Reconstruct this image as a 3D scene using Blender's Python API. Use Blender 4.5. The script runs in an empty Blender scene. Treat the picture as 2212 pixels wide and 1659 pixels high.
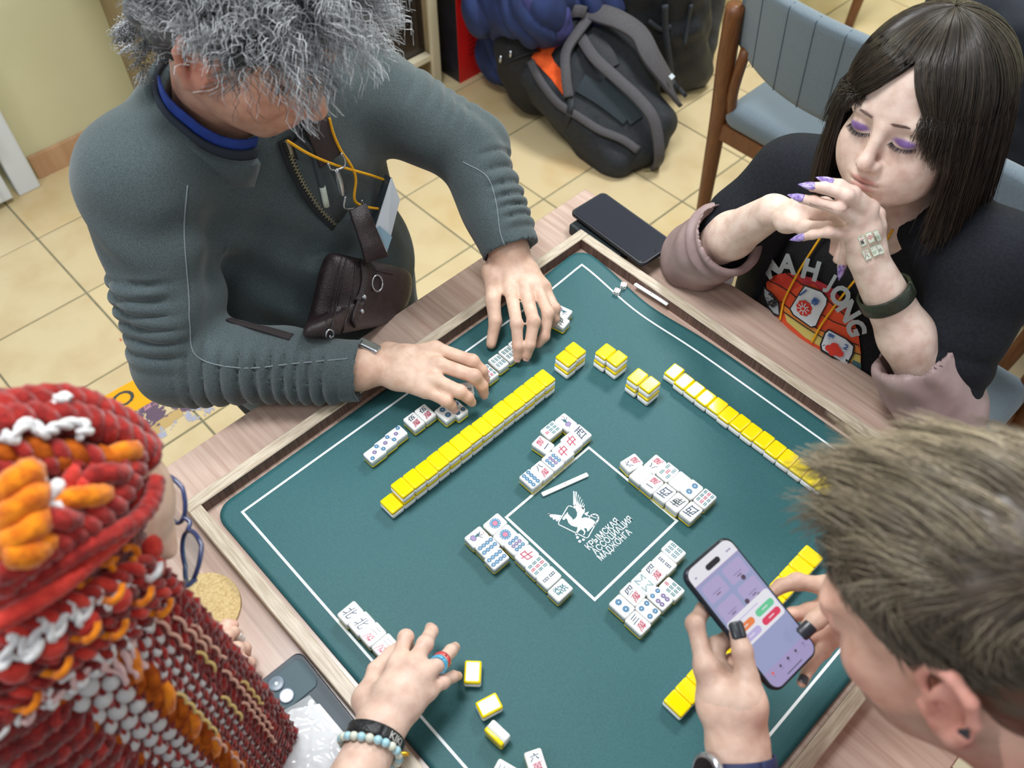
import bpy, bmesh, math, random
import numpy as np
from mathutils import Vector, Matrix

random.seed(7)
rng = np.random.default_rng(7)
sc = bpy.context.scene
COL = sc.collection

# ------------------------------------------------------------------ camera
FPX = 1884.28
ZM = 0.745                                   # height of the playing surface
CAM = np.array([0.3350, -0.4800, 1.8047])
RC = np.array([[0.6928, 0.7211, 0.0052], [0.5762, -0.5493, -0.6052], [-0.4336, 0.4223, -0.7960]])
u_, s_, v_ = np.linalg.svd(RC); RC = u_ @ v_
cd = bpy.data.cameras.new('camera'); cam = bpy.data.objects.new('camera', cd); COL.objects.link(cam)
cd.sensor_width = 36.0; cd.lens = FPX / 2212 * 36.0; cd.clip_start = 0.02; cd.clip_end = 60
m3 = Matrix([[RC[0][i], -RC[1][i], -RC[2][i]] for i in range(3)])
cam.matrix_world = Matrix.Translation(CAM.tolist()) @ m3.to_4x4()
cd.dof.use_dof = True; cd.dof.focus_distance = 1.32; cd.dof.aperture_fstop = 5.0
sc.camera = cam

# ------------------------------------------------------------------ light
sc.view_settings.view_transform = 'Standard'; sc.view_settings.look = 'None'
sc.view_settings.gamma = 1.0; sc.view_settings.use_curve_mapping = False
sc.view_settings.exposure = 0.0
wd = bpy.data.worlds.new('world'); sc.world = wd; wd.use_nodes = True
wd.node_tree.nodes['Background'].inputs[0].default_value = (0.93, 0.97, 1.0, 1)
wd.node_tree.nodes['Background'].inputs[1].default_value = 0.52
def area(name, loc, size, power, col=(0.97, 0.99, 1.0)):
    l = bpy.data.lights.new(name, 'AREA'); l.shape = 'RECTANGLE'; l.size, l.size_y = size
    l.energy = power; l.color = col
    o = bpy.data.objects.new(name, l); COL.objects.link(o); o.location = loc
    return o
area('ceiling_panel_light', (-0.74, 1.90, 2.75), (0.6, 0.6), 50)
area('ceiling_panel_light', (-0.62, -0.10, 2.75), (0.6, 0.6), 34)
area('ceiling_panel_light', (1.40, 1.90, 2.75), (0.6, 0.6), 12)
area('ceiling_panel_light', (-0.62, -2.10, 2.75), (0.6, 0.6), 18)

# ------------------------------------------------------------------ helpers
def P(px, py, z):
    """world point at height z seen at photograph pixel (px, py)"""
    d = RC.T @ np.array([(px - 1106.0) / FPX, (py - 829.5) / FPX, 1.0])
    return CAM + d * ((z - CAM[2]) / d[2])
def D(px, py, dist):
    """world point at a given depth along the camera axis"""
    d = RC.T @ np.array([(px - 1106.0) / FPX, (py - 829.5) / FPX, 1.0])
    return CAM + d * dist
def crop(ox, oy, s):
    return lambda x, y: (ox + x * s, oy + y * s)
def lin(c):
    return tuple(((v / 255) / 12.92 if v / 255 <= 0.04045 else ((v / 255 + 0.055) / 1.055) ** 2.4) for v in c[:3]) + (1.0,)
_M = {}
def M(name, rgb, rough=0.5, rgb2=None, scale=20.0, stretch=(1, 1, 1), bump=0.0, bscale=None, bstretch=None, spec=0.5, metal=0.0,
      coat=0.0, sheen=0.0, sss=0.0, contrast=(0.35, 0.65), attr=None, emit=0.0, detail=4.0, alpha=1.0, trans=0.0, aniso=None):
    if name in _M: return _M[name]
    m = bpy.data.materials.new(name); m.use_nodes = True; _M[name] = m
    nt = m.node_tree; b = nt.nodes['Principled BSDF']; L = nt.links
    b.inputs['Base Color'].default_value = lin(rgb); b.inputs['Roughness'].default_value = rough
    b.inputs['Specular IOR Level'].default_value = spec; b.inputs['Metallic'].default_value = metal
    b.inputs['Coat Weight'].default_value = coat; b.inputs['Coat Roughness'].default_value = 0.08
    b.inputs['Sheen Weight'].default_value = sheen
    b.inputs['Alpha'].default_value = alpha; b.inputs['Transmission Weight'].default_value = trans
    if sss:
        b.inputs['Subsurface Weight'].default_value = sss; b.inputs['Subsurface Radius'].default_value = (1.0, 0.35, 0.2)
        b.inputs['Subsurface Scale'].default_value = 0.004
    if emit:
        b.inputs['Emission Color'].default_value = lin(rgb); b.inputs['Emission Strength'].default_value = emit; b.inputs['Base Color'].default_value = (0.01, 0.01, 0.012, 1)
    def coords(st):
        tc = nt.nodes.new('ShaderNodeTexCoord'); mp = nt.nodes.new('ShaderNodeMapping')
        L.new(tc.outputs['Object'], mp.inputs['Vector']); mp.inputs['Scale'].default_value = st; return mp.outputs['Vector']
    def noise(sca, st, det=4.0):
        n = nt.nodes.new('ShaderNodeTexNoise'); n.inputs['Scale'].default_value = sca; n.inputs['Detail'].default_value = det
        L.new(coords(st), n.inputs['Vector']); return n.outputs['Fac']
    colsock = None
    if attr:
        a = nt.nodes.new('ShaderNodeAttribute'); a.attribute_name = attr; colsock = a.outputs['Color']
    if rgb2 is not None:
        r = nt.nodes.new('ShaderNodeMapRange'); r.inputs['From Min'].default_value, r.inputs['From Max'].default_value = contrast
        L.new(noise(scale, stretch, detail), r.inputs['Value'])
        mx = nt.nodes.new('ShaderNodeMix'); mx.data_type = 'RGBA'
        L.new(r.outputs['Result'], mx.inputs['Factor'])
        if colsock is not None: mx.blend_type = 'MULTIPLY'; L.new(colsock, mx.inputs['A'])
        else: mx.inputs['A'].default_value = lin(rgb)
        mx.inputs['B'].default_value = lin(rgb2); colsock = mx.outputs['Result']
    if colsock is not None: L.new(colsock, b.inputs['Base Color'])
    if bump:
        bp = nt.nodes.new('ShaderNodeBump'); bp.inputs['Strength'].default_value = bump; bp.inputs['Distance'].default_value = 0.002
        L.new(noise(bscale or scale, bstretch or stretch), bp.inputs['Height']); L.new(bp.outputs['Normal'], b.inputs['Normal'])
    return m

def setp(o, label=None, cat=None, group=None, kind=None):
    if label: o['label'] = label
    if cat: o['category'] = cat
    if group: o['group'] = group
    if kind: o['kind'] = kind
    return o
def link(name, me, parent=None, mats=None):
    o = bpy.data.objects.new(name, me); COL.objects.link(o)
    if mats is not None:
        for m in (mats if isinstance(mats, (list, tuple)) else [mats]): me.materials.append(m)
    if parent: o.parent = parent
    return o
def empty(name, loc=(0, 0, 0), rz=0, label=None, cat=None, group=None):
    o = bpy.data.objects.new(name, None); COL.objects.link(o); o.location = tuple(loc); o.rotation_euler = (0, 0, rz)
    o.empty_display_size = 0.05
    return setp(o, label, cat, group)
def meshd(name, v, f, smooth=False, mi=None):
    me = bpy.data.meshes.new(name); me.from_pydata([tuple(map(float, p)) for p in v], [], [tuple(map(int, q)) for q in f]); me.update()
    if smooth: me.polygons.foreach_set('use_smooth', np.ones(len(me.polygons), bool))
    if mi is not None: me.polygons.foreach_set('material_index', np.asarray(mi, np.int32))
    return me
def npmesh(name, V, F, smooth=True):
    """fast mesh from numpy arrays; F (n,3) or (n,4)"""
    V = np.asarray(V, np.float32); F = np.asarray(F, np.int32); k = F.shape[1]
    me = bpy.data.meshes.new(name); me.vertices.add(len(V)); me.vertices.foreach_set('co', V.ravel())
    me.loops.add(F.size); me.loops.foreach_set('vertex_index', F.ravel())
    me.polygons.add(len(F)); me.polygons.foreach_set('loop_start', np.arange(0, F.size, k, dtype=np.int32))
    me.polygons.foreach_set('loop_total', np.full(len(F), k, np.int32))
    me.update(calc_edges=True)
    if smooth: me.polygons.foreach_set('use_smooth', np.ones(len(F), bool))
    return me
def vcol(me, C, name='col'):
    a = me.color_attributes.new(name, 'FLOAT_COLOR', 'POINT')
    C = np.asarray(C, np.float32)
    if C.shape[1] == 3: C = np.c_[C, np.ones(len(C), np.float32)]
    a.data.foreach_set('color', C.ravel())
def bm_done(bm, name, smooth=False):
    me = bpy.data.meshes.new(name); bm.normal_update(); bm.to_mesh(me); bm.free()
    if smooth: me.polygons.foreach_set('use_smooth', np.ones(len(me.polygons), bool))
    return me
def box_bm(bm, c, s, rot=None, bev=0.0, seg=2):
    r = bmesh.ops.create_cube(bm, size=1.0); vs = r['verts']
    T = Matrix.Translation(Vector(c)) @ (rot.to_4x4() if rot is not None else Matrix.Identity(4)) @ Matrix.Diagonal((*s, 1))
    bmesh.ops.transform(bm, matrix=T, verts=vs)
    if bev:
        es = list({e for v in vs for e in v.link_edges})
        bmesh.ops.bevel(bm, geom=es, offset=bev, segments=seg, profile=0.6, affect='EDGES')
def box(name, c, s, mat, parent=None, rot=None, bev=0.0, seg=2, smooth=False):
    bm = bmesh.new(); box_bm(bm, c, s, rot, bev, seg); return link(name, bm_done(bm, name, smooth), parent, mat)
def smooth_path(pts, n):
    """Catmull-Rom resample"""
    p = np.asarray(pts, float)
    if len(p) < 3:
        t = np.linspace(0, 1, n)[:, None]; return p[0] * (1 - t) + p[-1] * t
    q = np.vstack([2 * p[0] - p[1], p, 2 * p[-1] - p[-2]]); out = []
    for s in np.linspace(0, len(p) - 1 - 1e-9, n):
        i = int(s); t = s - i; a, b, c, d = q[i], q[i + 1], q[i + 2], q[i + 3]
        out.append(0.5 * ((2 * b) + (c - a) * t + (2 * a - 5 * b + 4 * c - d) * t * t + (3 * b - a - 3 * c + d) * t ** 3))
    return np.array(out)
def frames(path):
    p = np.asarray(path, float); t = np.gradient(p, axis=0); t /= np.linalg.norm(t, axis=1)[:, None] + 1e-12
    u = np.cross(t[0], [0, 0, 1.0])
    if np.linalg.norm(u) < 1e-3: u = np.cross(t[0], [0, 1.0, 0])
    U = []
    for i in range(len(p)):
        u = u - t[i] * (u @ t[i]); u /= np.linalg.norm(u) + 1e-12; U.append(u.copy())
    U = np.array(U); return t, U, np.cross(t, U)
def tube_vf(path, r, k=8, flat=1.0, caps=True, up=None):
    p = np.asarray(path, float); n = len(p); t, U, W = frames(p)
    if up is not None:
        W = np.asarray(up, float) - t * (t @ np.asarray(up, float))[:, None]; W /= np.linalg.norm(W, axis=1)[:, None]; U = np.cross(W, t)
    r = np.broadcast_to(np.asarray(r, float), (n,))
    a = np.linspace(0, 2 * np.pi, k, endpoint=False)
    V = p[:, None] + r[:, None, None] * (np.cos(a)[None, :, None] * U[:, None] + flat * np.sin(a)[None, :, None] * W[:, None])
    V = V.reshape(-1, 3); F = []
    for i in range(n - 1):
        for j in range(k):
            j2 = (j + 1) % k; F.append((i * k + j, i * k + j2, (i + 1) * k + j2, (i + 1) * k + j))
    if caps: F.append(tuple(range(k - 1, -1, -1))); F.append(tuple(range((n - 1) * k, n * k)))
    return V, F
def tube(name, path, r, mat, parent=None, k=8, flat=1.0, n=None, up=None):
    p = smooth_path(path, n) if n else np.asarray(path, float)
    V, F = tube_vf(p, r, k, flat, up=up); return link(name, meshd(name, V, F, True), parent, mat)
def ribbon(name, path, width, thick, mat, parent=None, n=None, up=(0, 0, 1)):
    """flat strap: rectangular section with its face towards up (one vector, or one per point)"""
    p = smooth_path(path, n) if n else np.asarray(path, float)
    t, _, _ = frames(p); up = np.asarray(up, float)
    if up.ndim == 1: up = np.tile(up, (len(p), 1))
    elif len(up) != len(p): up = smooth_path(up, len(p))
    W = up - t * (t * up).sum(1)[:, None]; W /= np.linalg.norm(W, axis=1)[:, None] + 1e-12; U = np.cross(W, t)
    w = np.broadcast_to(np.asarray(width, float), (len(p),))[:, None] / 2; h = thick / 2; e = min(0.0015, h)
    prof = [(-1, -0.7), (-1, 0.7), (-0.94, 1), (0.94, 1), (1, 0.7), (1, -0.7), (0.94, -1), (-0.94, -1)]
    V = np.stack([p + U * w * a + W * h * b for a, b in prof], 1).reshape(-1, 3); k = 8; F = []
    for i in range(len(p) - 1):
        for j in range(k): j2 = (j + 1) % k; F.append((i * k + j, (i + 1) * k + j, (i + 1) * k + j2, i * k + j2))
    F.append(tuple(range(k))); F.append(tuple(range(len(p) * k - 1, (len(p) - 1) * k - 1, -1)))
    return link(name, meshd(name, V, F, True), parent, mat)
def copy_thing(root, loc, rot, label=None):
    r = root.copy(); COL.objects.link(r); r.location = loc; r.rotation_euler = rot
    if label: r['label'] = label
    for ch in root.children:
        c = ch.copy(); COL.objects.link(c); c.parent = r
        for g in ch.children: d = g.copy(); COL.objects.link(d); d.parent = c
    return r
_tx = {}
def text_polys(body, size, bold=0.0, fit=None, font_w=1.0):
    """verts/faces (2-D, centred) of a piece of lettering from the built-in font"""
    key = (body, bold)
    if key not in _tx:
        c = bpy.data.curves.new('t', 'FONT'); c.body = body; c.align_x = 'CENTER'; c.align_y = 'CENTER'; c.size = 1; c.offset = bold; c.resolution_u = 3
        o = bpy.data.objects.new('t', c); COL.objects.link(o); bpy.context.view_layer.update()
        me = bpy.data.meshes.new_from_object(o.evaluated_get(bpy.context.evaluated_depsgraph_get()))
        V = np.array([v.co[:] for v in me.vertices])[:, :2]; F = [tuple(p.vertices) for p in me.polygons]
        bpy.data.objects.remove(o); bpy.data.meshes.remove(me); bpy.data.curves.remove(c)
        V = V - (V.max(0) + V.min(0)) / 2; _tx[key] = (V, F)
    V, F = _tx[key]
    if fit: return V * (np.array(fit) / (V.max(0) - V.min(0) + 1e-9)), F
    return V * size * np.array([font_w, 1.0]), F
class Flat:
    """collects flat coloured shapes (print) into one mesh"""
    def __init__(s): s.V = []; s.F = []; s.I = []; s.mats = []
    def add(s, V, F, mat, off=(0, 0)):
        if mat not in s.mats: s.mats.append(mat)
        b = len(s.V); V = np.asarray(V, float)
        s.V += [(p[0] + off[0], p[1] + off[1]) for p in V]; s.F += [tuple(i + b for i in f) for f in F]; s.I += [s.mats.index(mat)] * len(F)
    def poly(s, pts, mat): s.add(pts, [tuple(range(len(pts)))], mat)
    def disc(s, c, r, mat, n=14, ry=None):
        a = np.linspace(0, 2 * np.pi, n, endpoint=False); s.add(np.c_[np.cos(a) * r, np.sin(a) * (ry or r)], [tuple(range(n))], mat, c)
    def ring(s, c, r0, r1, mat, n=16):
        a = np.linspace(0, 2 * np.pi, n, endpoint=False); u = np.c_[np.cos(a), np.sin(a)]
        s.add(np.vstack([u * r0, u * r1]), [(i, n + i, n + (i + 1) % n, (i + 1) % n) for i in range(n)], mat, c)
    def line(s, pts, w, mat):
        p = np.asarray(pts, float)
        for a, b in zip(p[:-1], p[1:]):
            d = b - a; L = np.linalg.norm(d) + 1e-9; n = np.array([-d[1], d[0]]) / L * w / 2; d = d / L * w * 0.25
            s.poly([a - d + n, a - d - n, b + d - n, b + d + n], mat)
    def mesh(s, name, z=0.0, lay=1e-5, fn=None):
        V = [((p[0], p[1], z)) for p in s.V]
        # later shapes sit a hair above earlier ones
        zz = [z] * len(V)
        for k, f in enumerate(s.F):
            for i in f: zz[i] = z + lay * k / max(1, len(s.F)) * 20
        V = [(p[0], p[1], h) for p, h in zip(s.V, zz)]
        if fn: V = [fn(*v) for v in V]
        me = meshd(name, V, s.F, mi=s.I)
        for m in s.mats: me.materials.append(m)
        return me
# ------------------------------------------------------------------ materials
wood = M('table_laminate', (200, 176, 162), 0.24, (172, 142, 127), 5.0, (1.2, 26, 26), 0.05, spec=0.5, contrast=(0.38, 0.78), detail=6)
frame_wood = M('frame_laminate', (206, 194, 175), 0.4, (176, 160, 138), 6.0, (5, 60, 60), spec=0.5)
frame_wood_y = M('frame_laminate_along', (206, 194, 175), 0.4, (176, 160, 138), 6.0, (60, 5, 60), spec=0.5)
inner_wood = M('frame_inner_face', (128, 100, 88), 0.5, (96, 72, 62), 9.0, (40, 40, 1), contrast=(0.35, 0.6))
felt = M('mat_cloth', (54, 103, 107), 0.5, (46, 93, 98), 700, bump=0.12, bscale=900, spec=0.28)
matline = M('mat_white_print', (235, 243, 246), 0.55)
felt_edge = M('mat_edge', (20, 52, 60), 0.6)
tile_floor = [M('ceramic_cream_a', (219, 199, 155), 0.25, (208, 178, 126), 5.0, contrast=(0.48, 0.75), spec=0.5),
              M('ceramic_cream_b', (217, 198, 157), 0.25, (201, 176, 132), 6.5, contrast=(0.45, 0.8), spec=0.5),
              M('ceramic_cream_c', (221, 201, 158), 0.25, (208, 170, 114), 4.0, contrast=(0.52, 0.78), spec=0.5)]
grout = M('grout', (140, 140, 116), 0.9, (122, 122, 100), 30)
paint = M('wall_paint_yellow', (222, 220, 182), 0.7, (217, 215, 175), 3.0, bump=0.05, bscale=80)
skirting = M('skirting_wood', (204, 164, 128), 0.45, (190, 148, 112), 4, (1, 8, 1))
white_pvc = M('white_pvc', (226, 234, 242), 0.35)

# ------------------------------------------------------------------ the room
GX0, GY0, GS = -1.4040, 0.7445, 0.3035        # one joint crossing and the tile pitch
fl = link('floor', meshd('floor', [(-3.2, -2.2, -0.004), (2.6, -2.2, -0.004), (2.6, 4.2, -0.004), (-3.2, 4.2, -0.004)], [(0, 1, 2, 3)]), None, grout)
setp(fl, 'beige ceramic tile floor with grey grout lines under the table', kind='structure')
protos = []
for k in range(3):
    bm = bmesh.new(); box_bm(bm, (0, 0, -0.004), (GS - 0.005, GS - 0.005, 0.008), bev=0.0015, seg=1); protos.append(bm_done(bm, 'floor_tile'))
    protos[-1].materials.append(tile_floor[k])
WX = -2.272                                     # face of the yellow wall
for i in range(-4, 12):
    for j in range(-6, 8):
        cx = GX0 + (i + 0.5) * GS - 0.0; cy = GY0 + (j + 0.5) * GS
        if cx - GS < WX - 0.31 or cx > 1.7 or cy < -1.2 or cy > 3.3: continue
        o = link('floor_tile', protos[(i * 7 + j * 5 + i * j) % 3], fl); o.location = (cx, cy, -0.0005 * ((i + j) % 2)); o.rotation_euler = (0, 0, (i * 3 + j) % 4 * math.pi / 2)
wl = box('wall_left', (WX - 0.06, 1.0, 1.4), (0.12, 4.6, 2.8), paint); setp(wl, 'pale yellow painted wall behind the grey haired man', kind='structure')
wb = box('wall_back', (0.0, 3.36, 1.4), (4.6, 0.12, 2.8), paint); setp(wb, 'pale yellow painted far wall of the room', kind='structure')
bb = box('baseboard_left', (WX + 0.007, 0.165, 0.04), (0.014, 0.41, 0.08), skirting, bev=0.003); setp(bb, 'brown wooden baseboard under the yellow wall', kind='structure')
# white plastic door at the left edge
dr = empty('door_1', (WX, -0.05, 0)); setp(dr, 'white plastic door standing at the left edge of the picture', kind='structure')
box('door_frame', (WX + 0.02, -0.085, 1.05), (0.06, 0.07, 2.1), white_pvc, None, bev=0.006).parent = dr
box('door_leaf', (WX + 0.045, -0.57, 1.03), (0.05, 0.86, 2.02), white_pvc, None, bev=0.005).parent = dr
box('door_panel', (WX + 0.074, -0.57, 0.13), (0.014, 0.80, 0.2), white_pvc, None, bev=0.006).parent = dr
box('door_panel', (WX + 0.074, -0.57, 0.85), (0.010, 0.66, 1.1), white_pvc, None, bev=0.005).parent = dr
tube('door_hinge', [(WX + 0.068, -0.125, 0.16), (WX + 0.068, -0.125, 0.27)], 0.010, white_pvc, None, 10).parent = dr
tube('door_hinge', [(WX + 0.068, -0.125, 1.75), (WX + 0.068, -0.125, 1.86)], 0.010, white_pvc, None, 10).parent = dr
for c in dr.children: c.matrix_parent_inverse = dr.matrix_world.inverted() if False else Matrix.Translation((-WX, 0.05, 0))

# ------------------------------------------------------------------ table
TX0, TX1, TY0, TY1 = -0.478, 0.505, -0.50, 0.497
tb = empty('game_table', (0, 0, 0), 0, 'square wooden game table with a raised rim around a dark green mat', 'table')
box('table_top', ((TX0 + TX1) / 2, (TY0 + TY1) / 2, ZM - 0.003 - 0.0125), (TX1 - TX0, TY1 - TY0, 0.025), wood, tb, bev=0.002, seg=1)
FI, FO, FH = 0.3745, 0.3930, 0.0195
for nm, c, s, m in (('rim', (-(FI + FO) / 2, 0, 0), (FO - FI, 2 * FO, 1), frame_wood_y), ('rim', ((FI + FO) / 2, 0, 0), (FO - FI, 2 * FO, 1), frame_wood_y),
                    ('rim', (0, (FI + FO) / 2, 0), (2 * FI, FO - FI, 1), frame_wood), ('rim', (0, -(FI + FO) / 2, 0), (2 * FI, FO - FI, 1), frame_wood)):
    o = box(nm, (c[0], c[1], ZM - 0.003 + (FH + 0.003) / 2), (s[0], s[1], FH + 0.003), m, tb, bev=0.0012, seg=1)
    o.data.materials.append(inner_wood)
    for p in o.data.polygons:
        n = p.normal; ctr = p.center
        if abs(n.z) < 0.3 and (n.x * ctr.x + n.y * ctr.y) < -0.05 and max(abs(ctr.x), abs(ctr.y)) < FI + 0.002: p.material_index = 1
for sx in (TX0 + 0.06, TX1 - 0.06):
    for sy in (TY0 + 0.06, TY1 - 0.06): box('leg', (sx, sy, (ZM - 0.028) / 2), (0.06, 0.06, ZM - 0.028), wood, tb, bev=0.003)

# mat with buckled far corner
def matz(x, y):
    return ZM + 0.0095 * math.exp(-((x + 0.34) ** 2 + (y - 0.35) ** 2) / 0.07 ** 2) + 0.004 * math.exp(-((x - 0.35) ** 2) / 0.02 ** 2)
def mat_shift(x, y):
    k = 0.010 * math.exp(-((x + 0.20) / 0.075) ** 2) * max(0.0, (y - 0.28) / 0.09)
    return x, y - k
MH, RR, N = 0.3675, 0.028, 54
g = sorted(set(np.linspace(-MH, MH, N).tolist() + [-MH + RR * t for t in (0.25, 0.5, 0.75, 1)] + [MH - RR * t for t in (0.25, 0.5, 0.75, 1)]))
V = []; n = len(g)
for y in g:
    for x in g:
        ax, ay = abs(x), abs(y); q = MH - RR
        if ax > q and ay > q:
            a, b = (ax - q) / RR, (ay - q) / RR; mx = max(a, b); l = math.hypot(a, b) or 1
            a, b = a / l * mx, b / l * mx; xx = math.copysign(q + a * RR, x); yy = math.copysign(q + b * RR, y)
        else: xx, yy = x, y
        xx, yy = mat_shift(xx, yy); V.append((xx, yy, matz(xx, yy)))
F = [(j * n + i, j * n + i + 1, (j + 1) * n + i + 1, (j + 1) * n + i) for j in range(n - 1) for i in range(n - 1)]
rim = [i for i in range(n)] + [j * n + n - 1 for j in range(1, n)] + [(n - 1) * n + i for i in range(n - 2, -1, -1)] + [j * n for j in range(n - 2, 0, -1)]
base = len(V); V += [(V[i][0], V[i][1], V[i][2] - 0.0029) for i in rim]; k = len(rim)
F2 = [(rim[i], base + i, base + (i + 1) % k, rim[(i + 1) % k]) for i in range(k)]
mat_o = link('mahjong_mat', meshd('mahjong_mat', V, F + F2, True, [0] * len(F) + [1] * len(F2)), None, [felt, felt_edge])
setp(mat_o, 'dark green game mat with white lines and a griffin emblem on the table', 'mat')
pr = Flat(); q = 0.338; w = 0.0034
def strip(pr, a, b, w, nseg=40):
    a = np.array(a); b = np.array(b); d = (b - a) / np.linalg.norm(b - a); nn = np.array([-d[1], d[0]]) * w / 2
    for i in range(nseg):
        p0 = a + (b - a) * i / nseg; p1 = a + (b - a) * (i + 1) / nseg; pr.poly([p0 - nn, p1 - nn, p1 + nn, p0 + nn], matline)
for a, b in (((-q, -q), (q, -q)), ((q, -q), (q, q)), ((q, q), (-q, q)), ((-q, q), (-q, -q))):
    d = (np.array(b) - a) / np.linalg.norm(np.array(b) - a) * w / 2; strip(pr, np.array(a) - d, np.array(b) - d, w)
for p, f in ((pr, 0),): pass
onmat = lambda x, y, z: (*mat_shift(x, y), matz(*mat_shift(x, y)) + 0.0004 + z)
o = link('border_line', pr.mesh('border_line', fn=onmat), mat_o); o['label'] = 'white outer border line'
pr = Flat(); q = 0.0823; w = 0.0036
for a, b in (((-q, -q), (q, -q)), ((q, -q), (q, q)), ((q, q), (-q, q)), ((-q, q), (-q, -q))):
    d = (np.array(b) - a) / np.linalg.norm(np.array(b) - a) * w / 2; strip(pr, np.array(a) - d, np.array(b) - d, w, 4)
o = link('centre_square', pr.mesh('centre_square', fn=onmat), mat_o); o['label'] = 'white square line in the middle'
# lettering reads along +y
g6 = crop(1160, 1040, 0.12054)
def mp(x, y): return P(*g6(x, y), ZM)[:2]
pr = Flat()
for body, a, b, h in (('КРЫМСКАЯ', (893, 1190), (1440, 690), 0.0105), ('АССОЦИАЦИЯ', (1020, 1285), (1688, 660), 0.0105), ('МАДЖОНГА', (1118, 1390), (1672, 890), 0.0105)):
    A, B = mp(*a), mp(*b); L = np.linalg.norm(B - A); d = (B - A) / L; up = np.array([-d[1], d[0]])
    tv, tf = text_polys(body, 1, 0.012, fit=(L, h * (1.14 if 'Ц' in body or 'Д' in body else 1))); c = (A + B) / 2
    pr.add([c + d * p[0] + up * p[1] for p in tv], tf, matline)
o = link('lettering', pr.mesh('lettering', fn=onmat, lay=0), mat_o); o['label'] = 'white block lettering'
# emblem
pr = Flat()
def pp(pts): pr.poly([mp(*t) for t in pts], matline)
def pl(pts, wpx): pr.line([mp(*t) for t in pts], wpx * 0.12054 * 0.00066, matline)
pl([(640, 455), (575, 440), (550, 455), (385, 735), (390, 775), (880, 1015), (915, 1005), (1045, 770)], 17)
pl([(640, 455), (690, 490)], 17)
pp([(650, 420), (690, 500), (720, 560), (715, 620), (690, 660), (650, 690), (610, 640), (560, 590), (545, 545), (535, 570), (500, 600), (455, 665), (465, 690), (495, 690), (510, 660), (540, 680),
    (560, 740), (610, 790), (680, 815), (725, 820), (720, 870), (690, 930), (685, 965), (715, 970), (735, 910), (785, 860), (830, 890), (850, 925), (820, 965), (850, 960), (870, 900), (845, 860), (850, 835),
    (900, 850), (895, 895), (920, 895), (970, 840), (1010, 800), (1050, 745), (1040, 720), (985, 680), (930, 655), (850, 645), (790, 665), (815, 600), (850, 560), (858, 500), (840, 470)])
for t in ([(650, 170), (672, 180), (680, 300), (700, 440), (650, 430)], [(690, 180), (715, 195), (705, 300), (715, 430), (690, 440)], [(738, 230), (750, 245), (730, 330), (740, 430), (712, 440)],
          [(770, 270), (780, 290), (755, 370), (765, 440), (735, 440)], [(805, 320), (812, 340), (785, 400), (795, 450), (760, 450)], [(828, 375), (832, 390), (812, 440), (820, 480), (785, 470)], [(848, 410), (852, 430), (835, 470), (840, 510), (805, 490)]): pp(t)
pp([(190, 580), (240, 592), (330, 595), (440, 612), (385, 705), (350, 690), (300, 665), (255, 640), (205, 608)])
for t in ([(190, 580), (215, 575), (240, 600), (210, 612)], [(240, 625), (235, 645), (275, 650)], [(280, 655), (290, 690), (320, 680)], [(335, 690), (345, 715), (380, 712)]): pp(t)
pl([(940, 640), (990, 595), (1050, 590), (1095, 625), (1100, 680), (1060, 745), (1020, 790)], 26)
pl([(880, 610), (960, 625), (1060, 660)], 12); pp([(845, 575), (930, 540), (895, 610), (860, 600)])
for c, r in (((725, 1005), 33), ((765, 1075), 33), ((832, 1045), 30)):
    pr.disc(mp(*c), r * 0.12054 * 0.00066 * 0.8, matline, 7)
o = link('emblem', pr.mesh('emblem', fn=onmat, lay=0), mat_o); o['label'] = 'white winged griffin emblem'

# ------------------------------------------------------------------ mahjong tiles
TW, TL, TH = 0.0207, 0.0278, 0.0168
ivory = M('tile_ivory', (248, 250, 250), 0.18, spec=0.5, coat=0.2)
yellow = M('tile_yellow', (255, 228, 0), 0.16, spec=0.55, coat=0.35)
ink_d = M('ink_dark', (38, 62, 88), 0.4); ink_b = M('ink_blue', (92, 150, 190), 0.4); ink_p = M('ink_mauve', (150, 128, 176), 0.4)
ink_r = M('ink_red', (176, 52, 84), 0.4); ink_g = M('ink_green', (32, 110, 118), 0.4)
ink_k = M('ink_black', (44, 58, 66), 0.4)
YB = 0.30                                      # share of the thickness that is yellow
def rbox(w, l, z0, z1, r, top, bot, ex=0.0):
    """rounded block, optionally rounded at top and bottom"""
    ns = 4; prof = []
    rt = r if top else 0; rb = r if bot else 0
    for a in np.linspace(0, math.pi / 2, 4) if rb else [math.pi / 2]: prof.append((rb - rb * math.sin(a), z0 + rb - rb * math.cos(a)))
    for a in np.linspace(0, math.pi / 2, 4) if rt else [0]: prof.append((rt - rt * math.cos(a), z1 - rt + rt * math.sin(a)))
    V = []; k = 4 * (ns + 1)
    for ins, z in prof:
        rr = max(r - ins * 0.6, 0.0005)
        for cxs, cys, a0 in ((1, 1, 0), (-1, 1, 90), (-1, -1, 180), (1, -1, 270)):
            for t in np.linspace(0, 90, ns + 1):
                a = math.radians(a0 + t); hx = w / 2 - ins - rr; hy = l / 2 - ins - rr
                V.append((cxs * hx + rr * math.cos(a), cys * hy + rr * math.sin(a), z))
    F = []
    for i in range(len(prof) - 1):
        for j in range(k): F.append((i * k + j, i * k + (j + 1) % k, (i + 1) * k + (j + 1) % k, (i + 1) * k + j))
    F.append(tuple(range(k - 1, -1, -1))); F.append(tuple(range((len(prof) - 1) * k, len(prof) * k)))
    return V, F
def sm(me, ang=40):
    me.polygons.foreach_set('use_smooth', np.ones(len(me.polygons), bool)); return me
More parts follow.
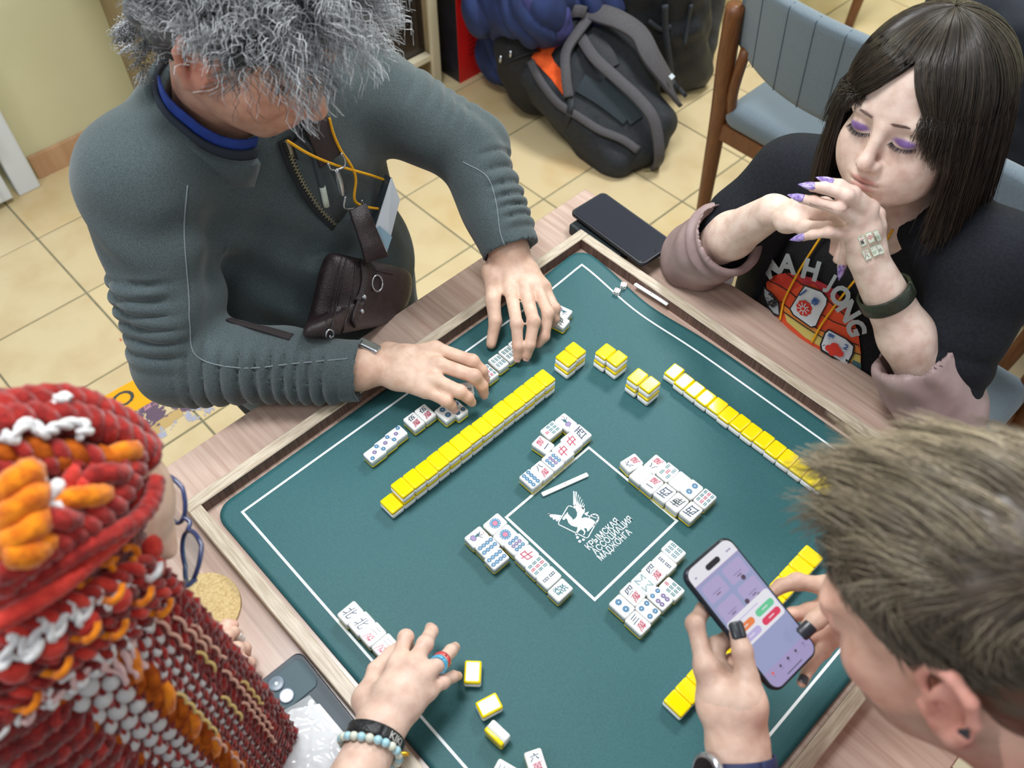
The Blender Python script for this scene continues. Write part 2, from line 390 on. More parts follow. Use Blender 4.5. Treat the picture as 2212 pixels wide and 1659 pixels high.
# local frame: face (white) looks +z, yellow back at the bottom, z = 0 is the underside
V, F = rbox(TW, TL, TH * YB, TH, 0.0026, True, False); me_body = sm(meshd('mahjong_tile', V, F)); me_body.materials.append(ivory)
V, F = rbox(TW, TL, 0.0, TH * YB, 0.0026, False, True); me_back = sm(meshd('tile_back', V, F)); me_back.materials.append(yellow)
for m_ in (me_body, me_back):
    for p in m_.polygons:
        if len(p.vertices) > 4: p.use_smooth = False

def face_mesh(kind):
    f = Flat(); W, L = TW, TL
    def pin(c, r, col):
        f.disc(c, r, ink_d, 14); f.disc(c, r * 0.86, col, 14); f.ring(c, r * 0.45, r * 0.60, ink_d, 12); f.disc(c, r * 0.2, matline, 8)
    def bam(c, h, col, w=0.0012):
        for sx in (-1, 1): f.poly([(c[0] + sx * w - 0.00055, c[1] - h / 2), (c[0] + sx * w + 0.00055, c[1] - h / 2), (c[0] + sx * w + 0.00055, c[1] + h / 2), (c[0] + sx * w - 0.00055, c[1] + h / 2)], col)
        for sy in (-1, 0, 1): f.line([(c[0] - w * 1.5, c[1] + sy * h * 0.46), (c[0] + w * 1.5, c[1] + sy * h * 0.46)], 0.0009, col)
    def txt(s, c, wh, col, bold=0.0): v, fc = text_polys(s, 1, bold, fit=wh); v = v + np.c_[0.16 * v[:, 1], 0.10 * v[:, 0]]; f.add(v, fc, col, c)
    if kind.endswith('m'):
        num = {'1': '一', '2': '二', '3': '三', '4': '四', '5': '伍', '6': '六', '8': '八'}[kind[0]]
        hh = {'1': 0.0016, '2': 0.006, '3': 0.008}.get(kind[0], 0.0085)
        txt(num, (0, 0.0058), (0.0115, hh), ink_d, 0.02); txt('萬', (0, -0.0058), (0.0118, 0.0108), ink_r, 0.008)
    elif kind.endswith('z'):
        ch, col = {'1z': ('東', ink_k), '2z': ('南', ink_k), '3z': ('西', ink_d), '4z': ('北', ink_d), '6z': ('發', ink_g), '7z': ('中', ink_r)}[kind]
        txt(ch, (0, 0), (0.0135, 0.0175), col, 0.008)
    elif kind.endswith('p'):
        n = int(kind[0]); x, y = 0.0058, 0.0082
        if n == 1:
            f.disc((0, 0), 0.0078, ink_d, 24); f.ring((0, 0), 0.0058, 0.0073, ink_b, 24)
            for a in range(12): f.disc((0.0065 * math.cos(a * math.pi / 6), 0.0065 * math.sin(a * math.pi / 6)), 0.0007, matline, 6)
            f.disc((0, 0), 0.0054, ink_b, 20); f.disc((0, 0), 0.0040, ink_d, 16); f.disc((0, 0), 0.0035, M('ink_pink', (206, 120, 150), 0.4), 16)
        elif n == 2: pin((0, 0.0062), 0.0044, ink_b); pin((0, -0.0062), 0.0044, ink_b)
        elif n == 3: pin((-x, y), 0.0034, ink_b); pin((0, 0), 0.0034, ink_p); pin((x, -y), 0.0034, ink_b)
        elif n == 4: [pin((sx * 0.005, sy * 0.007), 0.0036, ink_b) for sx in (-1, 1) for sy in (-1, 1)]
        elif n == 6: [pin((sx * 0.005, yy), 0.0033, c) for sx in (-1, 1) for yy, c in ((0.0085, ink_b), (-0.0008, ink_p), (-0.0072, ink_p))]
        elif n == 7:
            [pin((t * 0.0052, 0.0095 - (t + 1) * 0.0019), 0.0026, ink_b) for t in (-1, 0, 1)]
            [pin((sx * 0.004, yy), 0.003, ink_p) for sx in (-1, 1) for yy in (-0.003, -0.0088)]
        elif n == 8: [pin((sx * 0.0042, yy), 0.0032, ink_b) for sx in (-1, 1) for yy in (-0.0093, -0.0031, 0.0031, 0.0093)]
        elif n == 9: [pin((xx, yy), 0.0029, ink_p if xx == 0 else ink_b) for xx in (-0.0062, 0, 0.0062) for yy in (-0.0056, 0, 0.0056)]
    elif kind.endswith('s'):
        n = int(kind[0]); h = 0.0052
        if n == 1:                                # bird
            f.disc((0.001, 0.005), 0.0048, ink_d, 12, 0.0040); f.disc((0.001, 0.005), 0.0040, ink_p, 12, 0.0032)
            f.poly([(-0.001, 0.002), (0.002, 0.002), (0.003, -0.003), (0.0005, -0.007), (-0.001, -0.003)], ink_g)
            for a in (-60, -25, 20): f.line([(0, -0.001), (0 + 0.0075 * math.sin(math.radians(a)), -0.001 - 0.0075 * math.cos(math.radians(a)))], 0.0010, ink_d)
            f.line([(-0.004, -0.009), (-0.001, -0.011)], 0.0008, ink_r); f.line([(0.002, 0.009), (0.004, 0.011)], 0.0008, ink_g)
        elif n == 2: bam((0, 0.0055), 0.0085, ink_d, 0.0013); bam((0, -0.0055), 0.0085, ink_d, 0.0013)
        elif n == 5: [bam((sx * 0.0055, sy * 0.0062), 0.0075, ink_g) for sx in (-1, 1) for sy in (-1, 1)]; bam((0, 0), 0.0075, ink_r)
        elif n == 6: [bam((xx, sy * 0.0052), 0.0072, ink_g) for xx in (-0.0058, 0, 0.0058) for sy in (-1, 1)]
        elif n == 7: bam((0, 0.0088), h, ink_r); [bam((xx, yy), h, ink_g) for xx in (-0.0058, 0, 0.0058) for yy in (0.0012, -0.0064)]
        elif n == 8:
            for s in (-1, 1):
                for a, b in (((-0.0066, 0.0022), (-0.0066, 0.0100)), ((-0.0060, 0.0096), (-0.0012, 0.0044)), ((0.0060, 0.0096), (0.0012, 0.0044)), ((0.0066, 0.0022), (0.0066, 0.0100))):
                    f.line([(a[0], s * a[1]), (b[0], s * b[1])], 0.0019, ink_g); f.line([(a[0], s * a[1]), (b[0], s * b[1])], 0.0005, matline)
        elif n == 9: [bam((xx, yy), h, ink_r if xx == 0 else ink_g) for xx in (-0.0058, 0, 0.0058) for yy in (0.0078, 0, -0.0078)]
    return f.mesh('face_print', TH + 0.00005)
_fm = {}
UPS = {'+x': -math.pi / 2, '-x': math.pi / 2, '+y': 0.0, '-y': math.pi}
def tile(kind, x, y, z=ZM + 0.0006, up='+x', drot=0.0, label='', group=None, down=False, tilt=None):
    """one tile; (x, y) its centre, z the height it stands on, up the way the top of its face points"""
    o = link('mahjong_tile', me_body); b = link('tile_back', me_back, o); b['label'] = 'yellow back of the tile'
    if not down and kind:
        if kind not in _fm: _fm[kind] = face_mesh(kind)
        link('face_print', _fm[kind], o)
    rz = UPS[up] + drot
    if tilt is not None: o.matrix_world = Matrix.Translation((x, y, z)) @ tilt; 
    elif down: o.location = (x, y, z + TH); o.rotation_euler = (math.pi, 0, rz)
    else: o.location = (x, y, z); o.rotation_euler = (0, 0, rz)
    return setp(o, label, 'mahjong tile', group)
ORD = ['first', 'second', 'third', 'fourth', 'fifth', 'sixth', 'seventh', 'eighth', 'ninth', 'tenth', 'eleventh', 'twelfth', 'thirteenth', 'fourteenth', 'fifteenth', 'sixteenth']
jit = lambda s: float(rng.normal(0, s))
Z0 = ZM + 0.0006
# the long wall
for lay in range(2):
    for i in range(15):
        if lay == 1 and i == 0: continue
        tile(None, -0.1995 + jit(0.0004), -0.1965 + 0.0210 * (i + 0.5), Z0 + lay * (TH + 0.0001), '+x', jit(0.008),
             f'{"upper" if lay else "lower"} yellow backed tile, {ORD[i]} from near end of long two-layer wall', 'tiles of the long two-layer wall', True)
# three loose stacks
g2 = crop(1180, 720, 0.18083)
for pts, up, nm in ((((240, 290), (350, 190)), '+x', 'beyond the long wall'), (((712, 208), (850, 290)), '+y', 'in the middle of three'), (((1096, 508), (1240, 602)), '+y', 'beside the single-layer wall')):
    for k, c in enumerate(pts):
        q = P(*g2(*c), Z0 + 2 * TH)
        for lay in range(2):
            tile(None, q[0] + (0.0012 if lay == 0 and k else 0) * (1 if up == '+y' else 0.5), q[1] + (-0.001 if lay == 0 else 0), Z0 + lay * (TH + 0.0001), up, 0.03 * (0.5 - k) + 0.02 * lay,
                 f'{"top" if lay else "bottom"} {"right" if k else "left"} yellow backed tile of the stack {nm}', 'tiles of the three separate stacks', True)
# single layer wall before the woman
for i in range(14):
    tile(None, -0.0905 + 0.0210 * (i + 0.5) + (0.0012 if i > 0 else 0), 0.2655 + jit(0.0006) + (0.003 if i == 0 else 0), Z0, '+y', jit(0.012) + (0.05 if i == 0 else 0),
         f'{ORD[i]} yellow backed tile from far end of single-layer wall before the woman', 'tiles of the single-layer wall', True)
# near wall half hidden by the hands with the phone
g3 = crop(1300, 1120, 0.3248)
a = P(*g3(500, 1268), Z0 + TH); b = P(1718, 1243, Z0 + TH)
NW = 14
for i in range(NW):
    t = (i + 0.5) * 0.0210 + 0.0
    tile(None, a[0] - 0.004 + (b[0] - a[0]) * i / NW * 0.3, a[1] + t - 0.004, Z0, '+x', jit(0.008),
         f'{ORD[i]} yellow backed tile from near end of wall behind held phone', 'tiles of the wall behind the phone', True)
# discards: (kind, crop pixel of the centre of the face, up, small turn)
def put(cr, lst, where, grp):
    for it in lst:
        kind, px, up, dr, nm = it[:5]; q = P(*cr(*px), Z0 + TH)
        tile(kind, q[0], q[1], Z0, up, dr, f'{nm} {where}', grp)
put(crop(1110, 870, 0.12658), [
    ('8p', (290, 1292), '-x', 0, 'tile with eight blue circles, near end of'), ('8m', (482, 1145), '-x', 0, 'red and dark character tile with an eight, second in'), ('9p', (668, 985), '-x', 0, 'tile with nine circles in three rows, third in'),
    ('7z', (842, 825), '-x', 0, 'red character tile, nearer of the two in'), ('7z', (988, 655), '-x', 0, 'red character tile, farther of the two in'), ('3z', (1140, 512), '-x', 0, 'dark character tile at the far end of'),
    ('1s', (892, 322), '+x', 0.0, 'bird tile turned behind'), ('7s', (642, 452), '-y', 0.0, 'tile with seven bamboo sticks behind'), ('1m', (500, 706), '+x', 0.12, 'red character tile with a single stroke behind')],
    'discards by the long wall', 'discards beside the long wall')
put(crop(1000, 1080, 0.14468), [
    ('1p', (480, 348), '-y', 0, 'big single circle tile, first in'), ('1p', (632, 515), '-y', 0, 'big single circle tile, second in'), ('9p', (800, 652), '-y', 0, 'tile with three chains of circles in'), ('7z', (955, 822), '-y', 0, 'red character tile in'),
    ('9s', (1115, 985), '-y', 0, 'tile with nine bamboo sticks in'), ('2s', (1285, 1148), '-y', 0, 'tile with two bamboo sticks in'), ('6z', (1455, 1338), '-y', 0, 'green character tile, last in'),
    ('1s', (205, 545), '-y', -0.03, 'bird tile in the short row behind'), ('8p', (368, 690), '-y', -0.03, 'middle tile with eight circles in the short row behind'), ('8p', (505, 868), '-y', -0.03, 'end tile with eight circles in the short row behind')],
    'discards left of centre square', 'discards left of the centre square')
put(crop(1280, 1150, 0.1507), [
    ('2p', (425, 1050), '-x', 0, 'tile with two circles, near end of'), ('4m', (575, 875), '-x', 0, 'red character tile with a four, nearer one of'), ('8s', (735, 725), '-x', 0, 'tile with eight slanting bamboo sticks in'), ('4m', (880, 568), '-x', 0, 'red character tile with a four, farther one of'),
    ('2s', (1035, 432), '-x', 0, 'tile with two bamboo sticks in'), ('6s', (1165, 262), '-x', 0, 'tile with six bamboo sticks at the far end of'), ('3m', (655, 1290), '-x', 0, 'red character tile with three strokes beside'),
    ('4p', (800, 1110), '-x', 0, 'tile with four circles beside'), ('6p', (970, 940), '-x', 0, 'tile with two blue and four mauve circles beside'), ('7s', (1140, 800), '-x', 0, 'tile with seven bamboo sticks beside')],
    'discards near the phone', 'discards near the phone')
put(crop(1330, 960, 0.11454), [
    (None, (470, 560), '-y', 0, 'blank white tile at left end of front row of'), ('1m', (690, 735), '-y', 0, 'red character tile with one stroke in the front row of'), ('3z', (930, 905), '-y', 0, 'dark character tile, middle of the front row of'),
    ('2z', (1165, 1085), '-y', 0, 'bold dark character tile, fourth in the front row of'), ('3z', (1425, 1255), '-y', 0, 'dark character tile at right end of front row of'), ('6m', (305, 335), '-y', -0.16, 'red character tile standing apart at the left end of'),
    ('8m', (748, 362), '-y', 0, 'red character tile with an eight in the back row of'), ('5s', (985, 510), '-y', 0, 'tile with five bamboo sticks in the back row of'), (None, (1215, 680), '-y', 0, 'blank white tile in the back row of'),
    ('2p', (1440, 835), '-y', 0, 'tile with two circles in the back row of'), ('9s', (1690, 1010), '-y', 0, 'tile with nine bamboo sticks at the right end of')],
    'discards before the woman', 'discards before the woman')
# grey haired man's tiles
g1 = crop(780, 720, 0.24716)
put(g1, [('3p', (118, 1040), '-y', 0, 'tile with three slanting circles, nearest of the three in'), ('3p', (212, 958), '-y', 0, 'tile with three slanting circles, middle of the three in'), ('3p', (305, 878), '-y', 0, 'tile with three slanting circles, farthest of the three in'),
         ('5m', (462, 762), '-x', 0, 'left red character tile with a five in'), ('5m', (560, 690), '-x', 0, 'right red character tile with a five in'), ('2p', (735, 690), '-x', 0, 'tile mostly under the little finger in'), ('4p', (840, 655), '-x', 0.02, 'tile with dark circles under the right hand in'),
         ('9s', (1110, 335), '-x', 0, 'tile with nine bamboo sticks, nearest of the bamboo tiles in'), ('6s', (1200, 245), '-x', 0, 'tile with six bamboo sticks, second of the bamboo tiles in'), ('6s', (1290, 170), '-x', 0, 'tile with six bamboo sticks, third of the bamboo tiles in'),
         ('6s', (1375, 100), '-x', 0, 'tile with bamboo sticks under the fingertips in')], 'the man\'s row', 'tiles before the grey haired man')
put(lambda x, y: (x, y), [('1s', (1215, 672), '-x', 0.25, 'bird tile behind the little finger in'), ('2z', (1209, 692), '-x', 0.2, 'dark character tile by the little finger in')], 'the man\'s row', 'tiles before the grey haired man')
# reaching hand's tiles
g4 = crop(600, 1200, 0.27667)
put(g4, [('4z', (565, 445), '+y', 0, 'dark character tile at the left end of'), ('4z', (655, 527), '+y', 0, 'dark character tile, second in'), ('2m', (742, 612), '+y', 0, 'red character tile with two strokes, third in'), ('2m', (835, 702), '+y', 0, 'red character tile half under the reaching hand in'), ('3m', (925, 790), '+y', 0, 'tile hidden under the reaching hand in')],
    'row by the reaching hand', 'tiles by the reaching hand')
q = P(*g4(1522, 905), Z0 + TH); tile(None, q[0], q[1], Z0, '+y', 0.78, 'lone yellow backed tile touching the little finger of the reaching hand', 'scattered tiles at the near corner', True)
q = P(*g4(1650, 1165), Z0 + TH); tile(None, q[0], q[1], Z0, '+y', -0.28, 'lone yellow backed tile, second of the scattered tiles', 'scattered tiles at the near corner', True)
q = P(*g4(1715, 1420), Z0)
tile(None, q[0], q[1], 0, label='white and yellow tile lying on its long side', group='scattered tiles at the near corner',
     tilt=Matrix.Translation((0, 0, Z0 + TW / 2)) @ Matrix.Rotation(math.radians(184), 4, 'Z') @ Matrix.Rotation(math.radians(90), 4, 'X') @ Matrix.Rotation(math.radians(90), 4, 'Z') @ Matrix.Translation((0, 0, -TH / 2)))
q = P(1158, 1646, Z0 + TH); tile('6m', q[0], q[1], Z0, '-x', -0.45, 'red character tile with a six at the bottom edge', 'scattered tiles at the near corner')
q = P(1092, 1668, Z0 + TH); tile('2m', q[0], q[1], Z0, '-x', 0.3, 'white tile cut off by the bottom edge', 'scattered tiles at the near corner')

# ------------------------------------------------------------------ sticks and dice
def stick(a, b, z, label):
    A, B = P(*a, z), P(*b, z); L = np.linalg.norm(B - A); c = (A + B) / 2
    V, F = rbox(L, 0.0072, 0, 0.0036, 0.0016, True, True); o = link('point_stick', sm(meshd('point_stick', V, F)), None, ivory)
    o.location = (c[0], c[1], z - 0.0030); o.rotation_euler = (0, 0, math.atan2(B[1] - A[1], B[0] - A[0]))
    f = Flat(); f.disc((0, 0), 0.0009, ink_r, 8); link('red_dot', f.mesh('red_dot', 0.00367), o); setp(o, label, 'stick', 'point sticks')
g7 = crop(1110, 870, 0.12658)
stick(g7(480, 1565), g7(1265, 1215), Z0 + 0.003, 'white plastic stick with a red dot across the corner of the centre square')
stick((1371, 612), (1443, 657), Z0 + 0.010, 'white plastic stick lying along the rim before the woman')
def dice(px, rz, label, z=Z0):
    q = P(*px, z + 0.006); s = 0.0105
    bm = bmesh.new(); box_bm(bm, (0, 0, s / 2), (s, s, s), bev=0.0022, seg=3); o = link('dice', bm_done(bm, 'dice', True), None, ivory); o.location = (q[0], q[1], z); o.rotation_euler = (0, 0, rz)
    V = []; F = []; I = []
    def pip(c, n, r, mi):
        n = Vector(n); u = n.orthogonal().normalized(); v = n.cross(u); b = len(V)
        for a in range(8): V.append(Vector(c) + n * 0.0001 + r * (math.cos(a * math.pi / 4) * u + math.sin(a * math.pi / 4) * v))
        F.append(tuple(range(b, b + 8))); I.append(mi)
    h = s / 2; d = 0.0027
    for sx, sy in ((-1, -1), (1, 1), (-1, 1), (1, -1)): pip((sx * d, sy * d, s), (0, 0, 1), 0.0010, 1)
    for sy, n in ((-1, 3), (1, 3)):
        for k in range(n): pip(((k - 1) * d, sy * h, h + (k - 1) * d), (0, sy, 0), 0.0011, 0); pip(((k - 1) * d, sy * h, h - (k - 1) * d), (0, sy, 0), 0.0011, 0)
    for sx in (-1, 1):
        for a in (-1, 1):
            for b_ in (-1, 1): pip((sx * h, a * d, h + b_ * d), (sx, 0, 0), 0.0011, 0)
    me = meshd('pips', V, F, mi=I); me.materials.append(ink_k); me.materials.append(ink_r); link('pips', me, o)
    setp(o, label, 'dice', 'dice by the far corner')
dice((1333, 630), 0.35, 'small white die, nearer one of the pair by the far corner of the mat')
dice((1347, 617), 0.55, 'small white die, farther one of the pair by the far corner of the mat')
# ------------------------------------------------------------------ smooth solids (signed distances, meshed with surface nets)
def nrm(v):
    v = np.asarray(v, float); return v / (np.linalg.norm(v) + 1e-12)
def basis(fwd, up):
    f = nrm(fwd); l = nrm(np.cross(up, f)); return np.array([f, l, np.cross(f, l)]).T
class Solid:
    def __init__(s): s.p = []
    def _add(s, fn, c, r, k, op): s.p.append((fn, np.asarray(c, float), float(r), k, op)); return s
    def cone(s, a, b, ra, rb, k=0.01, op='u', mod=None):
        a = np.asarray(a, float); b = np.asarray(b, float); ab = b - a; L2 = ab @ ab + 1e-12
        def fn(p):
            t = np.clip((p - a) @ ab / L2, 0, 1); d = np.linalg.norm(p - a - t[:, None] * ab, axis=1) - (ra + (rb - ra) * t)
            return d if mod is None else d - mod(p, t)
        return s._add(fn, (a + b) / 2, np.sqrt(L2) / 2 + max(ra, rb) + (0.02 if mod else 0), k, op)
    def chain(s, pts, rad, k=0.01, op='u', mod=None):
        for i in range(len(pts) - 1): s.cone(pts[i], pts[i + 1], rad[i], rad[i + 1], k, op, mod)
        return s
    def ball(s, c, r, k=0.01, op='u'): return s.cone(c, np.asarray(c, float) + 1e-5, r, r, k, op)
    def ell(s, c, r, R=None, k=0.01, op='u'):
        c = np.asarray(c, float); r = np.asarray(r, float); R = np.eye(3) if R is None else np.asarray(R, float)
        def fn(p):
            q = (p - c) @ R; k0 = np.linalg.norm(q / r, axis=1); k1 = np.linalg.norm(q / (r * r), axis=1) + 1e-9
            return np.where(k0 < 1e-6, -r.min(), k0 * (k0 - 1) / k1)
        return s._add(fn, c, r.max(), k, op)
    def block(s, c, h, R=None, rad=0.01, k=0.01, op='u'):
        c = np.asarray(c, float); h = np.asarray(h, float) - rad; R = np.eye(3) if R is None else np.asarray(R, float)
        def fn(p):
            q = np.abs((p - c) @ R) - h; return np.linalg.norm(np.maximum(q, 0), axis=1) + np.minimum(q.max(1), 0) - rad
        return s._add(fn, c, np.linalg.norm(h) + rad, k, op)
    def half(s, c, n, k=0.002):
        """keep only the side that n points away from"""
        c = np.asarray(c, float); n = nrm(n)
        return s._add(lambda p: (p - c) @ n, c, 1e3, k, 'm')
    def ev(s, p, idx=None):
        d = np.full(len(p), 1e3)
        for i, (fn, c, r, k, op) in enumerate(s.p):
            if idx is not None and i not in idx: continue
            e = fn(p)
            if op == 'u':
                h = np.clip(0.5 + 0.5 * (d - e) / k, 0, 1); d = d + (e - d) * h - k * h * (1 - h)
            elif op == 's':
                h = np.clip(0.5 - 0.5 * (e + d) / k, 0, 1); d = d + (-e - d) * h + k * h * (1 - h)
            else:
                h = np.clip(0.5 - 0.5 * (e - d) / k, 0, 1); d = e + (d - e) * h + k * h * (1 - h)
        return d
    def mesh(s, h, nb=8):
        P_ = s.p; us = [(c, r) for _, c, r, _, op in P_ if op == 'u']
        lo = np.min([c - r for c, r in us], 0) - 3 * h; hi = np.max([c + r for c, r in us], 0) + 3 * h
        nblk = np.ceil((hi - lo) / (h * nb)).astype(int); B = h * nb
        g = np.stack(np.meshgrid(*[np.arange(n) for n in nblk], indexing='ij'), -1).reshape(-1, 3)
        ctr = lo + (g + 0.5) * B; hd = B * 0.87
        near = np.zeros((len(P_), len(g)), bool)
        for i, (fn, c, r, k, op) in enumerate(P_): near[i] = np.linalg.norm(ctr - c, axis=1) < r + hd + k + 0.01
        act = near[[i for i, q in enumerate(P_) if q[4] == 'u']].any(0)
        g = g[act]; ctr = ctr[act]; near = near[:, act]
        def eval_masked(pts, near):       # pts (nblocks, m, 3)
            nB, m = pts.shape[:2]; d = np.full((nB, m), 1e3)
            for i, (fn, c, r, k, op) in enumerate(P_):
                w = np.nonzero(near[i])[0]
                if not len(w): continue
                e = fn(pts[w].reshape(-1, 3)).reshape(len(w), m); dd = d[w]
                if op == 'u': q = np.clip(0.5 + 0.5 * (dd - e) / k, 0, 1); d[w] = dd + (e - dd) * q - k * q * (1 - q)
                elif op == 's': q = np.clip(0.5 - 0.5 * (e + dd) / k, 0, 1); d[w] = dd + (-e - dd) * q + k * q * (1 - q)
                else: q = np.clip(0.5 - 0.5 * (e - dd) / k, 0, 1); d[w] = e + (dd - e) * q + k * q * (1 - q)
            return d
        dc = eval_masked(ctr[:, None], near)[:, 0]; act = np.abs(dc) < hd * 1.7 + 0.004
        g = g[act]; near = near[:, act]
        o = np.stack(np.meshgrid(*[np.arange(nb + 1)] * 3, indexing='ij'), -1).reshape(-1, 3)
        NY, NZ = (nblk[1] * nb + 2), (nblk[2] * nb + 2)
        VK, VP, ED = [], [], []
        CH = 1500
        for a in range(0, len(g), CH):
            gb = g[a:a + CH]; pts = lo + (gb[:, None] * nb + o[None]) * h
            d = eval_masked(pts, near[:, a:a + CH]).reshape(-1, nb + 1, nb + 1, nb + 1); sg = d < 0
            c0 = sg[:, :-1, :-1, :-1].astype(np.int8); tot = np.zeros_like(c0)
            for i in (0, 1):
                for j in (0, 1):
                    for k in (0, 1): tot = tot + sg[:, i:nb + i, j:nb + j, k:nb + k]
            b, i, j, k = np.nonzero((tot > 0) & (tot < 8))
            if len(b):
                acc = np.zeros((len(b), 3)); cnt = np.zeros(len(b))
                for ax in range(3):
                    for u in (0, 1):
                        for v in (0, 1):
                            off = [0, 0, 0]; oth = [x for x in range(3) if x != ax]; off[oth[0]] = u; off[oth[1]] = v
                            off2 = list(off); off2[ax] = 1
                            d0 = d[b, i + off[0], j + off[1], k + off[2]]; d1 = d[b, i + off2[0], j + off2[1], k + off2[2]]
                            m = (d0 < 0) != (d1 < 0); t = np.where(m, d0 / np.where(m, d0 - d1, 1), 0)
                            q = np.array(off, float)[None] + 0 * acc; q[:, ax] = t
                            acc[m] += q[m]; cnt[m] += 1
                cell = gb[b] * nb + np.stack([i, j, k], 1)
                VP.append(lo + (cell + acc / cnt[:, None]) * h); VK.append((cell[:, 0].astype(np.int64) * NY + cell[:, 1]) * NZ + cell[:, 2])
            for ax in range(3):
                sl0 = [slice(0, nb)] * 3; sl1 = list(sl0); sl1[ax] = slice(1, nb + 1)
                A = sg[(slice(None), *sl0)]; Bq = sg[(slice(None), *sl1)]
                b, i, j, k = np.nonzero(A != Bq)
                if len(b): ED.append((ax, gb[b] * nb + np.stack([i, j, k], 1), A[b, i, j, k]))
        VK = np.concatenate(VK); VP = np.concatenate(VP); od = np.argsort(VK); VK = VK[od]; VP = VP[od]
        Fs = []
        for ax, cell, flip in ED:
            u, v = [(1, 2), (2, 0), (0, 1)][ax]; q = []
            for du, dv in ((-1, -1), (0, -1), (0, 0), (-1, 0)):
                c = cell.copy(); c[:, u] += du; c[:, v] += dv; key = (c[:, 0].astype(np.int64) * NY + c[:, 1]) * NZ + c[:, 2]
                ix = np.searchsorted(VK, key); ix[ix >= len(VK)] = 0; q.append(np.where(VK[ix] == key, ix, -1))
            q = np.stack(q, 1); ok = (q >= 0).all(1); q = q[ok]; f = flip[ok]
            q[~f] = q[~f][:, ::-1]; Fs.append(q)
        return VP, np.concatenate(Fs)
def vnormals(V, F):
    fn = np.cross(V[F[:, 2]] - V[F[:, 0]], V[F[:, 3]] - V[F[:, 1]]); N = np.zeros_like(V)
    for i in range(4): np.add.at(N, F[:, i], fn)
    return N / (np.linalg.norm(N, axis=1)[:, None] + 1e-12)
_ph = np.random.default_rng(3)
def wob(V, freq, seed=0, n=5):
    """smooth pseudo-noise in about -1..1"""
    r = np.random.default_rng(seed); out = np.zeros(len(V))
    for i in range(n):
        k = r.normal(size=3); k = k / np.linalg.norm(k) * freq * (0.7 + 0.9 * r.random()); out += np.sin(V @ k + r.random() * 6.28 + 1.3 * np.sin(V @ (k[[1, 2, 0]] * 0.6) + r.random() * 6))
    return out / n * 1.6

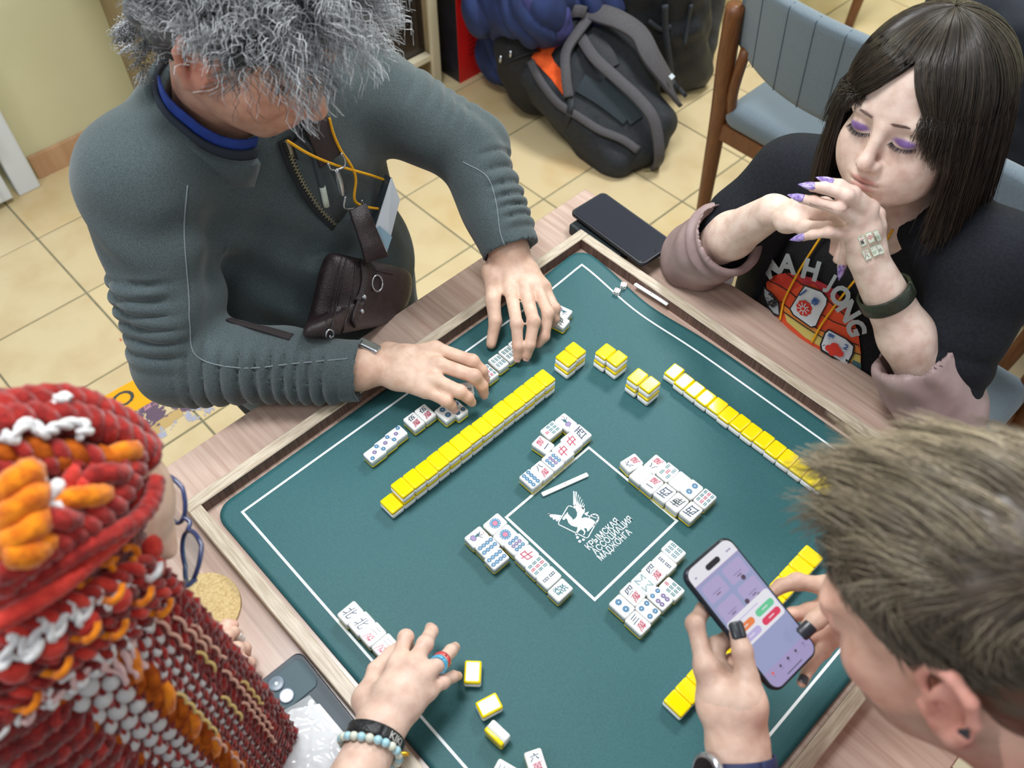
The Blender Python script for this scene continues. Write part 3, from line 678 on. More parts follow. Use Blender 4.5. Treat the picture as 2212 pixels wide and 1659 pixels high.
# ------------------------------------------------------------------ heads and hands
class Head:
    """local frame: x forward, y to the person's left, z up; origin between the eyes and ears"""
    def __init__(s, t, fwd, up, sc_=1.0): s.t = np.asarray(t, float); s.R = basis(fwd, up); s.s = sc_
    def w(s, *p): return s.R @ (np.asarray(p, float) * s.s) + s.t
    def loc(s, V): return ((np.asarray(V) - s.t) @ s.R) / s.s
    def build(s, S, nose=1.0, jaw=1.0, ears=(1, 1), neck=0.056, necklen=0.17, chin=1.0, lidx=0.0, neckdir=(-0.045, 0, -0.17), brow=1.0, socket=1.0, full=0.0):
        k = s.s
        def E(c, r, kk, op='u', ry=0, rz=0):
            R = s.R
            if ry: a = math.radians(ry); R = R @ np.array([[math.cos(a), 0, math.sin(a)], [0, 1, 0], [-math.sin(a), 0, math.cos(a)]])
            if rz: a = math.radians(rz); R = R @ np.array([[math.cos(a), -math.sin(a), 0], [math.sin(a), math.cos(a), 0], [0, 0, 1]])
            S.ell(s.w(*c), np.asarray(r) * k, R, kk * k, op)
        def Cn(a, b, ra, rb, kk): S.cone(s.w(*a), s.w(*b), ra * k, rb * k, kk * k)
        E((-0.008, 0, 0.035), (0.098, 0.075, 0.082), 0.01)
        E((0.032, 0, -0.030), (0.058, 0.060, 0.082), 0.03)
        E((0.036, 0, -0.075), (0.046, 0.046 * jaw, 0.040), 0.03)
        S.ball(s.w(0.074, 0, -0.100), 0.0145 * k * chin, 0.028 * k)
        for y in (-1, 1):
            Cn((-0.002, y * 0.055 * jaw, -0.060), (0.070, y * 0.016, -0.099), 0.016, 0.012, 0.022)
            E((0.058, y * 0.040, -0.034), (0.022, 0.021, 0.020), 0.030)
            E((0.080 - 0.006 * (1 - brow), y * 0.026, 0.018), (0.012, 0.026, 0.008), 0.022, rz=-y * 14)
            if full: E((0.044, y * 0.040, -0.060), (0.034, 0.026 * full, 0.034), 0.03)
            E((0.102 + 0.006 * (1 - socket), y * 0.031, -0.002), (0.017, 0.020, 0.013), 0.016, 's', rz=-y * 16)
            E((0.0755 + lidx, y * 0.0325, -0.0035), (0.0135, 0.0160, 0.0125), 0.005, rz=-y * 12)
        Cn((0.089, 0, 0.006), (0.1075, 0, -0.030), 0.0075, 0.0095 * nose, 0.012)
        S.ball(s.w(0.1085 + 0.002 * nose, 0, -0.0375), 0.0105 * k * nose, 0.010 * k)
        for y in (-1, 1):
            E((0.0985, y * 0.0120 * nose, -0.0420), (0.0105, 0.0068 * nose, 0.0070), 0.006)
            E((0.1040, y * 0.0062, -0.0485), (0.0055, 0.0035, 0.0030), 0.004, 's')
        E((0.080, 0, -0.070), (0.021, 0.026, 0.020), 0.020)
        E((0.0960, 0, -0.0648), (0.0070, 0.0190, 0.0046), 0.006)
        E((0.0945, 0, -0.0755), (0.0075, 0.0165, 0.0054), 0.006)
        E((0.1050, 0, -0.0700), (0.0095, 0.0235, 0.0011), 0.004, 's')
        for y, on in ((-1, ears[0]), (1, ears[1])):
            if not on: continue
            e = on
            def W(x, z): return (-0.002 + x * e, y * (0.0755 + max(0, -x + 0.006) * 0.45), -0.018 + z * e)
            E((-0.006, y * 0.0770, -0.018), (0.016 * e, 0.0050, 0.028 * e), 0.008, ry=-14, rz=y * 24)
            hel = [W(0.010, 0.006), W(0.012, 0.022), W(0.004, 0.034), W(-0.010, 0.034), W(-0.020, 0.022), W(-0.020, 0.004), W(-0.012, -0.014), W(-0.003, -0.026), W(0.006, -0.026)]
            hr = [0.0036, 0.0040, 0.0042, 0.0042, 0.0042, 0.0040, 0.0042, 0.0062, 0.0052]
            S.chain([s.w(*q) for q in hel], [r * k * e for r in hr], 0.004 * k)
            E((-0.001, y * 0.0845, -0.020), (0.0085, 0.0068, 0.0115), 0.004, 's', ry=-14)
            E((0.011, y * 0.0785, -0.021), (0.0055, 0.0045, 0.0065), 0.004)
        a = np.array((-0.022, 0, -0.055)); b = np.array(neckdir) * (necklen / 0.17)
        S.cone(s.w(*a), s.w(*b), neck * k, (neck + 0.003) * k, 0.03 * k)
    def tint(s, V, C, lip=(196, 120, 112), blush=(226, 160, 140), bl=0.35, shadow=None, stub=None, sock=0.15):
        q = s.loc(V); L = lambda c: np.array(lin(c)[:3])
        def mixin(w, c): C[:] = C * (1 - w[:, None]) + L(c) * w[:, None]
        g = lambda c, r: np.exp(-((((q - np.array(c)) / np.array(r)) ** 2).sum(1)))
        face = (q[:, 0] > 0.02) & (np.abs(q).max(1) < 0.16)
        ear = (np.abs(q[:, 1]) > 0.073) & (np.abs(q[:, 0] + 0.005) < 0.035) & (q[:, 2] < 0.035) & (q[:, 2] > -0.06)
        mixin(np.where(face, np.clip(g((0.11, 0, -0.04), (0.02, 0.016, 0.018)) * bl * 1.1 + sum(g((0.07, y * 0.042, -0.038), (0.03, 0.024, 0.022)) for y in (-1, 1)) * bl, 0, 0.8), 0), blush)
        mixin(np.where(ear, bl * 1.1, 0), blush)
        if stub is not None:
            z0 = -0.036 - 0.55 * np.clip(q[:, 0] - 0.01, 0, 0.1); m = np.clip((z0 - q[:, 2]) / 0.012, 0, 1) * (np.abs(q[:, 2] + 0.08) < 0.085) * (q[:, 0] > -0.03)
            mixin(m * stub[1], stub[0])
        lw = np.maximum(np.clip(1.6 - (((q - [0.101, 0, -0.0650]) / [0.02, 0.0195, 0.0048]) ** 2).sum(1) * 1.1, 0, 1), np.clip(1.6 - (((q - [0.099, 0, -0.0757]) / [0.02, 0.0175, 0.0056]) ** 2).sum(1) * 1.1, 0, 1)) * face
        mixin(lw * 0.75, lip)
        mixin(np.exp(-((q[:, 2] + 0.0700) / 0.0013) ** 2) * (np.abs(q[:, 1]) < 0.021) * (q[:, 0] > 0.085) * 0.6, (110, 55, 55))
        if shadow is not None:
            for y in (-1, 1):
                w = np.clip(1.5 - (((q - [0.088, y * 0.0335, -0.0030]) / [0.02, 0.0165, 0.0055]) ** 2).sum(1), 0, 1) * face * (q[:, 2] > -0.0105)
                mixin(w * 0.85, shadow)
def hand(S, wrist, F, T, r=1.0, kp=0.014, fr=(0.0098, 0.0088, 0.0078, 0.0066), palm=0.0125):
    """F: four fingers, each [knuckle, joint, joint, tip]; T: thumb [root, joint, joint, tip]"""
    w = np.asarray(wrist, float)
    for i, f in enumerate(F):
        m = np.asarray(f[0], float); a = w * 0.82 + m * 0.18
        S.cone(a, m, palm * 1.15 * r, palm * 0.88 * r, kp)
    for f, g in zip(F[:-1], F[1:]):
        S.cone(w * 0.45 + np.asarray(f[0]) * 0.55, w * 0.45 + np.asarray(g[0]) * 0.55, palm * r, palm * r, kp)
    S.cone(np.asarray(T[0]), w * 0.4 + np.asarray(F[0][0]) * 0.6, palm * 1.05 * r, palm * 0.85 * r, kp)
    S.cone(w, np.asarray(T[0]), palm * 1.1 * r, palm * 1.1 * r, kp)
    sc_ = (1.0, 1.04, 0.98, 0.86)
    for i, f in enumerate(F):
        rr = [q * r * sc_[i] for q in fr]
        S.cone(f[0], f[1], rr[0], rr[1], 0.006); S.cone(f[1], f[2], rr[1], rr[2], 0.0035); S.cone(f[2], f[3], rr[2], rr[3], 0.0035)
        S.ball(f[1], rr[1] * 1.06, 0.004)
    S.cone(T[0], T[1], 0.0135 * r, 0.0112 * r, 0.012); S.cone(T[1], T[2], 0.0112 * r, 0.0098 * r, 0.004); S.cone(T[2], T[3], 0.0098 * r, 0.0078 * r, 0.004)
def nail(name, tip, back, dorsal, mat, parent, w=0.0052, l=0.0062, out=0.0, rad=0.0066, sharp=0.0):
    """curved nail plate on top of a finger end; tip and back give the finger's direction"""
    tip = np.asarray(tip, float); f = nrm(tip - np.asarray(back, float)); d = np.asarray(dorsal, float); d = nrm(d - f * (d @ f)); sd = np.cross(f, d)
    V = []; nu, nv = 9, 7
    for layer in (0, 1):
        for i in range(nu):
            u = i / (nu - 1); x = -l + u * (2 * l + out)
            ww = w * (1 - max(0, u - 0.45) / 0.55 * sharp) * (1.0 if 0 < u < 1 else 0.72)
            for j in range(nv):
                a = (j / (nv - 1) - 0.5) * 2; y = a * ww; z = math.sqrt(max(rad ** 2 - (y * 0.95) ** 2, 0)) + 0.0004 - 0.0009 * layer - 0.10 * max(0, x) * (1 - sharp)
                V.append(tip + f * (x + 0.0005) + sd * y + d * z)
    F = []; n = nu * nv
    for i in range(nu - 1):
        for j in range(nv - 1):
            a = i * nv + j; F.append((a, a + 1, a + nv + 1, a + nv)); F.append((n + a, n + a + nv, n + a + nv + 1, n + a + 1))
    rim = [j for j in range(nv)] + [i * nv + nv - 1 for i in range(1, nu)] + [(nu - 1) * nv + j for j in range(nv - 2, -1, -1)] + [i * nv for i in range(nu - 2, 0, -1)]
    for i in range(len(rim)): a, b = rim[i], rim[(i + 1) % len(rim)]; F.append((a, n + a, n + b, b))
    return link(name, meshd(name, V, F, True), parent, mat)

# ------------------------------------------------------------------ hair
def strands_mesh(name, G, r0, r1, parent, mat, cols=None):
    """G: (n, m, 3) strand points; three-sided tapering tubes"""
    n, m = G.shape[:2]; t = np.gradient(G, axis=1); t /= np.linalg.norm(t, axis=2)[..., None] + 1e-12
    ref = np.array([0.31, 0.52, 0.79]); u = np.cross(t, ref); u /= np.linalg.norm(u, axis=2)[..., None] + 1e-9; w = np.cross(t, u)
    rad = (r0 + (r1 - r0) * np.linspace(0, 1, m) ** 1.5)[None, :, None]; rr = np.broadcast_to(rad, (n, m, 1)) * (0.75 + 0.5 * rng.random((n, 1, 1)))
    V = np.stack([G + rr * (math.cos(a) * u + math.sin(a) * w) for a in (0, 2.094, 4.189)], 2).reshape(-1, 3)
    b = (np.arange(n)[:, None, None] * m + np.arange(m - 1)[None, :, None]) * 3; j = np.arange(3)[None, None]; j2 = (j + 1) % 3
    F = np.stack([b + j, b + j2, b + 3 + j2, b + 3 + j], -1).reshape(-1, 4)
    me = npmesh(name, V, F)
    if cols is not None: vcol(me, np.repeat(np.asarray(cols), m * 3, axis=0))
    return link(name, me, parent, mat)
def rand_dirs(n, rg):
    v = rg.normal(size=(n, 3)); return v / np.linalg.norm(v, axis=1)[:, None]
def hair_mat(name, rough=0.35, spec=0.5):
    return M(name, (255, 255, 255), rough, attr='col', spec=spec)
skin_m = M('skin', (255, 255, 255), 0.48, (228, 214, 208), 60, attr='col', sss=0.12, spec=0.42, bump=0.10, bscale=420, contrast=(0.4, 0.8))
def knuckles(V, C, F, T, col, amt=0.35, rad=0.010):
    for f in list(F) + [T]:
        for q, a in zip(f[0:4], (0.6, 1.0, 0.8, 0.9)):
            w = np.exp(-((V - np.asarray(q)) ** 2).sum(1) / rad ** 2)[:, None] * amt * a; C[:] = C * (1 - w) + np.array(lin(col)[:3]) * w
def cloth_obj(name, S, h, mat, parent, noise=((0.004, 26, 1),), fn=None):
    V, F = S.mesh(h); N = vnormals(V, F)
    for a, fq, sd in noise: V = V + N * (a * wob(V, fq, sd))[:, None]
    if fn is not None: V = V + N * fn(V, N)[:, None]
    return link(name, npmesh(name, V, F), parent, mat)
# ------------------------------------------------------------------ shared for people
def PX(px, py, x0):
    d = RC.T @ np.array([(px - 1106.0) / FPX, (py - 829.5) / FPX, 1.0]); return CAM + d * ((x0 - CAM[0]) / d[0])
def PY(px, py, y0):
    d = RC.T @ np.array([(px - 1106.0) / FPX, (py - 829.5) / FPX, 1.0]); return CAM + d * ((y0 - CAM[1]) / d[1])
def cast(S, px, py, off=0.0, t0=0.35):
    """first point of a solid along the line of sight, lifted by off"""
    d = RC.T @ np.array([(px - 1106.0) / FPX, (py - 829.5) / FPX, 1.0]); d = d / np.linalg.norm(d); t = t0
    for _ in range(90):
        e = S.ev((CAM + d * t)[None])[0]
        if e < 0.0008: break
        t += max(e * 0.8, 0.0008)
        if t > 3.0: break
    p = CAM + d * t; h = 0.002; g = np.array([S.ev((p + h * np.eye(3)[i])[None])[0] - S.ev((p - h * np.eye(3)[i])[None])[0] for i in range(3)])
    return p + nrm(g) * off, nrm(g)
def castv(S, pts, off=0.0, t0=0.5, iters=70):
    """cast() for many pixels at once"""
    px = np.asarray(pts, float); d = np.c_[(px[:, 0] - 1106.0) / FPX, (px[:, 1] - 829.5) / FPX, np.ones(len(px))] @ RC; d /= np.linalg.norm(d, axis=1)[:, None]
    t = np.full(len(px), t0); be = np.full(len(px), 9.0); bt = t.copy()
    for _ in range(iters):
        e = S.ev(CAM + d * t[:, None]); m = e < be; be[m] = e[m]; bt[m] = t[m]; t = np.minimum(t + np.where(e > 0.0006, e * 0.85, 0), 3.5)
        if (e < 0.0008).all(): break
    p = CAM + d * bt[:, None]; off = off - np.where(be > 0.0012, be, 0)[:, None]; h = 0.002   # a miss is pulled in to the nearest surface
    g = np.stack([S.ev(p + h * np.eye(3)[i]) - S.ev(p - h * np.eye(3)[i]) for i in range(3)], 1); g /= np.linalg.norm(g, axis=1)[:, None] + 1e-12
    return p + g * off, g
def decal(name, S, shapes, parent, off=0.0008, edge=10.0, label=None):
    """print laid on a curved surface; shapes: (pixel verts, faces, material), later ones on top"""
    V = []; F = []; I = []; O = []; mats = []
    for n, (v, f, m) in enumerate(shapes):
        bm = bmesh.new(); vs = [bm.verts.new((p[0], p[1], 0)) for p in v]
        for q in f:
            try: bm.faces.new([vs[i] for i in q])
            except ValueError: pass
        bmesh.ops.triangulate(bm, faces=bm.faces[:])
        for _ in range(6):
            es = [e for e in bm.edges if e.calc_length() > edge]
            if not es: break
            bmesh.ops.subdivide_edges(bm, edges=es, cuts=1); bmesh.ops.triangulate(bm, faces=[q for q in bm.faces if len(q.verts) > 3])
        b = len(V); bm.verts.index_update()
        V += [(q.co.x, q.co.y) for q in bm.verts]; O += [off + 0.00018 * n] * len(bm.verts); F += [tuple(b + q.index for q in fc.verts) for fc in bm.faces]
        if m not in mats: mats.append(m)
        I += [mats.index(m)] * len(bm.faces); bm.free()
    p, g = castv(S, V); p = p + g * np.array(O)[:, None]
    me = meshd(name, p, F, True, I)
    for m in mats: me.materials.append(m)
    o = link(name, me, parent)
    if label: o['label'] = label
    return o
def poly_px(pts): return pts, [tuple(range(len(pts)))]
def text_px(s, c, size, ang, bold=0.03, wide=1.0):
    v, f = text_polys(s, 1, bold); v = v / (v[:, 1].max() - v[:, 1].min()) * size; a = math.radians(ang)
    return [(c[0] + wide * x * math.cos(a) + y * math.sin(a), c[1] + wide * x * math.sin(a) - y * math.cos(a)) for x, y in v], f
def mcast(obj, pts, off=0.0):
    """points where the lines of sight meet a finished mesh, lifted by off"""
    from mathutils.bvhtree import BVHTree
    bpy.context.view_layer.update(); dg = bpy.context.evaluated_depsgraph_get(); ev = obj.evaluated_get(dg); me = ev.to_mesh(); Mw = obj.matrix_world
    bv = BVHTree.FromPolygons([Mw @ v.co for v in me.vertices], [tuple(p.vertices) for p in me.polygons]); ev.to_mesh_clear(); P_, N_ = [], []
    for px, py in pts:
        d = Vector(RC.T @ np.array([(px - 1106.0) / FPX, (py - 829.5) / FPX, 1.0])).normalized(); o_ = Vector(CAM); h = bv.ray_cast(o_, d)
        if h[0] is None: h = bv.find_nearest(o_ + d * (P_[-1] - CAM).dot(np.array(d)) if P_ else o_ + d * 1.1)
        n = h[1] if h[1].dot(d) < 0 else -h[1]; P_.append(np.array(h[0] + n * off)); N_.append(np.array(n))
    return P_, N_
def casts(S, pts, off=0.0):
    r = [cast(S, *p, off) for p in pts]; return [a for a, _ in r], [b for _, b in r]
def skin_body(name, S, h, base, heads=(), hands=(), spots=(), red=(206, 140, 122), tintkw={}, label='', mott=0.05):
    V, F = S.mesh(h); C = np.tile(np.array(lin(base)[:3]), (len(V), 1))
    C *= (1 + mott * wob(V, 90, 5))[:, None]
    for f, t in hands: knuckles(V, C, f, t, red)
    for hd in heads: hd.tint(V, C, **tintkw)
    for c, r, col, a in spots:
        w = (np.exp(-((V - np.asarray(c)) ** 2).sum(1) / r ** 2) * a)[:, None]; C = C * (1 - w) + np.array(lin(col)[:3]) * w
    me = npmesh(name, V, F); vcol(me, np.clip(C, 0, 1)); o = link(name, me, None, skin_m); setp(o, label, 'person'); return o
def rib(a, b, pitch, amp, side, power=3.0, lo=0.0, hi=1.0, seed=0.0):
    """rows of gathers across a sleeve on the side it faces"""
    a = np.asarray(a, float); b = np.asarray(b, float); ab = b - a; L = np.linalg.norm(ab); side = nrm(np.asarray(side, float) - ab * (np.asarray(side) @ ab) / L ** 2)
    def fn(p, t):
        r = p - a - t[:, None] * ab; c = (r @ side) / (np.linalg.norm(r, axis=1) + 1e-6)
        m = np.clip((c + 0.25) * 1.6, 0, 1); m = m * m * (3 - 2 * m) * np.clip((t - lo) * 12, 0, 1) * np.clip((hi - t) * 12, 0, 1)
        ph = t * L / pitch + 0.25 * np.sin(9 * t + seed) + 0.10 * c
        return amp * (np.abs(np.sin(np.pi * ph)) ** 0.55 - 0.6) * m
    return fn
HAND_C = (240, 214, 192)

# ------------------------------------------------------------------ the grey haired man
h1 = Head((-0.563, -0.041, 1.250), (0.735, 0.33, -0.593), (0.54, 0.25, 0.80), 1.06)
B = Solid()
h1.build(B, nose=1.22, jaw=1.12, ears=(1.22, 1.1), neck=0.052, chin=1.1, neckdir=tuple(h1.loc(np.array((-0.685, -0.062, 1.05)))))
c4 = crop(1000, 520, 0.16271); c5 = crop(740, 700, 0.15371); zt = ZM
def J(cr, lst): return [P(*cr(x, y), zt + z) for x, y, z in lst]
LF = [J(c4, [(632, 640, .056), (715, 1110, .054), (728, 1400, .034), (722, 1545, .016)]), J(c4, [(815, 600, .059), (940, 1075, .056), (888, 1385, .034), (848, 1530, .016)]),
      J(c4, [(975, 600, .056), (1130, 965, .052), (1085, 1270, .030), (1000, 1370, .018)]), J(c4, [(1080, 620, .050), (1225, 900, .042), (1225, 1040, .028), (1205, 1100, .018)])]
LT = J(c4, [(400, 420, .052), (395, 780, .050), (432, 1070, .032), (375, 1370, .010)])
LW = P(*c4(620, 150), zt + .062); hand(B, LW, LF, LT, 1.06)
RF = [J(c5, [(1300, 345, .060), (1820, 520, .056), (1955, 650, .042), (2005, 770, .026)]), J(c5, [(1330, 560, .062), (1850, 735, .060), (1960, 870, .042), (1985, 975, .026)]),
      J(c5, [(1270, 770, .058), (1650, 950, .054), (1760, 1030, .044), (1815, 1100, .030)]), J(c5, [(1160, 930, .050), (1460, 1085, .046), (1530, 1140, .036), (1560, 1185, .026)])]
RT = J(c5, [(640, 430, .044), (1120, 440, .034), (1480, 580, .030), (1740, 690, .026)])
RW = P(*c5(270, 590), zt + .050); hand(B, RW, RF, RT, 1.10)
Lsh = np.array((-0.69, 0.165, 1.005)); Rsh = np.array((-0.665, -0.195, 1.045))
Lel = PX(1015, 322, -0.545); Rel = P(390, 775, 0.806)
Lcu = P(1098, 535, zt + .082); Rcu = P(772, 800, zt + .056)
B.chain([Rsh, Rel, Rcu, RW], [0.045, 0.036, 0.026, 0.026], 0.02); B.chain([Lsh, Lel, Lcu, LW], [0.045, 0.036, 0.027, 0.027], 0.02)
B.cone((-0.70, -0.02, 1.02), (-0.72, 0.0, 0.55), 0.09, 0.11, 0.05); B.cone(Lsh, Rsh, 0.045, 0.045, 0.04)
man = skin_body('person', B, 0.0026, (216, 166, 142), [h1], [(LF, LT), (RF, RT)], [(P(900, 800, .8), 0.11, HAND_C, 0.75), (P(1110, 640, .8), 0.10, HAND_C, 0.75)],
                tintkw=dict(stub=((150, 128, 118), 0.35), bl=0.45, lip=(178, 112, 104), blush=(206, 128, 112)),
                label='curly grey haired man in a dark grey zip sweater reaching for his tiles')
nail_m = M('fingernail', (226, 178, 168), 0.25)
for f, cdir in ((LF[0], 0), (LF[1], 0), (RF[0], 0), (RF[1], 0), (RF[3], 0)):
    nail('fingernail', f[3], f[2], CAM - f[3], nail_m, man, rad=0.0062)
sweater_m = M('sweater_knit', (90, 103, 106), 0.92, (54, 64, 67), 850, bump=0.35, bscale=700, sheen=0.25, contrast=(0.3, 0.7), spec=0.2)
S1 = Solid()
S1.ell((-0.700, -0.005, 0.90), (0.125, 0.205, 0.24), k=0.05); S1.ell((-0.660, 0.000, 0.70), (0.155, 0.195, 0.20), k=0.06); S1.ell((-0.66, 0.0, 0.56), (0.16, 0.19, 0.14), k=0.06)
S1.chain([Rsh, (-0.70, -0.02, 1.06), Lsh], [0.078, 0.085, 0.075], 0.06)
sideR = np.array((0.45, -0.85, -0.2)); sideU = np.array((-0.35, -0.85, 0.1))
S1.cone(Rsh, Rel, 0.078, 0.066, 0.03, mod=rib(Rsh, Rel, 0.024, 0.011, (-0.3, -0.9, 0.2), lo=0.42))
S1.cone(Rel, Rcu, 0.064, 0.046, 0.02, mod=rib(Rel, Rcu, 0.0205, 0.013, (0.55, -0.75, -0.25), lo=0.02, hi=0.96))
S1.cone(Lsh, Lel, 0.075, 0.060, 0.03, mod=rib(Lsh, Lel, 0.026, 0.006, (-0.5, 0.6, 0.6), lo=0.3))
S1.cone(Lel, Lcu, 0.060, 0.046, 0.02, mod=rib(Lel, Lcu, 0.021, 0.011, (0.2, 0.95, 0.2), lo=0.1, hi=0.95))
for a, b, r in ((Rel, Rcu, 0.036), (Lel, Lcu, 0.037)):
    dd = nrm(b - a); S1.cone(b + dd * 0.018, b + dd * 0.10, r, r + 0.004, 0.004, 's'); S1.cone(b + dd * 0.040, b + dd * 0.12, 0.055, 0.06, 0.003, 's')
nk = np.array((-0.664, -0.070, 1.078)); nkd = nrm(np.array((0.36, 0.06, 0.93)))
S1.cone(nk + nkd * 0.00, nk + nkd * 0.16, 0.056, 0.080, 0.006, 's')
def folds1(V, N):
    d = np.zeros(len(V))
    t = np.exp(-((V - np.array((-0.60, 0.0, 0.80))) ** 2).sum(1) / 0.16 ** 2)
    d += t * 0.009 * np.sin((V[:, 2] * 62 + V[:, 1] * 34 + 2.2 * np.sin(V[:, 1] * 13 + 1)))
    t = np.exp(-((V - np.array((-0.62, -0.17, 0.90))) ** 2).sum(1) / 0.10 ** 2); d += t * 0.010 * np.sin(V[:, 2] * 45 - V[:, 1] * 60 + 2 * np.sin(V[:, 0] * 20))
    e = np.exp(-((V - Lel) ** 2).sum(1) / 0.09 ** 2); d += e * 0.005 * np.sin(V @ np.array((60, -75, 40)) + 1.5 * np.sin(V @ np.array((20, 30, 30))))
    e = np.exp(-((V - (Rsh * 0.6 + Rel * 0.4)) ** 2).sum(1) / 0.10 ** 2); d += e * 0.005 * np.sin(V @ np.array((40, 30, 90)) + 2 * np.sin(V @ np.array((20, -30, 10))))
    return d
sw = cloth_obj('sweater', S1, 0.0038, sweater_m, man, ((0.003, 22, 1), (0.0018, 55, 2)), folds1)
# collar, shirt collar, zip, cords
def ring_pts(c, ax, r0, fwd, n=28, gap=0.0, drop=0.0, a0=0, ell_=1.0):
    ax = nrm(ax); f = nrm(np.asarray(fwd) - ax * (np.asarray(fwd) @ ax)); l = np.cross(ax, f); a = np.linspace(gap, 2 * math.pi - gap, n) + a0
    return np.array([c + r0 * (math.cos(t) * f * ell_ + math.sin(t) * l) - ax * drop * max(0, math.cos(t)) for t in a]), np.array([(math.cos(t) * f + math.sin(t) * l) for t in a])
cc, cu = ring_pts(nk + nkd * 0.015, nkd, 0.080, (0.9, 0.25, 0), 36, 0.30, 0.035, ell_=1.1)
ribbon('sweater_collar', cc, 0.052, 0.011, sweater_m, man, up=cu)
cc, cu = ring_pts(nk + nkd * 0.028, nkd, 0.072, (0.9, 0.25, 0), 36, 0.25, 0.032, ell_=1.1)
ribbon('collar_lining', cc, 0.050, 0.006, M('lining_navy', (40, 48, 60), 0.9), man, up=cu)
cc, cu = ring_pts(nk + nkd * 0.046, nkd, 0.066, (0.9, 0.25, 0), 36, 0.2, 0.035, ell_=1.12)
kq = len(cc) * 11 // 18; cc, cu = cc[kq:], cu[kq:]
blue_m = M('shirt_blue', (28, 62, 150), 0.75, (22, 50, 128), 60)
o = ribbon('shirt_collar', cc, 0.052, 0.004, blue_m, man, up=cu); o['label'] = 'royal blue shirt collar'
zp, zn = casts(S1, [(612, 300), (622, 330), (640, 372), (662, 412), (690, 452), (722, 486)], 0.003)
zipm = M('zip_metal', (150, 146, 128), 0.35, metal=0.8); zipt = M('zip_tape', (32, 36, 40), 0.9)
ribbon('zip_tape', zp, 0.020, 0.003, zipt, man, 40, up=zn)
zo = tube('zip', [p + n * 0.002 for p, n in zip(zp, zn)], 0.0012, zipm, man, 6, n=40)
zz = smooth_path([p + n * 0.0025 for p, n in zip(zp, zn)], 62); bm = bmesh.new()
for i in range(1, 61):
    t = Vector(zz[i + 1 if i < 61 else i] - zz[i - 1]).normalized(); n = Vector(zn[min(5, i // 11)]); sd = t.cross(n).normalized(); R = Matrix((sd, t, sd.cross(t))).transposed()
    box_bm(bm, Vector(zz[i]) + sd * (0.0014 if i % 2 else -0.0014), (0.0046, 0.0016, 0.0022), R)
link('zip_teeth', bm_done(bm, 'zip_teeth'), man, zipm)
ribbon('zip_pull', [zp[0] + zn[0] * 0.006, (zp[0] + zp[1]) / 2 + zn[0] * 0.008, zp[1] + zn[1] * 0.007], 0.0055, 0.002, zipm, man, 8, up=zn[0])
inner = M('undershirt', (70, 80, 84), 0.92)
ip, inn = casts(S1, [(640, 300), (668, 350), (700, 420), (735, 470)], 0.0025); ribbon('placket', ip, [0.03, 0.045, 0.045, 0.03], 0.004, inner, man, 4, up=inn)
cord = M('drawcord', (66, 74, 80), 0.9); tipm = M('cord_tip', (206, 220, 206), 0.4)
for pts, tp in (([(640, 292), (668, 320), (682, 370), (690, 400)], [(690, 400), (699, 442)]), ([(760, 452), (780, 475), (800, 505)], [(800, 503), (810, 522)])):
    a, _ = casts(S1, pts, 0.006); tube('drawcord', a, 0.0042, cord, man, 8, n=24); b, _ = casts(S1, tp, 0.007); tube('cord_tip', b, 0.0047, tipm, man, 8, n=4)
seam = M('sweater_seam', (120, 130, 136), 0.9)
for pts in ([(405, 400), (398, 500), (408, 640), (410, 700), (425, 770), (520, 795), (640, 785), (750, 775)], [(1000, 350), (1050, 380), (1070, 430), (1080, 500), (1090, 530)]):
    a, _ = mcast(sw, [tuple(q) for q in smooth_path([(x, y) for x, y in pts], 60)], 0.0002); tube('sleeve_seam', a, 0.0010, seam, man, 6)
# eyebrow
rg = np.random.default_rng(5); nn = 130; u = rg.random(nn)
base = np.array([h1.w(0.0905 - 0.022 * t * t - 0.002 * q, -(0.010 + 0.042 * t), 0.017 + 0.010 * t - 0.014 * t * t + 0.005 * (q - 0.5)) for t, q in zip(u, rg.random(nn))])
dirs = np.array([h1.R @ nrm((0.7, -0.6 - t, -0.2 + 0.5 * w)) for t, w in zip(u, rg.random(nn))])
G = base[:, None] + dirs[:, None] * (np.linspace(0, 0.015, 5)[None, :, None]) + (h1.R @ np.array((0, 0, -1)))[None, None] * (np.linspace(0, 1, 5) ** 2 * 0.004)[None, :, None]
strands_mesh('eyebrow', G, 0.0006, 0.0002, man, hair_mat('hair_grey', 0.4), np.tile(np.array(lin((70, 62, 58))[:3]), (nn, 1)))
# hair
def scalp_points(h, n, ok, rg):
    v = rand_dirs(n * 4, rg); q = v * np.array((0.099, 0.077, 0.083)) + np.array((-0.008, 0, 0.035)); m = ok(q); return q[m][:n], nrm_rows((v / np.array((0.099, 0.077, 0.083)))[m][:n])
def nrm_rows(a): return a / (np.linalg.norm(a, axis=1)[:, None] + 1e-12)
def grow(h, q, n, step, m, field, keep=0.6, thick=0.004):
    """grow strands in head space; field(pos, dir, k) gives the wanted direction"""
    p = q.copy(); d = n.copy(); out = [p.copy()]; R3 = np.array((0.099, 0.077, 0.083)); c = np.array((-0.008, 0, 0.035))
    for k in range(m - 1):
        d = nrm_rows(d * keep + field(p, d, k) * (1 - keep)); p = p + d * (step if np.isscalar(step) else step[:, None])
        e = (p - c) / (R3 + thick); L = np.linalg.norm(e, axis=1); ins = L < 1
        p[ins] = c + (p[ins] - c) / L[ins][:, None]
        out.append(p.copy())
    G = np.stack(out, 1); return (G @ h.R.T) * h.s + h.t
ok1 = lambda q: ((q[:, 2] > 0.085 - 0.9 * np.clip(0.085 - q[:, 0], 0, 0.055)) & (q[:, 0] > 0.03)) | ((q[:, 0] <= 0.03) & (q[:, 2] > 0.012)) | ((q[:, 0] < -0.022) & (q[:, 2] > -0.075))
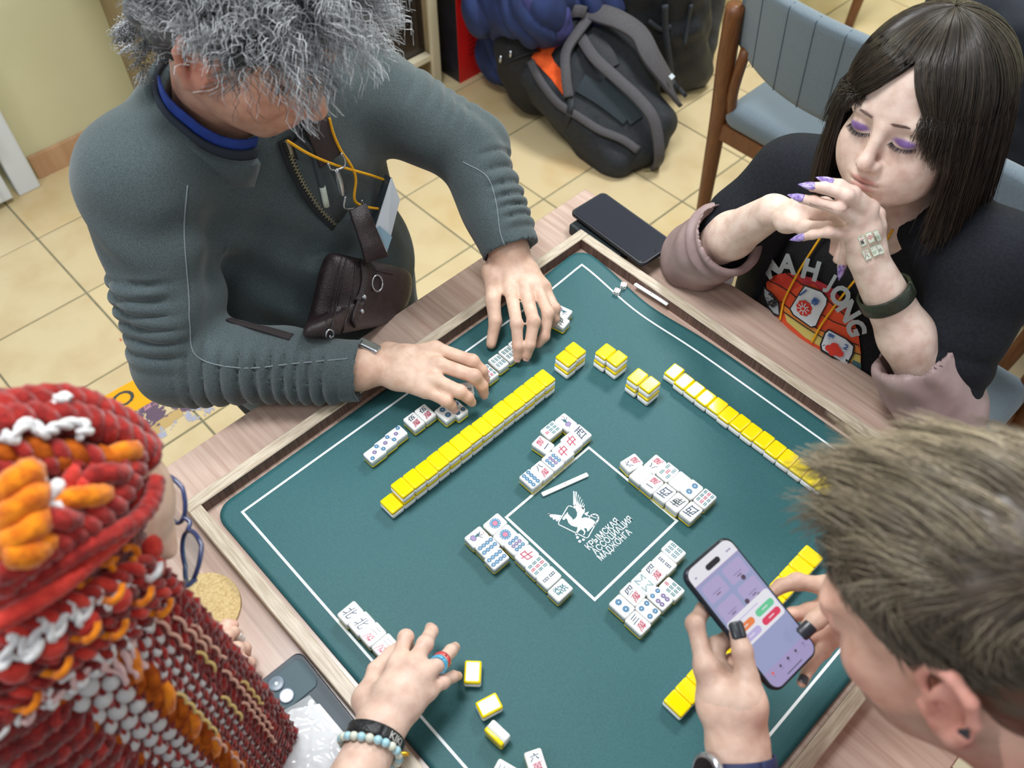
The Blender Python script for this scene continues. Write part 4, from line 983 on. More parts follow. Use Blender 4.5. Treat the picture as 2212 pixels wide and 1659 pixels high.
rg = np.random.default_rng(11); NC, NS, m = 420, 21, 15
q0, n0 = scalp_points(h1, NC, ok1, rg); NC = len(q0)
na = 80; aa = rg.uniform(1.75, 4.53, na); zz_ = rg.uniform(-0.125, -0.015, na)
q0 = np.vstack([q0, np.c_[-0.032 + 0.066 * np.cos(aa) - 0.10 * (-zz_ - 0.05).clip(0), 0.066 * np.sin(aa), zz_]]); n0 = np.vstack([n0, np.c_[np.cos(aa), np.sin(aa), 0 * aa]]); NC = len(q0)
q = np.repeat(q0, NS, 0) + rg.normal(size=(NC * NS, 3)) * 0.0040; n = nrm_rows(np.repeat(n0, NS, 0) + rg.normal(size=(NC * NS, 3)) * 0.22)
ph = np.repeat(rg.random(NC) * 6.28, NS) + rg.normal(size=NC * NS) * 0.45; fr = np.repeat(0.65 + 0.6 * rg.random(NC), NS) * np.repeat(rg.choice([-1, 1], NC), NS)
cl = np.repeat(rand_dirs(NC, rg), NS, 0); ln = np.repeat(0.0055 + 0.0035 * rg.random(NC), NS) * (0.8 + 0.35 * rg.random(NC * NS))
nape = np.repeat(np.arange(NC) >= NC - na, NS); ln = ln * np.where(q[:, 0] < -0.02, 0.45, 1.0) * np.where(nape, 0.75, 1.0); ln = ln * np.where((q[:, 2] < 0.05) & (q[:, 0] > -0.035), 0.62, 1.0) * np.where(q[:, 0] > 0.055, 0.9, 1.0)
def f1(p, d, k):
    g = np.tile(np.array((-0.15, 0, -0.10)), (len(p), 1)); g[:, 0] += 1.1 * np.clip((p[:, 0] - 0.02) / 0.06, 0, 1) * (p[:, 2] > 0.03); g[:, 1] += np.sign(p[:, 1]) * 0.30
    g[:, 0] -= 0.4 * (p[:, 0] < -0.03); g[:, 2] -= 0.5 * (np.linalg.norm(p[:, :2], axis=1) > 0.125)
    g[nape] = np.c_[-0.2 + 0 * p[nape, 0], 0.25 * np.sign(p[nape, 1]), -0.75 + 0 * p[nape, 0]]; a = ph + fr * k * 1.25; e1 = nrm_rows(np.cross(g + 0.3 * n, cl)); e2 = nrm_rows(np.cross(g + 0.3 * n, e1))
    return n * (np.where(nape, 0.15, 1.0) * max(0.0, 0.85 - 0.09 * k))[:, None] + g * (0.35 + 0.05 * k) + 1.25 * (np.cos(a)[:, None] * e1 + np.sin(a)[:, None] * e2)
G = grow(h1, q, n, ln * 1.0, m, f1, 0.45, 0.008)
gl = (G - h1.t) @ h1.R / h1.s
bad = (((gl[..., 0] > 0.072) & (gl[..., 2] < 0.044) & (np.abs(gl[..., 1]) < 0.095)) | ((np.abs(gl[..., 0] - 0.004) < 0.040) & (np.abs(gl[..., 1]) > 0.060) & (gl[..., 2] < 0.024) & (gl[..., 2] > -0.075)) | ((gl[..., 0] > 0.02) & (gl[..., 2] < 0.012))).any(1)
bad &= ~nape; bad &= ~((rg.random(len(G)) < 0.04) & (q[:, 0] > 0.04))
kc = np.repeat(rg.random(NC), NS)
tone = np.repeat(rg.random(NC), NS) * 0.8 + rg.random(NC * NS) * 0.2; ca, cb = np.array(lin((40, 40, 44))[:3]), np.array(lin((232, 236, 240))[:3])
hairc = ca + (cb - ca) * (tone ** 1.35)[:, None]; G = G[~bad]; hairc = hairc[~bad]
capS = Solid(); capS.ell(h1.w(-0.012, 0, 0.050), np.array((0.110, 0.094, 0.088)) * h1.s, h1.R, 0.01); capS.ell(h1.w(-0.055, 0, -0.01), np.array((0.070, 0.086, 0.075)) * h1.s, h1.R, 0.02)
capS.ell(h1.w(0.095, 0, -0.02), np.array((0.075, 0.12, 0.085)) * h1.s, h1.R, 0.02, 's')
for y in (-1, 1): capS.ell(h1.w(0.012, y * 0.10, -0.03), np.array((0.045, 0.045, 0.046)) * h1.s, h1.R, 0.015, 's')
Vc, Fc = capS.mesh(0.004); Nc = vnormals(Vc, Fc); Vc = Vc + Nc * (0.006 * wob(Vc, 70, 3) + 0.004 * wob(Vc, 160, 4))[:, None]
me = npmesh('hair', Vc, Fc); vcol(me, np.tile(np.array(lin((78, 78, 82))[:3]), (len(Vc), 1)) * (1 + 0.5 * wob(Vc, 120, 8))[:, None].clip(0.3, 2))
hr = link('hair', me, man, hair_mat('hair_grey', 0.4)); hr['label'] = 'thick curly grey hair'
strands_mesh('hair_strands', G, 0.00054, 0.00026, hr, hair_mat('hair_grey', 0.4), hairc)
# trousers
T1 = Solid(); T1.ell((-0.70, 0, 0.52), (0.16, 0.19, 0.11), k=0.05)
for y in (-1, 1): T1.chain([(-0.68, y * 0.09, 0.52), (-0.28, y * 0.13, 0.53), (-0.30, y * 0.13, 0.08)], [0.088, 0.066, 0.052], 0.03); T1.ell((-0.25, y * 0.13, 0.045), (0.13, 0.05, 0.045), k=0.02)
cloth_obj('trousers', T1, 0.009, M('trousers_dark', (34, 38, 42), 0.9), man)
# ------------------------------------------------------------------ the woman
h2 = Head((0.0037, 0.569, 1.124), (-0.033, -0.9955, 0.06), (-0.1255, 0.088, 0.988), 0.95)
W2 = Solid(); cw = crop(1420, 380, 0.25768)
h2.build(W2, nose=0.92, jaw=1.02, brow=-0.2, socket=0.45, full=1.0, ears=(0, 0), neck=0.046, chin=0.95, neckdir=(-0.040, 0, -0.17))
JY = lambda lst: [PY(*cw(x, y), yy) for x, y, yy in lst]
KF = [JY([(1790, 265, .448), (1640, 140, .425), (1530, 75, .418), (1440, 52, .414)]), JY([(1745, 315, .440), (1590, 165, .410), (1400, 100, .398), (1300, 92, .394)]),
      JY([(1672, 385, .428), (1520, 275, .400), (1310, 212, .390), (1205, 192, .388)]), JY([(1612, 490, .420), (1440, 470, .398), (1300, 492, .390), (1222, 516, .388)])]
KT = JY([(1800, 560, .455), (1850, 420, .462), (1850, 320, .470), (1800, 250, .475)])
KW = PY(*cw(1760, 690), 0.440); hand(W2, KW, KF, KT, 0.90, palm=0.0118)
QF = [JY([(1400, 240, .440), (1590, 380, .458), (1590, 560, .452), (1545, 770, .440)]), JY([(1440, 300, .445), (1570, 440, .462), (1560, 590, .458), (1510, 700, .446)]),
      JY([(1440, 360, .450), (1540, 480, .466), (1530, 590, .462), (1500, 650, .456)]), JY([(1410, 410, .452), (1500, 500, .466), (1490, 580, .462), (1470, 630, .458)])]
QT = JY([(1080, 380, .425), (1230, 430, .415), (1340, 440, .412), (1430, 420, .412)])
QW = PY(*cw(960, 300), 0.452); hand(W2, QW, QF, QT, 0.92, palm=0.0122)
Kel = P(2020, 850, ZM + 0.055); Qel = P(1520, 545, ZM + 0.052)
W2.cone(KW, KW * 0.45 + Kel * 0.55, 0.0250, 0.0360, 0.014); W2.cone(KW * 0.45 + Kel * 0.55, Kel, 0.0360, 0.037, 0.014)
W2.cone(QW, QW * 0.45 + Qel * 0.55, 0.0250, 0.0350, 0.014); W2.cone(QW * 0.45 + Qel * 0.55, Qel, 0.0350, 0.036, 0.014)
Ksh = np.array((0.185, 0.580, 0.965)); Qsh = np.array((-0.135, 0.585, 0.918))
W2.cone(Kel, Ksh, 0.034, 0.042, 0.02); W2.cone(Qel, Qsh, 0.034, 0.042, 0.02); W2.cone(Ksh, Qsh, 0.042, 0.042, 0.03)
W2.cone((0.015, 0.60, 0.93), (0.01, 0.66, 0.55), 0.08, 0.10, 0.04)
woman = skin_body('person', W2, 0.0022, (238, 214, 200), [h2], [(KF, KT), (QF, QT)], [(KW, 0.06, (240, 218, 204), 0.5)],
                  tintkw=dict(lip=(206, 132, 128), bl=0.20, blush=(238, 182, 172), shadow=(106, 66, 168)), mott=0.010, red=(226, 172, 160),
                  label='dark haired woman in a black jacket resting her chin on folded hands')
nv = M('nail_lilac', (186, 170, 224), 0.12, (120, 92, 176), 220, coat=0.6)
for f in (KF[0], KF[1], KF[2], KF[3], QF[0]):
    o = nail('fingernail', f[3], f[2], (CAM - f[3]) * 0.5 + np.array((0, -.2, .5)), nv, woman, w=0.0050, l=0.0060, out=0.0105, rad=0.0060, sharp=0.95); o['label'] = 'long pointed lilac nail'
# brow, lashes
rg = np.random.default_rng(8)
def brow(h, y, n, col, parent, thick=0.0045, length=0.010, z0=0.0165):
    t = rg.random(n); w = rg.random(n) - 0.5
    b = np.array([h.w(0.0955 - 0.030 * u * u, y * (0.012 + 0.036 * u), z0 + 0.007 * u - 0.012 * u * u + thick * v * (1 - 0.6 * u)) for u, v in zip(t, w)])
    d = np.array([h.R @ nrm((0.15 - 0.5 * u, y * 1.0, 0.30 - 0.5 * u)) for u in t]); G = b[:, None] + d[:, None] * np.linspace(0, length * h.s, 4)[None, :, None]
    return strands_mesh('eyebrow', G, 0.00055, 0.00025, parent, hair_mat('hair_dark', 0.35), np.tile(np.array(lin(col)[:3]), (n, 1)))
def lashes(h, y, n, parent, col=(28, 20, 34), length=0.0085):
    t = np.linspace(-1, 1, n) + rg.normal(size=n) * 0.02
    b = np.array([h.w(0.0885 - 0.0050 * u * u - 0.003 * u * 1, y * (0.0325 + 0.0155 * u), -0.0105 + 0.0035 * u * u) for u in t])
    d = np.array([h.R @ nrm((0.85, y * 0.45 * u, -0.65)) for u in t]); s = np.linspace(0, 1, 5)
    G = b[:, None] + d[:, None] * (s * length * h.s)[None, :, None] + (h.R @ np.array((0.3, 0, 1.0)))[None, None] * (s ** 2 * 0.002)[None, :, None]
    return strands_mesh('eyelashes', G, 0.00055, 0.0001, parent, hair_mat('hair_dark', 0.35), np.tile(np.array(lin(col)[:3]), (n, 1)))
for y in (-1, 1):
    brow(h2, y, 110, (128, 102, 94), woman, 0.0040, 0.0095, 0.0195); lashes(h2, y, 46, woman)
# hair: shell and strands falling from the crown
hair2 = M('hair_brown', (255, 255, 255), 0.34, attr='col', spec=0.6)
CX, CZ = -0.022, 0.024; A_, B_, C_ = 0.1160, 0.0960, 0.1000
def shell(th, ph, dr, drop=0.0, flare=0.0):
    s = np.minimum(th, math.pi / 2); a = A_ + dr; b = B_ + dr; c = C_ + dr
    fl = 1 + flare * (drop > 0) * (1 - np.exp(-drop / 0.06)); back = np.where(np.cos(ph) > 0, 1.0, 1.0)
    return np.stack([CX + a * np.sin(s) * np.cos(ph) * fl * back, b * np.sin(s) * np.sin(ph) * fl, CZ + c * np.cos(s) - drop], -1)
# shell mesh
nu, nvv = 72, 30; V = []; F = []
phs = np.linspace(0.93, 2 * math.pi - 0.93, nu)
for i, p_ in enumerate(phs):
    for j in range(nvv):
        u = j / (nvv - 1); th = min(u / 0.55, 1) * math.pi / 2; dp = max(0, u - 0.55) / 0.45 * 0.175
        w = 0.0035 * math.sin(p_ * 23) + 0.002 * math.sin(p_ * 51 + 2)
        V.append(h2.w(*shell(np.array(th), np.array(p_), -0.003 + w * min(1, u * 2), np.array(dp), 0.10)))
for i in range(nu - 1):
    for j in range(nvv - 1): a = i * nvv + j; F.append((a, a + nvv, a + nvv + 1, a + 1))
ph2 = np.linspace(-0.95, 0.95, 26); b0 = len(V)
for p_ in ph2:
    for j in range(14):
        th = j / 13 * (0.98 + 0.14 * abs(p_) - 0.12 * math.exp(-((p_ - 0.10) / 0.22) ** 2)) ; V.append(h2.w(*shell(np.array(th), np.array(p_), -0.003, np.array(0.0))))
for i in range(25):
    for j in range(13): a = b0 + i * 14 + j; F.append((a, a + 14, a + 15, a + 1))
me = meshd('hair', V, F, True); vcol(me, np.tile(np.array(lin((34, 28, 24))[:3]), (len(V), 1))); h2o = link('hair', me, woman, hair2); h2o['label'] = 'straight dark brown hair with a fringe'
so = h2o.modifiers.new('thickness', 'SOLIDIFY'); so.thickness = 0.006; so.offset = -1
rg = np.random.default_rng(21); n = 7600; m = 20; u = np.linspace(0, 1, m)[None]
NCL = 480; pc = np.concatenate([rg.uniform(-math.pi, math.pi, 400), rg.uniform(-0.9, 0.3, 80)]); ci = rg.integers(0, NCL, n); ph = pc[ci] + rg.normal(size=n) * 0.022
th0 = np.abs(rg.normal(size=n)) * 0.28 + 0.02; dr = (rg.random(n) - 0.35) * 0.011
side = np.where(ph < -0.18, -1, 1)
front = np.abs(ph) < 0.92
bd = ph > 0.12; L = np.where(front, np.where(bd, 0.055 * np.clip((ph - 0.1) / 0.8, 0, 1) + 0.006, 0.004 + 0.06 * np.clip((-ph - 0.5) / 0.4, 0, 1)) + 0.006 * rg.random(n), 0.140 + 0.035 * rg.random(n) + 0.012 * rg.normal(size=NCL)[ci])
face_side = (np.abs(ph) > 0.75) & (np.abs(ph) < 1.15)
thend = np.where(front, np.where(bd, 1.5, 1.42 + 0.10 * rg.random(n) + 0.12 * np.clip(-ph, 0, 1)), math.pi / 2)
arc = thend * 0.105; tot = arc - th0 * 0.105 + L
s = th0[:, None] * 0.105 + u * tot[:, None]
th = np.minimum(s / 0.105, thend[:, None]); drop = np.maximum(0, s - arc[:, None])
sweep = np.where(front, np.where(bd, np.maximum(0.0, 0.50 + 0.4 * (ph - 0.12) - ph), -0.52 * (1 + ph / 0.92 * 0.6)), 0)[:, None] * np.clip((th - 0.86) / 0.60, 0, 1) ** 1.1
ph_ = ph[:, None] + sweep + 0.012 * np.sin(u * 9 + rg.random(n)[:, None] * 6)
Gl = shell(th, ph_, dr[:, None] + 0.002, drop, 0.10 + 0.05 * (rg.random(n)[:, None] - 0.5))
Gl[..., 0] -= 0.0 * u; Gl += (rg.normal(size=(n, 1, 3)) * 0.006) * (drop[..., None] > 0) * (u[..., None] ** 2)
G = Gl @ h2.R.T * h2.s + h2.t; okh = ~((Gl[..., 0] > 0.055) & (Gl[..., 2] < 0.002) & (np.abs(Gl[..., 1]) < 0.050)).any(1)
tone = rg.random(NCL)[ci] * 0.6 + rg.random(n) * 0.4; c0, c1 = np.array(lin((26, 22, 19))[:3]), np.array(lin((84, 70, 56))[:3])
strands_mesh('hair_strands', G[okh], 0.00050, 0.00028, h2o, hair2, (c0 + (c1 - c0) * (tone ** 1.8)[:, None])[okh])
# clothes
tee = Solid(); tee.ell((0.015, 0.630, 0.80), (0.150, 0.098, 0.20), k=0.05); tee.ell((0.015, 0.600, 0.655), (0.160, 0.135, 0.16), k=0.06); tee.ell((0.02, 0.585, 0.845), (0.12, 0.075, 0.09), k=0.05)
tee.chain([Qsh, (0.015, 0.61, 0.945), Ksh], [0.052, 0.062, 0.052], 0.05)
tee.cone(h2.w(-0.03, 0, -0.13), h2.w(-0.02, 0, -0.05), 0.052, 0.075, 0.01, 's')
tee_m = M('tshirt_black', (36, 36, 38), 0.92, (28, 28, 31), 300, bump=0.15, bscale=500, spec=0.2)
cloth_obj('tshirt', tee, 0.0055, tee_m, woman, ((0.003, 20, 4),))
jk = Solid(); jk.ell((0.005, 0.630, 0.78), (0.205, 0.125, 0.24), k=0.05); jk.ell((0.015, 0.625, 0.65), (0.19, 0.135, 0.16), k=0.05)
jk.chain([Qsh, (0.015, 0.615, 0.955), Ksh], [0.058, 0.062, 0.066], 0.05)
jk.ell((-0.005, 0.46, 0.78), (0.105, 0.155, 0.24), k=0.015, op='s'); jk.ell((0.045, 0.46, 0.74), (0.115, 0.155, 0.24), k=0.015, op='s')
jk.cone(h2.w(-0.035, 0, -0.15), h2.w(-0.02, 0, -0.04), 0.060, 0.09, 0.012, 's')
Kc = Kel * 0.86 + Ksh * 0.14; Qc = Qel * 0.88 + Qsh * 0.12
jk.cone(Ksh, Kel, 0.068, 0.055, 0.03, mod=rib(Ksh, Kel, 0.06, 0.005, (0.5, -0.5, 0.3), lo=0.3)); jk.cone(Qsh, Qel, 0.060, 0.054, 0.03, mod=rib(Qsh, Qel, 0.06, 0.005, (-0.5, -0.5, 0.3), lo=0.3))
Kf = nrm(KW - Kel); Qf = nrm(QW - Qel)
jk.cone(Kel, Kel + Kf * 0.004, 0.050, 0.046, 0.02); jk.cone(Qel, Qel + Qf * 0.004, 0.050, 0.046, 0.02)
jk.half((0, 0, ZM - 0.0015 + 0.004), (0, 0, -1), 0.003) if False else None
jk_m = M('jacket_black', (30, 34, 42), 0.85, (22, 25, 31), 260, bump=0.2, bscale=450, spec=0.25)
class Clip(Solid): pass
jk.block((0.02, 0.24, ZM - 0.05), (0.5, 0.252, 0.050), rad=0.002, k=0.006, op='s')
cloth_obj('jacket', jk, 0.005, jk_m, woman, ((0.003, 24, 6), (0.0015, 60, 7)))
cuff_m = M('cuff_lining', (168, 146, 144), 0.5, (140, 118, 118), 14, bump=0.3, bscale=30, spec=0.45)
for el, f, l, r0, r1, sd in ((Kel, Kf, 0.062, 0.060, 0.056, 1), (Qel, Qf, 0.060, 0.056, 0.056, 2)):
    c = Solid(); a = el - f * 0.024; b = el + f * l
    c.cone(a, b, r0 + 0.004, r1 + 0.004, 0.005); c.cone(b - f * 0.05, b + f * 0.10, 0.047, 0.056, 0.012, 's'); c.cone(b + f * 0.054, b + f * 0.2, 0.055, 0.08, 0.004, 's')
    c.block((0.02, 0.24, ZM - 0.05), (0.5, 0.252, 0.0505), rad=0.002, k=0.004, op='s')
    def fn(V, N, f=f, el=el, sd=sd):
        q = V - el; return 0.0045 * np.sin(q @ np.array((95, 30, 60)) + 3 * np.sin(q @ np.array((25, -20, 50)) + sd)) * np.clip((q @ f) * 25 + 0.2, 0.2, 1)
    o = cloth_obj('jacket_cuff', c, 0.0034, cuff_m, woman, ((0.0025, 45, sd),), fn); o['label'] = 'rolled cuff showing mauve lining'
for pts, w in (([(1960, 470), (1985, 560), (1975, 700), (1940, 800)], 0.035), ([(1640, 430), (1620, 520), (1640, 600), (1665, 650)], 0.03)):
    pass
T2 = Solid(); T2.ell((0.015, 0.66, 0.53), (0.17, 0.15, 0.10), k=0.05)
for x in (-1, 1): T2.chain([(0.015 + x * 0.085, 0.62, 0.53), (0.015 + x * 0.12, 0.25, 0.54), (0.015 + x * 0.12, 0.28, 0.08)], [0.082, 0.060, 0.046], 0.03); T2.ell((0.015 + x * 0.12, 0.23, 0.042), (0.045, 0.12, 0.042), k=0.02)
cloth_obj('trousers', T2, 0.009, M('trousers_black', (26, 27, 30), 0.9), woman)
# shirt print
red = M('print_red', (206, 56, 40), 0.8); crim = M('print_crimson', (176, 44, 56), 0.8); orr = M('print_orange_red', (222, 82, 44), 0.8); org = M('print_orange', (226, 140, 62), 0.8)
yel = M('print_yellow', (206, 190, 104), 0.8); prw = M('print_white', (206, 216, 222), 0.8); prk = M('print_black', (32, 30, 34), 0.85); prg = M('print_grey', (168, 176, 180), 0.85); prb = M('print_blue', (36, 84, 150), 0.8); prt = M('print_teal', (72, 110, 116), 0.8)
q = lambda pts: poly_px([cw(*p) for p in pts])
sh = []
def add(pts, m): v, f = q(pts); sh.append((v, f, m))
def outl(pts, m, w=8):
    p = np.array([cw(*t) for t in pts]); w *= 0.25768
    for a, b in zip(p[:-1], p[1:]):
        d = (b - a) / (np.linalg.norm(b - a) + 1e-9); nn = np.array([-d[1], d[0]]) * w / 2; d = d * w / 3; sh.append(([tuple(a - nn - d), tuple(b - nn + d), tuple(b + nn + d), tuple(a + nn - d)], [(0, 1, 2, 3)], m))
add([(930, 900), (990, 840), (1100, 808), (1200, 815), (1330, 850), (1480, 930), (1560, 1020), (1640, 1160), (1690, 1300), (1705, 1480), (1700, 1640), (1560, 1660), (1320, 1460), (1100, 1290), (1000, 1190), (940, 1050)], orr)
add([(960, 870), (1040, 820), (1120, 808), (1220, 815), (1230, 905), (1140, 960), (1050, 915)], red)
add([(1200, 812), (1330, 850), (1480, 930), (1560, 1020), (1600, 1130), (1560, 1100), (1440, 990), (1330, 900), (1240, 900)], crim)
add([(1060, 1060), (1150, 1130), (1200, 1180), (1330, 1260), (1420, 1290), (1560, 1380), (1680, 1400), (1705, 1480), (1560, 1440), (1420, 1350), (1260, 1260), (1120, 1180), (1080, 1140)], org)
add([(1080, 1140), (1120, 1180), (1260, 1260), (1420, 1350), (1560, 1440), (1700, 1480), (1700, 1570), (1560, 1530), (1400, 1440), (1250, 1350), (1100, 1220)], yel)
add([(1640, 1530), (1705, 1560), (1700, 1650), (1600, 1640)], prt)
for l in ([(945, 880), (1030, 910), (1140, 970), (1240, 1060), (1290, 1110)], [(1110, 808), (1240, 900), (1420, 1000), (1590, 1150)], [(1060, 1055), (1180, 1150), (1330, 1255), (1500, 1330), (1690, 1400)], [(1085, 1140), (1260, 1260), (1440, 1370), (1600, 1450), (1700, 1480)], [(1380, 1130), (1500, 1200), (1680, 1260)]): outl(l, prk, 9)
for t in ([(1270, 895), (1410, 945), (1455, 1000), (1450, 1050), (1395, 1150), (1350, 1250), (1310, 1265), (1160, 1160), (1135, 1110), (1225, 960)],): add(t, prk); c_ = np.mean(t, 0); add([tuple(np.array(p) * 0.93 + c_ * 0.07) for p in t], prw)
add([(925, 935), (1000, 990), (1055, 1060), (1060, 1180), (1010, 1170), (960, 1110), (925, 1010)], prk); add([(935, 955), (1000, 1005), (1042, 1065), (1048, 1165), (1010, 1150), (970, 1100), (936, 1010)], prg)
add([(1455, 1260), (1600, 1340), (1660, 1400), (1645, 1480), (1590, 1580), (1380, 1450), (1375, 1400), (1420, 1290)], prk); add([(1460, 1275), (1590, 1345), (1645, 1405), (1632, 1470), (1585, 1560), (1395, 1440), (1390, 1400), (1430, 1300)], prw)
ctr = (1265, 1090); pet = []
for a in range(9):
    t = a / 9 * 6.283; c_ = (ctr[0] + 44 * math.cos(t), ctr[1] + 50 * math.sin(t)); pet.append(c_); add([(c_[0] + 21 * math.cos(b), c_[1] + 23 * math.sin(b)) for b in np.linspace(0, 6.283, 11)[:-1]], red)
add([(ctr[0] + 44 * math.cos(b), ctr[1] + 50 * math.sin(b)) for b in np.linspace(0, 6.283, 17)[:-1]], red)
for a in range(9): t = (a + .5) / 9 * 6.283; outl([(ctr[0] + 24 * math.cos(t), ctr[1] + 27 * math.sin(t)), (ctr[0] + 46 * math.cos(t), ctr[1] + 52 * math.sin(t))], prw, 8)
add([(ctr[0] + 21 * math.cos(b), ctr[1] + 24 * math.sin(b)) for b in np.linspace(0, 6.283, 13)[:-1]], prw); add([(ctr[0] + 15 * math.cos(b), ctr[1] + 17 * math.sin(b)) for b in np.linspace(0, 6.283, 13)[:-1]], red)
outl([(1245, 975), (1298, 930)], prb, 13)
def tx(s_, c_, size, ang, m, bold=0.03, wide=1.0): v, f = text_px(s_, cw(*c_), size * 0.25768, ang, bold, wide); sh.append((v, f, m))
tx('春', (1368, 1020), 62, 35, prb); tx('發', (995, 1060), 120, 40, prk); tx('2', (1590, 1400), 52, 30, prb); tx('菊', (1475, 1315), 56, 32, prb)
for c_, r_ in (((1500, 1400), 32), ((1455, 1420), 30), ((1535, 1460), 30), ((1480, 1455), 28), ((1515, 1430), 34)): add([(c_[0] + r_ * 1.1 * math.cos(b), c_[1] + r_ * math.sin(b)) for b in np.linspace(0, 6.283, 11)[:-1]], red)
for ch, c_, a in (('M', (1015, 770), -38), ('A', (1160, 722), 4), ('H', (1345, 765), 16), ('J', (1490, 870), 30), ('O', (1575, 965), 42), ('N', (1635, 1085), 58), ('G', (1690, 1215), 72)): tx(ch, c_, 160, a, prg, 0.045, 0.92)
decal('shirt_print', tee, sh, woman, 0.0045, 9.0, 'colourful game tile print under the word MAHJONG')
# lanyard cord
yc = M('cord_yellow', (240, 176, 20), 0.6)
ly = empty('lanyard', PY(*cw(1390, 520), 0.52), 0, 'thin yellow lanyard cord hanging on the black t-shirt of the woman', 'lanyard')
for pts in ([(1470, 400), (1390, 520), (1230, 780), (1110, 1010), (1075, 1120), (1058, 1205)], [(1990, 440), (1880, 610), (1640, 900), (1500, 1080), (1390, 1240), (1310, 1385)]):
    p, _ = castv(tee, [cw(*t) for t in pts], 0.009); o = tube('cord', p, 0.0019, yc, None, 8, n=50); o.parent = ly; o.matrix_parent_inverse = Matrix.Translation(-ly.location)
# leather wristband
bc = PY(*cw(1850, 1060), 0.437); ax = nrm(KW - Kel); tq = (bc - Kel) @ ax; bc = Kel + ax * tq
wb_m = M('leather_green', (48, 56, 42), 0.42, (34, 40, 30), 40, bump=0.7, bscale=160, spec=0.5)
def band(name, c, ax, r, w, th, mat, label, cat, seg=40, squash=1.0):
    pts, up = ring_pts(np.asarray(c, float), ax, r, (0.3, 0.2, 1), seg + 1, 0.0); o = ribbon(name, pts, w, th, mat, None, up=up); setp(o, label, cat); return o
wrr = 0.0250 + (0.0360 - 0.0250) * min(1, (np.linalg.norm(bc - KW) / np.linalg.norm(KW - Kel)) / 0.55)
band('wristband', bc, ax, wrr + 0.0045, 0.021, 0.004, wb_m, 'dark green embossed leather wristband on the forearm of the woman', 'bracelet')
# tattoo of small tiles on the back of the hand
ts = []
tw_, tr_, tk_ = M('tattoo_white', (232, 236, 222), 0.5), M('tattoo_red', (196, 70, 80), 0.5), M('tattoo_black', (40, 40, 50), 0.5); tg_ = M('tattoo_green', (178, 200, 170), 0.5)
for i, (cx, cy) in enumerate(((1718, 545), (1780, 515), (1838, 500), (1752, 655), (1812, 625), (1852, 610))):
    for k, mm in ((1.0, tg_), (0.86, tw_)):
        a = math.radians(-24); w_, l_ = 27 * k * (0.75 if i in (2, 5) else 1), 47 * k; ts.append(([cw(cx + x * math.cos(a) - y * math.sin(a), cy + x * math.sin(a) + y * math.cos(a)) for x, y in ((-w_, -l_), (w_, -l_), (w_, l_), (-w_, l_))], [(0, 1, 2, 3)], mm))
    v, f = text_px('萬中東八發北'[i], cw(cx, cy + (12 if i != 1 else 0)), (34 if i != 1 else 44) * 0.25768, -24, 0.01); ts.append((v, f, tr_ if i in (1,) else tk_ if i in (0, 3, 5) else tg_))
    if i in (0, 3): v, f = text_px('二八'[i // 3], cw(cx - 8, cy - 22), 26 * 0.25768, -24, 0.01); ts.append((v, f, tr_))
decal('hand_tattoo', W2, ts, woman, 0.0004, 4.0, 'temporary tattoo of small game tiles')
# ------------------------------------------------------------------ the person in the red knitted headwrap
h3 = Head((0, 0, 0), (0.15, 0.80, -0.58), (0.30, 0.48, 0.82), 0.90); h3.t = D(424, 1252, 0.775) - (h3.w(0.122, -0.062, -0.020))
B3 = Solid(); h3.build(B3, nose=0.95, jaw=0.95, ears=(0, 0), neck=0.046, neckdir=(-0.06, 0, -0.16))
c7 = crop(600, 1200, 0.27667)
RF3 = [J(c7, [(930, 850, .078), (1000, 640, .074), (1010, 700, .050), (985, 770, .030)]), J(c7, [(1060, 850, .083), (1150, 690, .080), (1200, 590, .062), (1190, 565, .044)]),
       J(c7, [(1135, 930, .080), (1265, 840, .076), (1350, 745, .056), (1385, 715, .040)]), J(c7, [(1170, 1060, .068), (1290, 985, .062), (1370, 945, .048), (1408, 940, .036)])]
RT3 = J(c7, [(700, 1130, .050), (770, 900, .040), (890, 770, .030), (985, 690, .020)])
RW3 = P(*c7(790, 1370), ZM + .064); RE3 = np.array((0.150, -0.620, 0.850)); hand(B3, RW3, RF3, RT3, 0.98, palm=0.0135)
fa = nrm(RE3 - RW3); B3.cone(RW3, RW3 + fa * 0.09, 0.0265, 0.031, 0.016); B3.cone(RW3 + fa * 0.09, RE3, 0.031, 0.038, 0.016)
lw = P(430, 1480, ZM + .05); LF3 = [[P(*a, ZM + z) for a, z in f] for f in ([((470, 1420), .045), ((490, 1375), .040), ((505, 1365), .028), ((512, 1372), .018)], [((480, 1440), .045), ((512, 1402), .040), ((530, 1400), .026), ((533, 1412), .016)],
      [((485, 1458), .042), ((522, 1430), .036), ((540, 1432), .024), ((545, 1440), .014)], [((485, 1475), .036), ((520, 1455), .030), ((537, 1458), .022), ((543, 1465), .014)])]
LT3 = [P(*a, ZM + z) for a, z in (((450, 1420), .03), ((470, 1375), .025), ((490, 1352), .02), ((505, 1350), .016))]
hand(B3, lw, LF3, LT3, 0.85)
RS3 = np.array((0.02, -0.70, 1.00)); LS3 = np.array((-0.34, -0.62, 1.00)); LE3 = np.array((-0.36, -0.52, 0.79))
B3.cone(RE3, RS3, 0.038, 0.046, 0.02); B3.chain([LS3, LE3, lw], [0.045, 0.036, 0.026], 0.02); B3.cone(RS3, LS3, 0.05, 0.05, 0.03); B3.cone((-0.16, -0.68, 0.98), (-0.16, -0.74, 0.55), 0.10, 0.11, 0.05)
p3o = skin_body('person', B3, 0.0026, (228, 196, 176), [h3], [(RF3, RT3), (LF3, LT3)], [(RW3, 0.15, (236, 206, 190), 0.6)], tintkw=dict(bl=0.2), red=(226, 158, 148),
                label='person with a red knitted headwrap and glasses reaching over the mat with a ringed hand')
